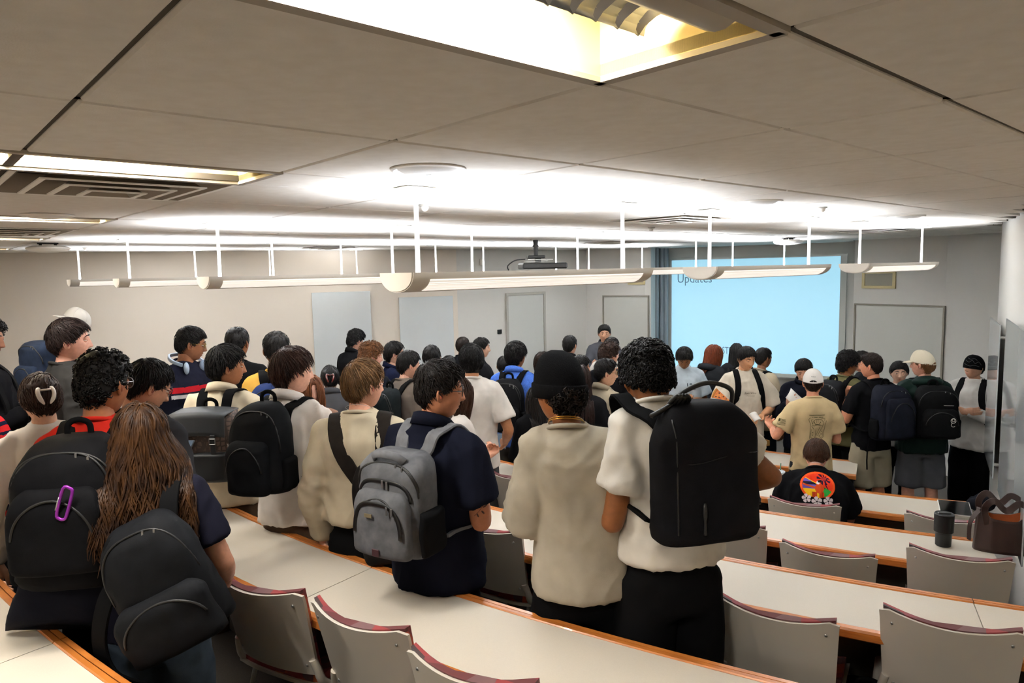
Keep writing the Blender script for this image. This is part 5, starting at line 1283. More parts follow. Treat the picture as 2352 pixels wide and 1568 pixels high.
def strap_paths(sp, e, side, wd=0.06, zb=1.02):
    x = .088
    P = np.array([(.055, -.150, 1.385), (.068, -.138, 1.43), (.078, -.095, 1.475), (.088, -.03, 1.500), (.094, .035, 1.478), (.100, .088, 1.41), (.108, .124, 1.32), (.126, .132, 1.22), (.150, .105, 1.12), (.168, .04, 1.055), (.165, -.04, 1.03), (.135, -.125, 1.02)])
    P[:, 2] = np.where(P[:, 2] < 1.32, zb + (P[:, 2] - 1.02) * (1.32 - zb) / .30, P[:, 2]); P = spline(P, 30); Cn = np.array([.075, -.01, 1.30]); N_ = P - Cn; N_[:, 0] *= .45; N_ /= np.linalg.norm(N_, axis=1, keepdims=True)
    P = P + N_ * (e * .55); P[:, 0] *= side; N_[:, 0] *= side
    # keep clear of the garment: push out to the cloth where the ray meets it
    return P, N_
def add_straps(sp, add, e, m, sides=(1, -1), wd=.058, thick=.012, taper=True, parent=None, zb=1.02):
    bv = shirt_bvh(sp)
    for sd in sides:
        P, N_ = strap_paths(sp, e, sd, zb=zb); Q = sp['bend'](P); Q2 = []
        for p, n in zip(Q, N_):
            hit = bv.ray_cast(Vector(p + n * 0.12), Vector(-n), 0.2)
            Q2.append(np.array(hit[0]) + n * 0.006 if hit[0] is not None and abs((np.array(hit[0]) - p) @ n) < .05 else p)
        Q2 = np.array(Q2); k = np.array([.25, .5, .25])
        for _ in range(3): Q2[1:-1] = Q2[:-2] * .25 + Q2[1:-1] * .5 + Q2[2:] * .25
        n = len(Q2); w = np.full(n, wd); 
        if taper: w[int(n * .62):] = np.linspace(wd, .026, n - int(n * .62))
        mb = MB(); mb.strap(Q2, N_, w * sp['s'], thick); add(mb, 'shoulder_strap', m, smooth='auto')
def backpack(sp, label, w=.30, h=.46, d=.16, ztop=1.46, col='#141416', strapc=None, x0=0.0, tilt=0.0, pitch=0.0, pockets=((.24, .20, .045, .03),), zips=(.62, .40), side=True, handle=True, straps=(1, -1), rough=.75, rt=.26, topw=.5, e=3.4, body_m=None, d_off=0.0, name='backpack'):
    ez = sp['ease'] * 1.15; y0 = -.112 * sp['girth'] - ez - .014 - d_off; z0 = ztop - h
    pk = Pack(w, h, d, z0, y0, x0, tilt=tilt, pitch=pitch, rt=rt, topw=topw, e=e); B = lambda P: sp['bend'](pk.place(P), False)
    base = sp['bend'](np.array([x0, y0, z0])); t, add = worn(sp, name, label, 'backpack', base)
    m = body_m or pack_mat(col, rough); seed = len(label)
    mb = MB(); mb.loft([B(r) for r in pk.rings(0, seed)]); body = add(mb, 'main_body', m)
    for pw, ph, pd, pz in pockets:
        p2 = Pack(pw, ph, pd + .03, 0, 0, rt=.3, topw=.6, e=3.2); mb = MB(); R = p2.rings(0, seed + 2)
        yb = pk.front(np.array(0.0), np.array(pz + ph * .5)) + .03
        mb.loft([B(r + np.array([0, yb, pz])) for r in R]); po = add(mb, 'front_pocket', m)
        th = np.linspace(.12, math.pi - .12, 22); zx = pw * .44 * np.cos(th); zz = pz + ph * (.40 + .50 * np.sin(th))
        zy = np.array([yb + p2.front(np.array(a), np.array(b - pz)) for a, b in zip(zx, zz)]) - .001
        mb = MB(); mb.tube(B(np.stack([zx, zy, zz], 1)), .0042 * sp['s'], 6); add(mb, 'zipper', m_zip)
    for zf in zips:
        th = np.linspace(.05, math.pi - .05, 26); a = w * .47; zx = a * np.sign(np.cos(th)) * np.abs(np.cos(th)) ** .7; zz = h * zf + h * (.93 - zf) * np.sin(th) ** .8
        wx, dd = pk.prof(zz / h); zx = np.clip(zx, -wx * .97, wx * .97)
        zy = pk.front(zx, zz) - .0015; mb = MB(); mb.tube(B(np.stack([zx, zy, zz], 1)), .004 * sp['s'], 6); add(mb, 'zipper', m_zip)
        for q in (9, 11):
            p = B(np.array([zx[q], zy[q] - .004, zz[q]])); mb = MB(); mb.box(p + np.array([0, -.003, -.014]), (.006, .003, .03)); add(mb, 'zip_pull', m_pull, smooth=False)
    if side:
        for sd in (-1, 1):
            p2 = Pack(.10, h * .36, .035, 0, 0, rt=.12, topw=.85, rb=.15); mb = MB(); R = p2.rings(0, seed + 5); Rm = rotz(sd * math.pi / 2)
            mb.loft([B(r @ Rm.T + np.array([sd * (w / 2 - .012), -d * .5, .02])) for r in R]); add(mb, 'side_pocket', m_strap_blk if strapc is None else m)
    if handle:
        hp = spline([(-.035, -.02, h * .965), (-.032, -.02, h + .03), (0, -.02, h + .045), (.032, -.02, h + .03), (.035, -.02, h * .965)], 14)
        mb = MB(); mb.strap(B(hp), np.tile([0, -1, 0], (len(hp), 1)), .02, .006); add(mb, 'handle', m_strap_blk)
    if straps: add_straps(sp, add, ez, pack_mat(strapc) if strapc else m_strap_blk, straps, zb=max(1.0, z0 + .05))
    return t, add, pk, B

# ---- big packs near the camera
t, add, pk, B = backpack(C[1], 'tall plain black backpack on the person with big tight curls', w=.315, h=.405, d=.15, ztop=1.51, col='#0f0f11', pockets=(), zips=(), side=False, handle=False, rt=.30, topw=.42, e=3.0, x0=.0, straps=(1, -1))
th = np.linspace(0, 1, 30); zz = .05 + th * .32; zx = np.full(30, -.118); zy = pk.front(zx * np.minimum(1, .98 * pk.prof(zz / pk.h)[0] / .13), zz) - .001; zx = zx * np.minimum(1, .98 * pk.prof(zz / pk.h)[0] / .13)
mb = MB(); mb.tube(B(np.stack([zx, zy, zz], 1)), .0035, 6); add(mb, 'side_seam', m_zip)
mb = MB(); hp = spline([(-.09, -.03, .392), (-.06, -.05, .435), (.02, -.05, .46), (.10, -.045, .435), (.11, -.03, .378)], 26); mb.tube(B(hp), .008, 8); add(mb, 'cord_handle', m_black)
mb = MB()
for k in range(4): mb.tube(B(spline([(-.10 + .012 * k, -.05, .405), (-.085 + .01 * k, -.066, .43), (-.07 + .01 * k, -.05, .41), (-.085, -.035, .395)], 14, closed=True)), .008, 8, closed=True)
mb.tube(B(spline([(-.09, -.05, .405), (-.13, -.06, .39), (-.155, -.05, .375), (-.13, -.04, .38), (-.09, -.045, .40)], 18)), .0085, 8); add(mb, 'cord_knot', m_black)
mb = MB(); zx = np.full(8, -.045); zz = np.linspace(.14, .05, 8); mb.tube(B(np.stack([zx, pk.front(zx, zz) - .006, zz], 1)), np.array([.004, .007, .0075, .007, .004, .004, .005, .006]), 8); add(mb, 'zip_cord', m_black)
mb = MB(); zx = np.linspace(-.12, .15, 14); zz = .26 + .01 * np.sin(zx * 20); mb.tube(B(np.stack([zx, pk.front(zx, zz) - .0005, zz], 1)), .0018, 5); add(mb, 'panel_seam', m_zip)
mb = MB(); mb.strap(B(spline([(.15, -.06, .10), (.20, -.05, .085), (.225, -.02, .055), (.23, .01, .05)], 12)), np.tile([0, -.3, 1], (13, 1)), .022, .003); add(mb, 'loose_strap', m_strap_blk)
mb = MB(); mb.box(B(np.array([.19, -.05, .088])), (.03, .012, .026), ch=.003); add(mb, 'buckle', m_black, smooth=False)

t, add, pk, B = backpack(C[3], 'grey backpack with black zips on the person in the navy polo', w=.29, h=.37, d=.16, ztop=1.41, col='#4e4f52', strapc='#5a5b5e', pockets=((.245, .24, .04, .012),), zips=(.66, .60), rt=.22, topw=.62, e=3.6, handle=False, side=False)
hp = spline([(-.07, -.12, .352), (-.05, -.135, .372), (0, -.14, .378), (.05, -.135, .372), (.07, -.12, .352)], 16); mb = MB(); mb.strap(B(hp), np.tile([0, -1, .4], (len(hp), 1)), .03, .014); add(mb, 'grab_handle', pack_mat('#5a5b5e'))
for zf, half in ((.60, .115), (.30, .105)):
    thh = np.linspace(.1, math.pi - .1, 30); zx = half * np.sign(np.cos(thh)) * np.abs(np.cos(thh)) ** .6; zz = (.20 if zf > .5 else .07) + (.085 if zf > .5 else .145) * np.sin(thh) ** .7
    zy = pk.front(zx, zz) - (.004 if zf > .5 else .045); mb = MB(); nrm = np.tile([0, -1, 0.0], (30, 1)); mb.strap(B(np.stack([zx, zy, zz], 1)), nrm, .016, .004); add(mb, 'zip_flap', m_zip)
for px_, pz_, dy in ((.0, .288, .006), (.02, .286, .006), (.055, .212, .05), (.075, .209, .05)):
    p = B(np.array([px_, pk.front(np.array(px_), np.array(pz_)) - dy, pz_])); mb = MB(); mb.box(p + np.array([0, -.003, -.014]), (.009, .004, .03), ch=.001); add(mb, 'zip_pull', m_pull, smooth=False)
p = B(np.array([-.03, pk.front(np.array(-.03), np.array(.17)) - .05, .17])); mb = MB(); mb.box(p, (.035, .004, .014)); add(mb, 'name_plate', mat('plate_bronze', '#6b604a', .5), smooth=False)
p = B(np.array([.0, pk.front(np.array(.0), np.array(.04)) - .046, .04])); mb = MB(); mb.box(p, (.034, .005, .03), ch=.004); add(mb, 'patch', mat('patch_wine', '#3a1e22', .6), smooth=False)
mb = MB(); p2 = Pack(.13, .16, .035, 0, 0, rt=.12, topw=.9, rb=.15); Rm = rotz(math.pi / 2); mb.loft([B(r @ Rm.T + np.array([.142, -.085, .02])) for r in p2.rings()]); add(mb, 'side_pocket', m_strap_blk)

t, add, pk, B = backpack(C[5], 'rounded black backpack on the white pullover', w=.28, h=.40, d=.18, ztop=1.49, col='#101113', pockets=((.20, .24, .05, .01),), zips=(.45,), rt=.42, topw=.34, e=2.8)
t, add, pk, B = backpack(C[6], 'brown patterned backpack with a black leather flap and hanging charms', w=.33, h=.37, d=.17, ztop=1.41, body_m=signature_mat(), pockets=(), zips=(), rt=.14, topw=.8, side=False)
m_leather = mat('leather_black', '#26282a', .5, bump=.15, bscale=260, spec=.25)
rows = []
for v in np.linspace(0, 1, 9):
    zz = .380 - .015 * v - .105 * max(0, v - .35) / .65; yy = -.01 - .165 * min(1, v / .35) ** .8 - .010
    rows.append([(u * (.15 - .01 * v), yy - .01 * (1 - u * u), zz - .012 * u * u) for u in np.linspace(-1, 1, 9)])
mb = MB(); mb.sheet([B(np.array(r)) for r in rows]); o = add(mb, 'flap', mat('leather_flap', '#3a3d40', .5, bump=.15, bscale=260, spec=.25)); sm = o.modifiers.new('th', 'SOLIDIFY'); sm.thickness = .006; sm.offset = 1
for sx in (-.06, .085):
    mb = MB(); mb.box(B(np.array([sx, -.195, .215])), (.026, .006, .10), ch=.002); add(mb, 'closing_strap', m_leather, smooth=False)
    mb = MB(); c0 = B(np.array([sx, -.201, .232])); mb.tube([c0 + np.array([a, 0, b]) for a, b in ((-.015, -.014), (.015, -.014), (.015, .014), (-.015, .014))], .0028, 6, closed=True); add(mb, 'buckle', m_metal, smooth=False)
p2 = Pack(.29, .15, .06, 0, 0, rt=.1, topw=.9); mb = MB(); mb.loft([B(r + np.array([0, -.15, .02])) for r in p2.rings()]); add(mb, 'front_pocket', m_leather)
mb = MB(); p2 = Pack(.12, .15, .06, 0, 0, rt=.2, topw=.8); Rm = rotz(math.pi / 2); mb.loft([B(r @ Rm.T + np.array([.135, -.085, .05])) for r in p2.rings()]); add(mb, 'side_pocket', m_leather)
for (cx, cz, cy, cc, nm) in ((-.175, .08, -.09, '#c8452a', 'figure_charm'), (.14, .12, -.15, '#d98a3a', 'tassel_charm')):
    mb = MB(); c0 = B(np.array([cx, cy, cz])); mb.tube([c0 + np.array([0, 0, .09]), c0 + np.array([0.004, 0, .045]), c0], .0025, 6); ch = add(mb, 'charm_chain', m_metal)
    mb = MB()
    if nm == 'figure_charm': mb.ball(c0 + np.array([0, 0, -.018]), (.016, .014, .014), 10, 8, mi=1); mb.ball(c0 + np.array([0, 0, -.004]), (.018, .016, .009), 10, 6); mb.lathe([(.010, -.03), (.018, -.055), (.016, -.06)], 10, c0)
    else: mb.lathe([(.005, 0), (.009, -.01), (.011, -.05), (.012, -.07)], 8, c0)
    add(mb, nm, [mat('charm_' + nm, cc, .5), mat('charm_cream', '#e8d0a8', .5)])
t, add, pk, B = backpack(C[8], 'huge black backpack with a purple carabiner', w=.32, h=.47, d=.21, ztop=1.47, col='#0d0d0f', pockets=((.26, .26, .05, .08),), zips=(.62, .50), rt=.34, topw=.4, e=2.9)
cb = B(np.array([.035, pk.front(np.array(.035), np.array(.31)) - .055, .31])); car = thing('carabiner', 'purple carabiner clipped to the huge black backpack', 'carabiner', world_of(C[8], cb), -C[8]['yaw'])
q = spline([(.03, 0, .045), (.012, 0, .045), (-.012, 0, -.03), (-.006, 0, -.048), (.008, 0, -.05), (.016, 0, -.036), (.036, 0, .03)], 26, closed=True)
mb = MB(); mb.tube(q, .005, 8, closed=True); mb.build('frame', mat('carabiner_purple', '#8a2a9c', .3, metal=.4), car, smooth=True)
mb = MB(); mb.tube([(.0, -.002, .02), (-.014, -.002, -.02)], .003, 6); mb.build('gate', m_metal, car, smooth=True)
# slouching backpack and tote on the long haired person
sp = C[7]
t, add, pk, B = backpack(sp, 'black soft backpack slouching off one shoulder of the long haired person', w=.31, h=.43, d=.17, ztop=1.36, x0=.06, tilt=math.radians(-24), col='#121315', pockets=((.31, .20, .05, .0),), zips=(.45,), rt=.40, topw=.36, e=2.7, straps=(), side=False, handle=False, rough=.6)
P = spline([(.125, -.165, 1.24), (.122, -.150, 1.34), (.116, -.105, 1.415), (.112, -.03, 1.452), (.114, .05, 1.425), (.122, .105, 1.33)], 20); Q = sp['bend'](P); NN = P - np.array([.09, 0, 1.28]); NN[:, 0] *= .3
mb = MB(); mb.strap(Q, NN, .055, .01); add(mb, 'shoulder_strap', m_strap_blk, smooth='auto')
q = spline([(.0, -.16, 1.18), (-.07, -.20, 1.10), (-.11, -.19, .94), (-.07, -.2, .82), (.04, -.22, .77)], 26); mb = MB(); mb.strap(sp['bend'](q), np.tile([-.5, -1, 0.0], (len(q), 1)), .06, .01); add(mb, 'loose_strap', m_strap_blk, smooth='auto')
q = spline([(.02, -.2, 1.28), (-.03, -.23, 1.30), (-.03, -.25, 1.24), (.03, -.23, 1.21)], 16); mb = MB(); mb.strap(sp['bend'](q), np.tile([-.4, -1, .3], (len(q), 1)), .035, .008); add(mb, 'handle', m_strap_blk)
q = B(np.array([.125, pk.front(np.array(.125), np.array(.12)) - .012, .12])); mb = MB(); mb.tube([q + np.array([.010 * math.cos(a), 0, .010 * math.sin(a)]) for a in np.linspace(0, 6.28, 14)[:-1]], .0015, 5, closed=True); add(mb, 'round_badge', m_white)
# tote: navy trapezium with tan leather handles
m_tote = mat('tote_navy', '#10111a', .8, spec=.08, bump=.25, bscale=700); m_tan = mat('leather_tan', '#8a4a24', .45, bump=.15, bscale=300)
base = sp['bend'](np.array([-.30, .02, .92])); t, add = worn(sp, 'tote_bag', 'navy tote bag with tan leather handles on the long haired person', 'bag', base)
rings = []
for v in np.linspace(0, 1, 10):
    w_ = .215 - .075 * v; dp = (.085 * (1 - v) + .02) * min(1, .25 + v * 4); q = ellipse(30, w_, dp, 2.8, .92 + .27 * v); q[:, 0] += -.28 + .02 * v; q[:, 1] += -.01; q[:, 2] += .02 * np.sin(q[:, 0] * 30) * (v > .5) - .025 * (1 - v) * np.cos(q[:, 0] * 9)
    rings.append(sp['bend'](q))
mb = MB(); mb.loft(rings); add(mb, 'bag_body', m_tote)
for yy, xx in ((-.035, -.23), (.03, -.33)):
    q = spline([(xx - .07, yy, 1.18), (xx - .02, yy - .02, 1.30), (-.165, yy * .6 - .03, 1.40), (-.13, yy, 1.44), (xx + .09, yy, 1.28), (xx + .085, yy, 1.17)], 26); NN = np.tile([-1, -.6 if yy < 0 else .6, .2], (len(q), 1)); mb = MB(); mb.strap(sp['bend'](q), NN, .018, .006); add(mb, 'handle', m_tan, smooth='auto')
q = sp['bend'](np.array([[-.20, -.055, 1.185], [-.17, -.062, 1.185], [-.145, -.06, 1.155], [-.165, -.062, 1.125], [-.20, -.06, 1.13]])); mb = MB(); mb.loft([q, q + np.array([0, -.004, 0])]); add(mb, 'flap', m_tan, smooth=False)
# other packs
backpack(C[11], 'navy rolltop backpack on the backwards cap person', w=.32, h=.42, d=.18, ztop=1.48, col='#1b2230', pockets=((.26, .2, .04, .05),), zips=(.6,), rt=.16, topw=.7)
backpack(C[12], 'black backpack cut by the left picture edge', w=.32, h=.46, d=.16, col='#0f0f11', straps=(1, -1))
backpack(C[13], 'thin black backpack on the person in the charcoal sweatshirt', w=.29, h=.42, d=.12, ztop=1.43, col='#111113')
backpack(C[16], 'navy and blue backpack on the yellow shirt', w=.28, h=.38, d=.15, ztop=1.42, col='#1e2a4d', zips=(.6,))
backpack(C[22], 'dark green black backpack on the taupe tee', w=.29, h=.41, d=.16, ztop=1.44, col='#14181a')
backpack(C[30], 'black backpack on the bright blue shirt', w=.27, h=.43, d=.14, ztop=1.44, col='#101012', rt=.34, topw=.4)
backpack(C[44], 'navy backpack on the beige tee behind the cream tee', w=.29, h=.44, d=.15, ztop=1.44, col='#1b2233')
backpack(C[43], 'black backpack whose straps cross the cream tee', w=.29, h=.44, d=.14, ztop=1.44, col='#111113')
backpack(C[48], 'black backpack on the olive tee', w=.29, h=.46, d=.16, ztop=1.46, col='#131315')
t, add, pk, B = backpack(C[50], 'large dark navy backpack on the black tee and khaki shorts', w=.31, h=.46, d=.21, ztop=1.46, col='#15171f', pockets=((.26, .34, .05, .03),), zips=(.62,), rt=.3)
mb = MB(); mb.tube(C[50]['bend'](np.array([(-.15, -.18, 1.0), (-.16, -.17, .90), (-.155, -.16, .80), (-.15, -.16, .72)])), .006, 6); add(mb, 'loose_strap', m_strap_blk)
t, add, pk, B = backpack(C[52], 'black backpack with a white circular emblem on the green windbreaker', w=.32, h=.44, d=.19, ztop=1.45, col='#0c0c0d', pockets=((.28, .24, .05, .03),), zips=(.62,), rt=.28)
yy = pk.front(np.array(.05), np.array(.16)) - .058
for r_, c0, a0, a1 in ((.019, .0, .6, 6.4), (.011, .006, 0, 6.28), (.016, -.034, 1.2, 5.6)):
    q = [(.075 + r_ * math.cos(a), yy, .185 + c0 + r_ * math.sin(a)) for a in np.linspace(a0, a1, 20)]; mb = MB(); mb.tube(B(np.array(q)), .0018, 5); add(mb, 'emblem', m_white)
q = [(.02 + u, pk.front(np.array(.05), np.array(.30)) - .012, .30) for u in np.linspace(0, .075, 6)]; mb = MB(); mb.tube(B(np.array(q)), .0012, 5); add(mb, 'brand_line', m_white)
backpack(C[53], 'black backpack whose straps cross the white long sleeved tee', w=.29, h=.44, d=.12, ztop=1.43, col='#121214')
# single diagonal bag on the beige sweater
sp = C[4]; base = sp['bend'](np.array([.14, -.2, .9])); 
backpack(sp, 'slim black bag with a tan base slung on the beige sweater', w=.26, h=.44, d=.09, ztop=1.30, x0=.13, tilt=math.radians(-8), col='#151312', pockets=(), zips=(), side=False, handle=False, straps=(), name='shoulder_bag')
t_bag = [o for o in COL.objects if o.name.startswith('shoulder_bag')][0]
for P in (spline([(-.118, .10, 1.36), (-.108, .05, 1.435), (-.10, -.03, 1.462), (-.088, -.105, 1.41), (-.045, -.14, 1.30), (.03, -.15, 1.17), (.10, -.155, 1.06), (.13, -.16, .98)], 28), spline([(.112, .09, 1.37), (.112, .04, 1.44), (.112, -.03, 1.458), (.118, -.105, 1.40), (.128, -.14, 1.30), (.135, -.16, 1.24)], 20)):
    NN = P - np.array([0, .0, 1.26]); NN[:, 0] *= .25; Q2 = []
    for p, n in zip(sp['bend'](P), NN / np.linalg.norm(NN, axis=1, keepdims=True)):
        hit = shirt_bvh(sp).ray_cast(Vector(p + n * .12), Vector(-n), .24); Q2.append(np.array(hit[0]) + n * .006 if hit[0] is not None else p)
    Q2 = np.array(Q2); b0 = np.array(t_bag.location)
    for _ in range(3): Q2[1:-1] = Q2[:-2] * .25 + Q2[1:-1] * .5 + Q2[2:] * .25
    mb = MB(); mb.strap(Q2, NN, .068, .012); mb.xf(t=-(rotz(sp['yaw']) @ (b0 - sp['loc']))); mb.build('shoulder_strap', pack_mat('#1c1815'), t_bag, smooth='auto')
# leather handbag of the person with the claw clip
sp = C[9]; base = sp['bend'](np.array([-.05, -.24, .92])); t, add = worn(sp, 'handbag', 'black leather handbag with a brown strap on the person with the shell claw', 'bag', base)
pk = Pack(.30, .24, .12, .92, -.16, .0, rt=.16, topw=.8, e=2.8); mb = MB(); mb.loft([sp['bend'](pk.place(r)) for r in pk.rings()]); add(mb, 'bag_body', m_leather)
for dx in (-.12, .13):
    q = spline([(dx, -.22, 1.14), (dx * .9, -.2, 1.2), (.05 + dx * .25, -.13, 1.38), (.075, -.03, 1.475), (.09, .06, 1.42)], 22); NN = np.tile([0, -1, .3], (len(q), 1)); mb = MB(); mb.strap(sp['bend'](q), NN, .02, .006); add(mb, 'strap', m_tan, smooth='auto')

# ---- hats, glasses and small worn things (head space through headxf)
def head_thing(sp, name, label, cat):
    base = sp['headc']; t, add0 = worn(sp, name, label, cat, base)
    def add(mb, pname, m, smooth=True, parent=None):
        mb.V = [sp['headxf'](v) for v in mb.V]; return add0(mb, pname, m, smooth, parent)
    return t, add
m_rib = mat('knit_black', '#101011', .95, spec=.04, bump=.9, bscale=60, stretch=(7, 7, .2), bdist=.004)
def beanie(sp, label, m, cuff=True, zl=-.004, tilt=.25, tall=.03):
    t, add = head_thing(sp, 'beanie', label, 'hat'); az = np.linspace(-math.pi, math.pi, 48, endpoint=False)
    def ring(f, g, z_off):
        dz = f; P = skull(az, np.full(48, dz)); n = skull_n(P); return P + n * g + np.array([0, 0, z_off])
    rings = [ring(dz, .016, tall * smoothstep(0, .95, dz)) for dz in np.linspace(-.12, .985, 16)]
    for r in rings: r[:, 2] += tilt * r[:, 1] * .55 - .0
    mb = MB(); mb.loft(rings); add(mb, 'crown', m)
    if cuff:
        o = [ring(dz, g, 0) for dz, g in ((-.16, .013), (-.16, .022), (.0, .0245), (.22, .0235), (.26, .020), (.26, .012))]
        for r in o: r[:, 2] += tilt * r[:, 1] * .55
        mb = MB(); mb.loft(o, cap=False); add(mb, 'cuff', m)
    return t, add
beanie(C[2], 'black ribbed beanie on the light grey tee person', m_rib, tall=.032)
t, add = beanie(C[53], 'black beanie with grey line drawing on the white long sleeved person', mat('knit_black_smooth', '#121213', .9, spec=.04, bump=.3, bscale=300), cuff=False, tall=.012, zl=-.02)
for pts in ([(-1.5, .25), (-1.2, .5), (-.9, .3), (-.6, .55), (-.3, .35), (.1, .5)], [(-1.3, .1), (-.8, .15), (-.4, .05), (.2, .2)], [(-1.1, .6), (-.8, .72), (-.4, .62), (0, .7)]):
    q = np.array([skull(np.array(a), np.array(b)) for a, b in spline([(a, b, 0) for a, b in pts], 16)[:, :2]]); q = q + skull_n(q) * .0175; q[:, 2] += .25 * q[:, 1] * .55 + .006; mb = MB(); mb.tube(q, .0012, 5); add(mb, 'line_print', mat('print_grey', '#6a6a6c', .8))
def cap(sp, label, c, back=False, zl=.02, logo=None, brim=True):
    t, add = head_thing(sp, 'baseball_cap', label, 'hat'); az = np.linspace(-math.pi, math.pi, 48, endpoint=False); m = mat('cap_' + c[1:], c, .85, bump=.3, bscale=700)
    rings = []
    for dz in np.linspace(.16, .985, 14):
        P = skull(az, np.full(48, dz)); P = P + skull_n(P) * .014; P[:, 2] += .012 * smoothstep(.2, .9, dz) + .16 * P[:, 1]; rings.append(P)
    if not back or True:
        # adjustment opening at the back
        pass
    mb = MB(); mb.loft(rings); add(mb, 'crown', m)
    mb = MB(); mb.ball(rings[-1].mean(0) + np.array([0, 0, .002]), (.006, .006, .004), 8, 5); add(mb, 'button', m)
    for k in range(6):
        j = int(k * 8); q = np.array([r[j] for r in rings]); q = q + (q - q.mean(0)) * .006; mb = MB(); mb.tube(q, .0012, 4); add(mb, 'seam', m)
    # visor
    rows = []; base = rings[0]
    f = np.argsort(np.abs(az)) ; sel = [j for j in range(48) if abs(az[j]) < 1.15]
    arc = base[sel]; mid = arc[len(sel) // 2]
    for v in np.linspace(0, 1, 6):
        q = arc.copy(); w_ = np.cos(az[sel] / 1.15 * math.pi / 2) ** .7; q[:, 1] += .072 * v * w_ + .0; q[:, 2] -= (.016 * v * w_ + .006 * v * v * w_) - .001; rows.append(q)
    mb = MB(); mb.sheet(rows); o = add(mb, 'visor', m); s_ = o.modifiers.new('th', 'SOLIDIFY'); s_.thickness = .004
    # strap opening at the back: dark arch with a strap below
    sel = [j for j in range(48) if abs(abs(az[j]) - math.pi) < .42]; sel = sorted(sel, key=lambda j: az[j] % (2 * math.pi))
    tt = np.linspace(-.40, .40, 12); top = []; bot = []
    for a in tt:
        for lst, dz in ((top, .17 + .20 * math.sqrt(max(0, 1 - (a / .41) ** 2))), (bot, .165)):
            P = skull(np.array(math.pi + a), np.array(dz)); P = P + skull_n(P) * .0152; P[2] += .012 * smoothstep(.2, .9, dz) + .16 * P[1]; lst.append(P)
    mb = MB(); mb.sheet([bot, top]); add(mb, 'back_opening', hair_mat(sp['hairc']))
    q = np.array(bot) + np.array([0, -.001, .004]); mb = MB(); mb.strap(q, skull_n(q), .012, .003); add(mb, 'back_strap', m)
    if logo:
        P = np.array([skull(np.array(math.pi - .16 + .0), np.array(.52))])[0]
        P = P + skull_n(P) * .016; P[2] += .012 + .16 * P[1]
        P2v = skull(np.array(math.pi), np.array(.5)); n = skull_n(P2v); c0 = P2v + n * .0165 + np.array([0, 0, .010 + .16 * P2v[1]])
        s0 = sp['s']; R = sp['Rh']; o = text_obj('cap_text', logo, .014, Matrix.Identity(4), m_black, t, extrude=.0004, align='CENTER')
        me = o.data; V = np.empty(len(me.vertices) * 3); me.vertices.foreach_get('co', V); V = V.reshape(-1, 3)
        yv = unit(np.array([0, 0, 1]) - n * n[2]); xv = np.cross(yv, n); Pw = c0 + V[:, :1] * xv + V[:, 1:2] * yv + V[:, 2:3] * n; Pw = sp['headxf'](Pw) - sp['headc']
        me.vertices.foreach_set('co', Pw.ravel()); me.update()
    return t
cap(C[46], 'white baseball cap with lettering over its back opening', '#dcd8d2', logo='POLO')
cap(C[52], 'cream baseball cap on the green windbreaker person', '#d9cfb8')
# backwards cap: turn the head thing round by a rotated transform
sp = C[11]; old = sp['headxf']; sp['headxf'] = lambda P, o=old: o(np.asarray(P) * np.array([-1, -1, 1])); cap(sp, 'backwards light grey cap at the left', '#b9b4ac'); sp['headxf'] = old
def glasses(sp, label, c='#17130f', r=.021, metal=False):
    t, add = head_thing(sp, 'eyeglasses', label, 'glasses'); m = mat('glass_' + c[1:] + str(metal), c, .3, metal=.8 if metal else 0)
    gl = mat('lens_glass', '#ffffff', .02, alpha=.18)
    for sx in (-1, 1):
        a = np.linspace(0, 2 * math.pi, 22)[:-1]; q = np.stack([sx * .033 + r * 1.12 * np.cos(a), .101 - .010 * np.abs(sx * .033 + r * np.cos(a)) / .06, .010 + r * np.sin(a)], 1)
        mb = MB(); mb.tube(q, .0019, 6, closed=True); f = add(mb, 'rim', m)
        mb = MB(); mb.add(q, [tuple(range(len(q)))]); add(mb, 'lens', gl, smooth=False)
        mb = MB(); mb.tube(spline([(sx * .057, .088, .016), (sx * .077, .06, .016), (sx * .083, .01, .014), (sx * .082, -.015, .002), (sx * .080, -.022, -.012)], 12), .0018, 6); add(mb, 'temple', m)
    mb = MB(); mb.tube([(-.012, .1, .014), (0, .104, .017), (.012, .1, .014)], .0019, 6); add(mb, 'bridge', m)
for k, lab, c, mt in ((3, 'dark round eyeglasses on the person in the navy polo', '#1a1512', False), (8, 'clear framed eyeglasses on the red shirt person', '#8d8d92', True), (13, 'thin eyeglasses on the person looking down', '#2a2420', True), (14, 'gold rimmed eyeglasses on the headphone person', '#8d7440', True), (38, 'thin eyeglasses on the tan quarter zip person', '#9a8050', True)): glasses(C[k], lab, c, metal=mt)
# headphones round the neck
sp = C[14]; t, add = worn(sp, 'headphones', 'pale blue headphones round the neck of the striped sweater person', 'headphones', sp['bend'](np.array([0, 0, 1.5])))
mp_ = mat('headphone_blue', '#a9bdd2', .4); q = spline([(-.09, .055, 1.475), (-.10, -.02, 1.50), (-.06, -.09, 1.525), (0, -.105, 1.53), (.06, -.09, 1.525), (.10, -.02, 1.50), (.09, .055, 1.475)], 30)
mb = MB(); mb.strap(sp['bend'](q), (q - np.array([0, 0, 1.5])), .024, .012); add(mb, 'headband', mp_, smooth='auto')
for sx in (-1, 1):
    mb = MB(); R = rotz(sx * -.7) @ roty(math.pi / 2); mb.ball(sp['bend'](np.array([sx * .085, .085, 1.455])), (.042, .034, .018), 18, 10, R); add(mb, 'ear_cup', mp_)
    mb = MB(); mb.ball(sp['bend'](np.array([sx * .072, .073, 1.455])), (.040, .032, .013), 16, 8, R); add(mb, 'ear_pad', mat('headphone_pad', '#8fa3ba', .7))
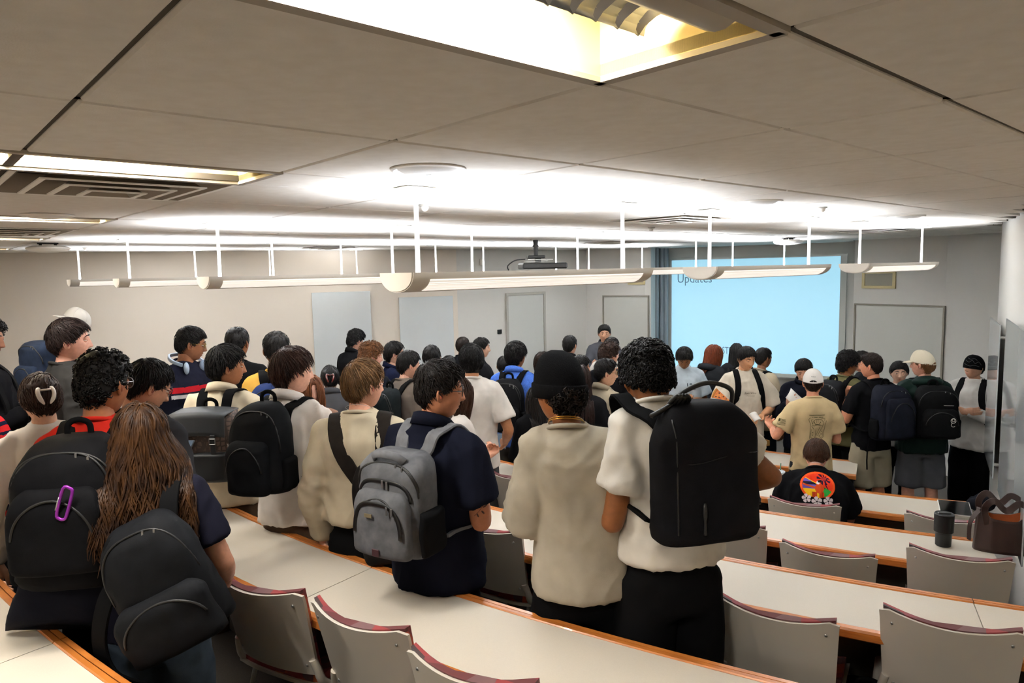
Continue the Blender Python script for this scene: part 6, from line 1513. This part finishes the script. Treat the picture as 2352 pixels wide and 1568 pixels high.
# hair claws
for k, c, lab in ((9, '#cbbfb2', 'shell coloured hair claw on the person in the white top'), (18, '#5a2420', 'dark red hair claw on the grey coat person')):
    sp = C[k]; t, add = head_thing(sp, 'hair_claw', lab, 'hair clip'); m = mat('claw_' + c[1:], c, .25, coat=.5)
    for sx in (-1, 1):
        q = spline([(sx * .026, -.118, .045), (sx * .033, -.138, .02), (sx * .028, -.146, -.01), (sx * .012, -.14, -.04)], 12); mb = MB(); mb.tube(q, np.array([.005] + [.010] * (len(q) - 4) + [.008, .006, .003]), 8, flat=.55); add(mb, 'claw_arm', m)
    mb = MB(); mb.tube([(-.022, -.136, .03), (.022, -.136, .03)], .005, 8); add(mb, 'hinge', m)
# neck chains
for k, lab, m, r in ((2, 'gold chain on the light grey tee person', m_gold, .0022), (4, 'fine silver chain on the beige sweater person', m_metal, .0009), (48, 'thin gold chain on the olive tee person', m_gold, .0014), (47, 'thin chain on the sitting person', m_metal, .0012)):
    sp = C[k]; t, add = worn(sp, 'neck_chain', lab, 'necklace', sp['bend'](np.array([0, 0, 1.49]))); a = np.linspace(0, 2 * math.pi, 41)[:-1]
    for q in range(2 if k == 2 else 1):
        P = np.stack([(.060 + .003 * q) * np.cos(a), -.016 + (.060 + .003 * q) * np.sin(a), 1.499 - .03 * np.sin(a) - .006 * q], 1); mb = MB(); mb.tube(sp['bend'](P), r, 6, closed=True); add(mb, 'chain', m)
# ------------------------------------------------------------------ prints on clothes
def recolour(sp, fn, cols):
    """flat knitted / printed bands: material slot per face by its place in the garment"""
    me = sp['shirt'].data; V = JOBS[sp['jt']][5] / sp['s']; c = V[sp['topQ']].mean(1); idx = fn(c)
    for m in cols: me.materials.append(m)
    me.polygons.foreach_set('material_index', idx.astype(np.int32)); me.update()
recolour(C[14], lambda c: np.where((c[:, 2] > 1.305) & (c[:, 2] < 1.337) & (np.abs(c[:, 0]) < .2), 1, np.where((c[:, 2] > 1.268) & (c[:, 2] < 1.29) & (np.abs(c[:, 0]) < .2), 2, np.where(c[:, 2] < 1.268, 3, 0))), [cloth_mat('#a81e26'), cloth_mat('#b9b6b4'), cloth_mat('#10111a')])
recolour(C[54], lambda c: np.where((c[:, 2] % .05) < .016, 1, 0), [cloth_mat('#16172a')])
def projector_for(sp, origin, right, up, ray_d, bvh=None):
    bv = bvh or shirt_bvh(sp); origin = np.asarray(origin, float); right = unit(right); up = unit(up); rd = unit(ray_d)
    def f(u, v, lift=.0025):
        p = origin + right * u + up * v; h = bv.ray_cast(Vector(p - rd * .35), Vector(rd), .7)
        q = np.array(h[0]) if h[0] is not None else p
        return q - rd * lift
    return f
def stroke(mb, f, pts, wd, mi=0, n=None):
    """flat printed line following the cloth"""
    P = np.array([(a, b, 0) for a, b in pts], float); L = np.linalg.norm(np.diff(P, axis=0), axis=1).sum(); k = max(2, int(L / .006)); Q = []
    for a, b in zip(P[:-1], P[1:]):
        m = max(1, int(np.linalg.norm(b - a) / .006))
        for t_ in range(m): Q.append(a + (b - a) * t_ / m)
    Q.append(P[-1]); Q = np.array(Q); T = np.gradient(Q, axis=0); T /= np.linalg.norm(T, axis=1, keepdims=True) + 1e-9; Nn = np.stack([-T[:, 1], T[:, 0], 0 * T[:, 0]], 1) * wd / 2
    mb.sheet([[f(*(q - n_)[:2]), f(*(q + n_)[:2])] for q, n_ in zip(Q, Nn)], mi)
def blob(mb, f, c, rx, ry, mi=0, n=12, rot=0.0):
    a = np.linspace(0, 2 * math.pi, n + 1)[:-1]; x = rx * np.cos(a); y = ry * np.sin(a); cr, sr = math.cos(rot), math.sin(rot)
    V = [f(c[0], c[1])] + [f(c[0] + u * cr - v * sr, c[1] + u * sr + v * cr) for u, v in zip(x, y)]
    mb.add(V, [(0, i + 1, (i + 1) % n + 1) for i in range(n)], mi)
def print_text(sp, f, s, size, m, parent, shear=0.0, name='lettering', xs=1.0):
    o = text_obj(name, s, size, Matrix.Identity(4), m, parent, extrude=0, align='CENTER', shear=shear, xscale=xs); me = o.data
    V = np.empty(len(me.vertices) * 3); me.vertices.foreach_get('co', V); V = V.reshape(-1, 3); W = np.array([f(a, b) for a, b, _ in V]); me.vertices.foreach_set('co', W.ravel()); me.update()
def back_centre(sp, x, z): return sp['bend'](np.array([x, -.12, z]))
# sunset print on the sitting person
sp = C[47]; o = back_centre(sp, .0, 1.365); a = math.radians(22); f = projector_for(sp, o, (1, 0, 0), (0, math.sin(a), math.cos(a)), (0, 1, -.35))
pal = ['#e2521f', '#d8381c', '#e9b81f', '#6a55a8', '#151228', '#2f9a3c', '#c94a1f', '#d9cfd2', '#2a1636', '#8f2f1a', '#17151a']
PM = [mat('print_' + c[1:], c, .8, spec=.1) for c in pal]
def sunset(u, v):
    for cx, cy, r in ((-.068, -.088, .030), (-.004, -.106, .034), (.066, -.098, .031)):
        dx, dy = u - cx, v - cy; d = math.hypot(dx, dy)
        if d < r:
            th = math.atan2(dy, dx)
            if d < .005: return 10
            if d < r * (.72 + .28 * abs(math.cos(2.5 * (th - .5)))) and abs(math.sin(2.5 * (th - .5))) < .96: return 7
    e = math.hypot(u / .108, v / .095)
    if e > 1: return None
    if e > .87: return 0 if v > -.075 else None
    if math.hypot((u - .016) / .014, (v - .026) / .012) < 1 and v > .022: return 10
    if math.hypot((u - .004) / .010, (v - .020) / .012) < 1: return 7
    if math.hypot((u - .012) / .028, (v + .018) / .034) < 1: return 6
    if abs(v + .062) < .018 and (abs(u + .018) < .016 or abs(u - .026) < .015): return 9 if int((u + .5) * 300) % 3 == 0 else 6
    if abs((v + .005) + (u + .05) * .28) < .006 and -.088 < u < -.01: return 6
    dx, dy = u - .040, v - .048; r = math.hypot(dx, dy)
    if r < .044 and math.sin(9 * math.atan2(dy, dx)) > -.1 and dy < .03: return 8
    if abs(u - .050 - .25 * (v - .02) ** 2 * 40) < .003 and -.02 < v < .05: return 4
    line = .055 - .55 * (u + .085)
    if v > line + .006: return 1
    if v > line and v > .012: return 2
    if v > .026: return 3
    if v > .006: return 4 if u < .0 else 2
    if u > .03: return 5 if (v < -.02 or int((u + v) * 220) % 3) else 10
    return 2 if v < -.022 else 3
cell = .0023; us = np.arange(-.118, .118, cell); vs = np.arange(-.142, .100, cell); grid_p = [[f(u, v) for u in us] for v in vs]; mb = MB(); V = np.array(grid_p).reshape(-1, 3); nu = len(us); Fs = []; Mi = []
for j in range(len(vs) - 1):
    for i in range(nu - 1):
        k = sunset(us[i] + cell / 2, vs[j] + cell / 2)
        if k is not None: Fs.append((j * nu + i, j * nu + i + 1, (j + 1) * nu + i + 1, (j + 1) * nu + i)); Mi.append(k)
mb.V = [V]; mb.F = Fs; mb.MI = Mi; mb.n = len(V); mb.build('back_print', PM, sp['shirt'])
# shield with snake, and sleeve flag on the tan tee
sp = C[46]; k = .00031; f = projector_for(sp, back_centre(sp, .0, 1.24), (1, 0, 0), (0, 0, 1), (0, 1, 0)); m_ol = mat('print_olive', '#3a3d22', .85, spec=.1); mb = MB()
Z = lambda pts: [((x - 1120) * k, -(y - 540) * k) for x, y in pts]
for pts, w_ in (([(910, 185), (1300, 185)], .0042), ([(940, 255), (900, 300), (950, 430), (945, 810), (1050, 900), (1100, 905), (1300, 770), (1320, 420), (1345, 330)], .0028), ([(1010, 300), (955, 310), (1000, 420)], .0024), ([(1210, 280), (1305, 270), (1300, 330)], .0024),
                ([(1000, 430), (1010, 350), (1080, 290), (1200, 290), (1275, 370), (1280, 440), (1200, 465), (1110, 440), (1040, 470), (1000, 450), (985, 480), (1040, 560)], .0028), ([(1040, 350), (1060, 420)], .004), ([(1200, 360), (1160, 410)], .004), ([(1095, 300), (1090, 400)], .002), ([(1130, 300), (1125, 400)], .002),
                ([(1060, 430), (1120, 425), (1190, 435)], .004), ([(1260, 470), (1150, 730), (1110, 720), (1190, 500)], .0026), ([(1095, 580), (1090, 700), (1085, 740), (1070, 860)], .003), ([(1100, 760), (1115, 800)], .003), ([(975, 560), (965, 770), (1050, 840)], .0022), ([(1280, 560), (1275, 760), (1160, 820)], .0022)):
    stroke(mb, f, Z(pts), w_)
for c in ((1015, 645), (1015, 720), (1235, 615), (1235, 690), (1190, 745), (1110, 850)): blob(mb, f, Z([c])[0], .0036, .0036)
for i in range(9):
    x0 = 985 + i * 32; stroke(mb, f, Z([(x0, 240), (x0 + (26 if i % 4 else 16), 238)]), .005)
mb.build('back_print', m_ol, sp['shirt'])
S, E, W, fd, pn, hp = sp['arm'][-1]; c0 = sp['bend'](S + (E - S) * .42); rd = np.array([.75, .6, 0]); f = projector_for(sp, c0, np.cross(unit(rd), [0, 0, 1.0]), (0, 0, 1), rd); mb = MB()
stroke(mb, f, [(-.032, .011), (-.012, .011)], .020)
for i in range(6):
    v = .019 - i * .0085; u0 = -.010 if v > 0 else -.032; stroke(mb, f, [(u0, v), (.034, v - .002)], .0036)
mb.build('sleeve_flag', m_ol, sp['shirt'])
# lettering on the pale blue and cream tees
def chest(sp, x, z): return sp['bend'](np.array([x, .13, z]))
sp = C[40]; f0 = projector_for(sp, chest(sp, -.055, 1.27), (-1, 0, 0), (0, 0, 1), (0, -1, 0)); m_ink = mat('print_ink', '#141519', .85, spec=.1); m_ink2 = mat('print_white', '#dfe2e4', .85)
for s_, dx, dy, mm in (('19', -.022, .030, m_ink), ('82', .012, -.004, m_ink), ('***', .002, -.03, m_ink2)): print_text(sp, lambda u, v, a=dx, b=dy: f0(u + a, v + b), s_, .046 if mm is m_ink else .03, mm, sp['shirt'], xs=1.5)
sp = C[43]; f0 = projector_for(sp, chest(sp, .0, 1.275), (-1, 0, 0), (0, 0, 1), (0, -1, 0)); print_text(sp, f0, 'Son Vito', .028, mat('print_olive2', '#4a4433', .85), sp['shirt'], shear=.3, xs=1.15)
print_text(sp, lambda u, v: f0(u + .004, v - .022), 'Fine Juices', .016, mat('print_tan', '#8f866f', .85), sp['shirt'], shear=.3, xs=1.1)
# leaf tattoo on the navy polo's arm
sp = C[3]; Vb, Qb = JOBS[sp['jb']][5:7]; bvb = BVHTree.FromPolygons(Vb.tolist(), Qb.tolist()); S, E, W, fd, pn, hp = sp['arm'][1]; c0 = sp['bend'](S + (E - S) * .80)
vd = rotz(sp['yaw']) @ np.array([0.1, 1, 0.0]); f = projector_for(sp, c0 + np.array([.01, 0, 0]), np.cross(vd, [0, 0, 1.0]), (0, 0, 1), vd, bvb); mb = MB(); stroke(mb, f, [(-.02, -.02), (0, .0), (.016, .022)], .0015)
for cx, cy, r_ in ((-.02, .006, .3), (.014, -.006, 2.2), (.0, .02, 1.3), (.022, .016, .4), (-.006, -.016, 2.0)): blob(mb, f, (cx, cy), .009, .0035, rot=r_, n=8)
mb.build('tattoo', mat('tattoo_ink', '#4a3430', .7), sp['obj'])
# trim on cuffs
sp = C[50]; S, E, W, fd, pn, hp = sp['arm'][-1]; w0 = sp['bend'](E + (W - E) * .86); t, add = worn(sp, 'wristband', 'black watch strap on the wrist of the person in khaki shorts', 'watch', w0); dW = unit(sp['bend'](W) - sp['bend'](E)); e1 = unit(np.cross(dW, [0, 1, 0.3])); e2 = np.cross(dW, e1)
rg = [[w0 + dW * z + (.0325 * sp['s']) * (math.cos(q) * e1 + math.sin(q) * e2) for q in np.linspace(0, 6.283, 19)[:-1]] for z in (-.012, .012)]; rg2 = [[p + (p - w0 - dW * z) * .14 for p in r] for r, z in zip(rg, (-.012, .012))]
mb = MB(); mb.loft([rg[0], rg2[0], rg2[1], rg[1]], closed=True); add(mb, 'band', m_black)

# ------------------------------------------------------------------ things held
def hand_at(sp, sd, out=.10):
    S, E, W, fd, pn, hp = sp['arm'][sd]; return world_of(sp, sp['bend'](W) + unit(fd) * out * sp['s'])
m_cheese = mat('pizza_cheese', '#c0551c', .55, col2='#d98a34', nscale=40, bump=.5, bscale=120); m_crust = mat('pizza_crust', '#b0752f', .8, bump=.4, bscale=150); m_olive = mat('pizza_topping', '#33271a', .6)
def pizza(loc, rz, tilt, label, spin=0.0):
    t = thing('pizza_slice', label, 'pizza', loc, rz); R_ = Matrix.Rotation(rz, 4, 'Z') @ Matrix.Rotation(tilt, 4, 'X') @ Matrix.Rotation(spin, 4, 'Z') @ Matrix.Scale(.78, 4); t.matrix_world = Matrix.Translation(loc) @ R_
    a = np.linspace(-.3, .3, 9); tip = (0, -.005, 0); arc = [(.20 * math.sin(u), .20 * math.cos(u), 0) for u in a]; mb = MB(); lo = [tip] + arc; hi = [(x, y, .008 + .004 * math.sin(x * 60)) for x, y, z in lo]
    n = len(lo); mb.add(lo + hi, [tuple(range(n - 1, -1, -1)), tuple(range(n, 2 * n))] + [(i, (i + 1) % n, n + (i + 1) % n, n + i) for i in range(n)]); mb.build('cheese', m_cheese, t)
    mb = MB(); mb.tube([(.205 * math.sin(u), .205 * math.cos(u), .008) for u in a], .013, 8); mb.build('crust', m_crust, t, smooth=True)
    for x, y in ((.01, .09), (-.02, .13), (.025, .15), (.0, .05), (-.03, .165)): mb = MB(); mb.lathe([(.006, .008), (.0085, .012), (.006, .014), (.003, .011)], 8, (x, y, .0)); mb.build('topping', m_olive, t, smooth=True)
p = hand_at(C[43], 1, .09); q = at_depth(1677, 921, p[1] - .03); pizza(q, math.radians(-10), math.radians(68), 'pizza slice in the hand of the cream tee person', math.radians(62))
p = hand_at(C[46], -1, .08); q = at_depth(1786, 956, p[1] - .02); pizza(q, math.radians(-15), math.radians(72), 'pizza slice held by the person in the white cap', math.radians(-128))
m_paper = mat('paper_white', '#e6e3dc', .8)
def sheet_thing(name, label, cat, c, w_, h_, R, m=m_paper, bow=.012):
    t = thing(name, label, cat, c); mb = MB(); rows = [[(u * w_ / 2, v * h_ / 2, bow * (1 - u * u)) for u in np.linspace(-1, 1, 7)] for v in np.linspace(-1, 1, 5)]; mb.sheet(rows); mb.xf(R=R); o = mb.build('sheet', m, t, smooth=True); s_ = o.modifiers.new('th', 'SOLIDIFY'); s_.thickness = .0012; return t
p = hand_at(C[45], 1, .09); sheet_thing('paper_sheet', 'white sheet of paper read by the person in the suit jacket', 'paper', p + np.array([.05, -.02, -.01]), .15, .21, rotz(.5) @ rotx(1.0) @ rotz(.6))
p = hand_at(C[43], -1, .08); sheet_thing('paper_napkin', 'crumpled white napkin in the cream tee person\'s hand', 'napkin', p + np.array([-.02, -.03, .01]), .09, .10, rotz(.3) @ rotx(.6), bow=.03)
def phone(sp, sd, label):
    p = hand_at(sp, sd, .09); t = thing('phone', label, 'phone', p + np.array([0, 0, .02]), -sp['yaw']); R = rotx(-.9); mb = MB(); mb.box((0, 0, 0), (.072, .008, .148), R, ch=.003); mb.build('case', m_black, t); mb = MB(); mb.box(np.array([0, -.0048, 0]) @ R.T, (.066, .001, .14), R); mb.build('screen', mat('phone_screen', '#1a1d22', .08, emit='#9fb4c8', es=.12), t)
phone(C[14], 1, 'dark phone in the hands of the striped sweater person'); phone(C[13], 1, 'phone of the person looking down'); phone(C[27], 1, 'phone at the hip of the plain white tee person')
c = hand_at(C[31], -1, .11); t = thing('folder', 'small yellow folder held up behind the black beanie', 'folder', c, .2); mb = MB(); mb.box((0, 0, 0), (.062, .01, .045), roty(-.35), ch=.002); mb.build('cover', mat('folder_yellow', '#c9a21e', .6), t); mb = MB(); mb.box((0, -.006, -.006), (.05, .001, .008), roty(-.35)); mb.build('stripe', m_olive, t)

# ------------------------------------------------------------------ things on the desks
def on_desk(x, y, k): return at_z(x, y, DESK_Z[k])
# tumbler
p = on_desk(2166, 1252, 4); t = thing('tumbler', 'black stepped travel tumbler standing on the desk', 'tumbler', p); hh = (at_depth(2166, 1180, p[1])[2] - p[2]); r0 = 42 / 2 / F_PX * p[1]; m_tum = mat('tumbler_black', '#121314', .38, spec=.35)
mb = MB(); mb.lathe([(r0 * .72, 0), (r0 * .80, .004), (r0 * .82, hh * .40), (r0 * .86, hh * .43), (r0 * .98, hh * .46), (r0, hh * .97), (r0 * .96, hh)], 32); mb.build('body', m_tum, t, smooth='auto')
mb = MB(); mb.lathe([(r0 * 1.0, hh * .965), (r0 * 1.02, hh * 1.0), (r0 * .92, hh * 1.025), (r0 * .88, hh * 1.01)], 32); mb.build('lid', m_tum, t, smooth='auto')
mb = MB(); mb.box((0, 0, hh * 1.02), (r0 * 1.3, r0 * .45, .008), rotz(-.2), ch=.003); mb.build('slider', m_black, t)
# brown leather tote
p = on_desk(2300, 1262, 4); t = thing('leather_tote', 'dark brown leather tote with looping handles on the desk by the wall', 'bag', p, math.radians(-20)); m_lb = mat('leather_brown', '#3a2620', .5, col2='#2c1c18', nscale=12, bump=.2, bscale=220); m_lo = mat('leather_lining', '#a4501f', .6)
rings = []
for v in np.linspace(0, 1, 12):
    a = np.linspace(0, 2 * math.pi, 49)[:-1]; pl = 1 + .07 * np.sin(a * 9 + 1) * v + .03 * np.sin(a * 4); w_ = (.135 - .02 * v) * pl; d_ = (.075 - .012 * v) * pl
    rings.append(np.stack([w_ * np.sign(np.cos(a)) * np.abs(np.cos(a)) ** .75, d_ * np.sign(np.sin(a)) * np.abs(np.sin(a)) ** .8, .20 * v + .022 * np.cos(2 * a) * v * v], 1))
inner = [r * np.array([.93, .9, 1]) + np.array([0, 0, -.004 - .02 * i]) for i, r in enumerate(rings[::-1][:4])]
mb = MB(); mb.loft(rings + inner, cap=True); mb.build('bag_body', m_lb, t, smooth=True)
mb = MB(); q = [r * np.array([.92, .89, 1]) + np.array([0, 0, -.003 - .018 * i]) for i, r in enumerate(rings[::-1][:4])]; mb.loft(q, cap=False); mb.build('lining', m_lo, t, smooth=True)
for yy in (-.055, .05):
    q = spline([(-.085, yy, .15), (-.10, yy * 1.1, .24), (-.06, yy * 1.3, .285), (-.005, yy * 1.2, .235), (.05, yy * 1.3, .28), (.10, yy * 1.1, .24), (.09, yy, .15)], 34); NN = np.tile([0.15, -1.0, .5], (len(q), 1)); mb = MB(); mb.strap(q, NN, .034, .004); mb.build('handle', m_lb, t, smooth='auto')
q = spline([(-.12, -.04, .22), (-.155, -.03, .15), (-.16, -.035, .05)], 12); mb = MB(); mb.strap(q, np.tile([-1, -.4, 0], (len(q), 1)), .03, .004); mb.build('hanging_strap', m_lb, t, smooth='auto')
# tablet, passport, dark cap on the next desk
p = on_desk(2192, 1186, 5); rz = math.radians(-21); t = thing('tablet', 'black screened tablet propped on the desk behind the tumbler', 'tablet', p, rz)
R = rotx(math.radians(-62)); mb = MB(); mb.box(np.array([0, 0.0, .058]), (.185, .007, .13), R, ch=.003); mb.build('case', mat('tablet_silver', '#c9c7c2', .3, metal=.6), t)
mb = MB(); mb.box(np.array([0, 0, .058]) + np.array([0, -.0042, 0]) @ R.T, (.175, .001, .12), R); mb.build('screen', mat('tablet_glass', '#070708', .06, spec=.6), t)
mb = MB(); mb.box((0, .035, .02), (.05, .06, .004), rotx(.5)); mb.build('stand', m_black, t)
p = on_desk(2196, 1158, 5); t = thing('booklet', 'navy booklet with a small flag sticker on the far desk edge', 'booklet', p, math.radians(-18)); mb = MB(); mb.box((0, 0, .007), (.105, .075, .014), ch=.003); mb.build('cover', mat('booklet_navy', '#1b1830', .5), t)
mb = MB(); mb.box((0, 0, .0145), (.058, .036, .001)); o1 = mb.build('flag_sticker', mat('flag_white', '#c9c4c8', .6), t)
for i in range(4): mb = MB(); mb.box((.006, -.014 + i * .009, .0152), (.046, .0045, .0006)); mb.build('flag_stripe', mat('flag_red', '#b0524e', .6), t)
mb = MB(); mb.box((-.018, .009, .0155), (.022, .018, .0006)); mb.build('flag_canton', mat('flag_blue', '#5a6b94', .6), t)
p = on_desk(2252, 1172, 5); t = thing('pouch', 'soft black pouch slumped on the desk end by the wall', 'pouch', p, .3); mb = MB(); V, Q = ball_q((0, 0, .05), (.10, .07, .055), 24, 12); V[:, 2] = np.maximum(V[:, 2], .002); V = V + vnormals(V, Q) * (vnoise(V * 30)[:, None] - .5) * .03; V[:, 2] = np.maximum(V[:, 2], .001)
link_mesh('cloth', quad_mesh('cloth', V, Q, cloth_mat('#17181d')), t); mb.tube(spline([(-.08, -.05, .03), (-.10, -.07, .05), (-.06, -.08, .04)], 10), .006, 6); mb.build('drawcord', m_black, t, smooth=True)
# cup with green straw
y_ = 1088
for y_ in range(1060, 1130):
    p = on_desk(1789, y_, 5)
    if np.hypot(p[0] - ARC_C[0], p[1] - ARC_C[1]) > RK(5) + .12: break
t = thing('iced_cup', 'white cup with a green straw on the desk beside the sitting person', 'cup', p); mb = MB(); mb.lathe([(.030, 0), (.032, .003), (.041, .105), (.043, .108), (.040, .110)], 24); mb.build('cup', mat('cup_white', '#dfe3e6', .3), t, smooth='auto'); mb = MB(); mb.lathe([(.044, .106), (.044, .114), (.030, .122), (.004, .123)], 24); mb.build('lid', mat('lid_clear', '#cfdbe4', .15), t, smooth='auto')
mb = MB(); mb.tube([(.004, 0, .03), (.012, 0, .175)], .0038, 8); mb.build('straw', mat('straw_green', '#17603f', .4), t, smooth=True)
# cardboard tray on the front desk
p = on_desk(1716, 1012, 6); p = at_z(1716, 1018, .74); t = thing('cardboard_box', 'open cardboard food box at the hem of the cream tee', 'box', p, .3); m_card = mat('cardboard', '#b98a4a', .8); mb = MB(); mb.box((0, 0, .004), (.30, .30, .008)); mb.build('base', m_card, t)
for sx, sy, w_, d_ in ((0, -.148, .30, .005), (0, .148, .30, .005), (-.148, 0, .005, .30), (.148, 0, .005, .30)): mb = MB(); mb.box((sx, sy, .025), (w_, d_, .05)); mb.build('side', m_card, t)
mb = MB(); mb.box((0, .19, .13), (.30, .005, .22), rotx(-.4)); mb.build('lid', m_paper, t)
# brown handbag on the third desk
p = on_desk(1432, 1268, 3); t = thing('handbag', 'dark brown handbag on the desk between the two nearest people', 'bag', p, .6); pk = Pack(.20, .17, .10, 0, .05, rt=.3, topw=.7, e=2.8); mb = MB(); mb.loft([pk.place(r) for r in pk.rings()]); mb.build('bag_body', m_lb, t, smooth=True)
mb = MB(); mb.tube(spline([(-.06, 0, .15), (-.05, 0, .24), (0, 0, .28), (.05, 0, .24), (.06, 0, .15)], 18), .007, 8); mb.build('handle', m_lb, t, smooth=True)
mb = MB(); mb.tube(spline([(.075, -.02, .15), (.11, -.03, .10), (.13, -.03, .05), (.14, -.02, .004)], 14), .006, 8); mb.build('strap', m_lb, t, smooth=True)
mb = MB(); mb.tube([(.085 + .01 * math.cos(u), -.028, .13 + .014 * math.sin(u)) for u in np.linspace(0, 6.28, 12)[:-1]], .002, 5, closed=True); mb.build('ring', m_gold, t, smooth=True)
# black backpack on the floor between the chairs
p = at_depth(1990, 1530, 2.62); p[2] = FLOOR_Z[3]; t = thing('floor_backpack', 'black backpack with metal clasps standing on the floor between two chairs', 'backpack', p, math.radians(-15)); pk = Pack(.32, .45, .20, 0, .1, rt=.4, topw=.4, e=2.8); mb = MB(); mb.loft([pk.place(r) for r in pk.rings()]); mb.build('main_body', pack_mat('#0d0d0f', .6), t, smooth=True)
p2 = Pack(.26, .22, .06, 0, 0, rt=.3, topw=.6); mb = MB(); mb.loft([pk.place(r + np.array([0, -.17, .02])) for r in p2.rings()]); mb.build('front_pocket', pack_mat('#0d0d0f', .6), t, smooth=True)
mb = MB(); mb.tube(spline([(-.05, .0, .43), (-.03, .0, .49), (.03, .0, .49), (.05, .0, .43)], 14), .007, 8); mb.build('handle', m_strap_blk, t, smooth=True)
for x, z in ((-.02, .30), (.02, .295), (-.10, .36), (.045, .30)): mb = MB(); q = pk.place(np.array([x, pk.front(np.array(x), np.array(z)) - .004, z])); mb.ball(q, (.009, .004, .009), 10, 6); mb.build('clasp', m_metal, t, smooth=True)
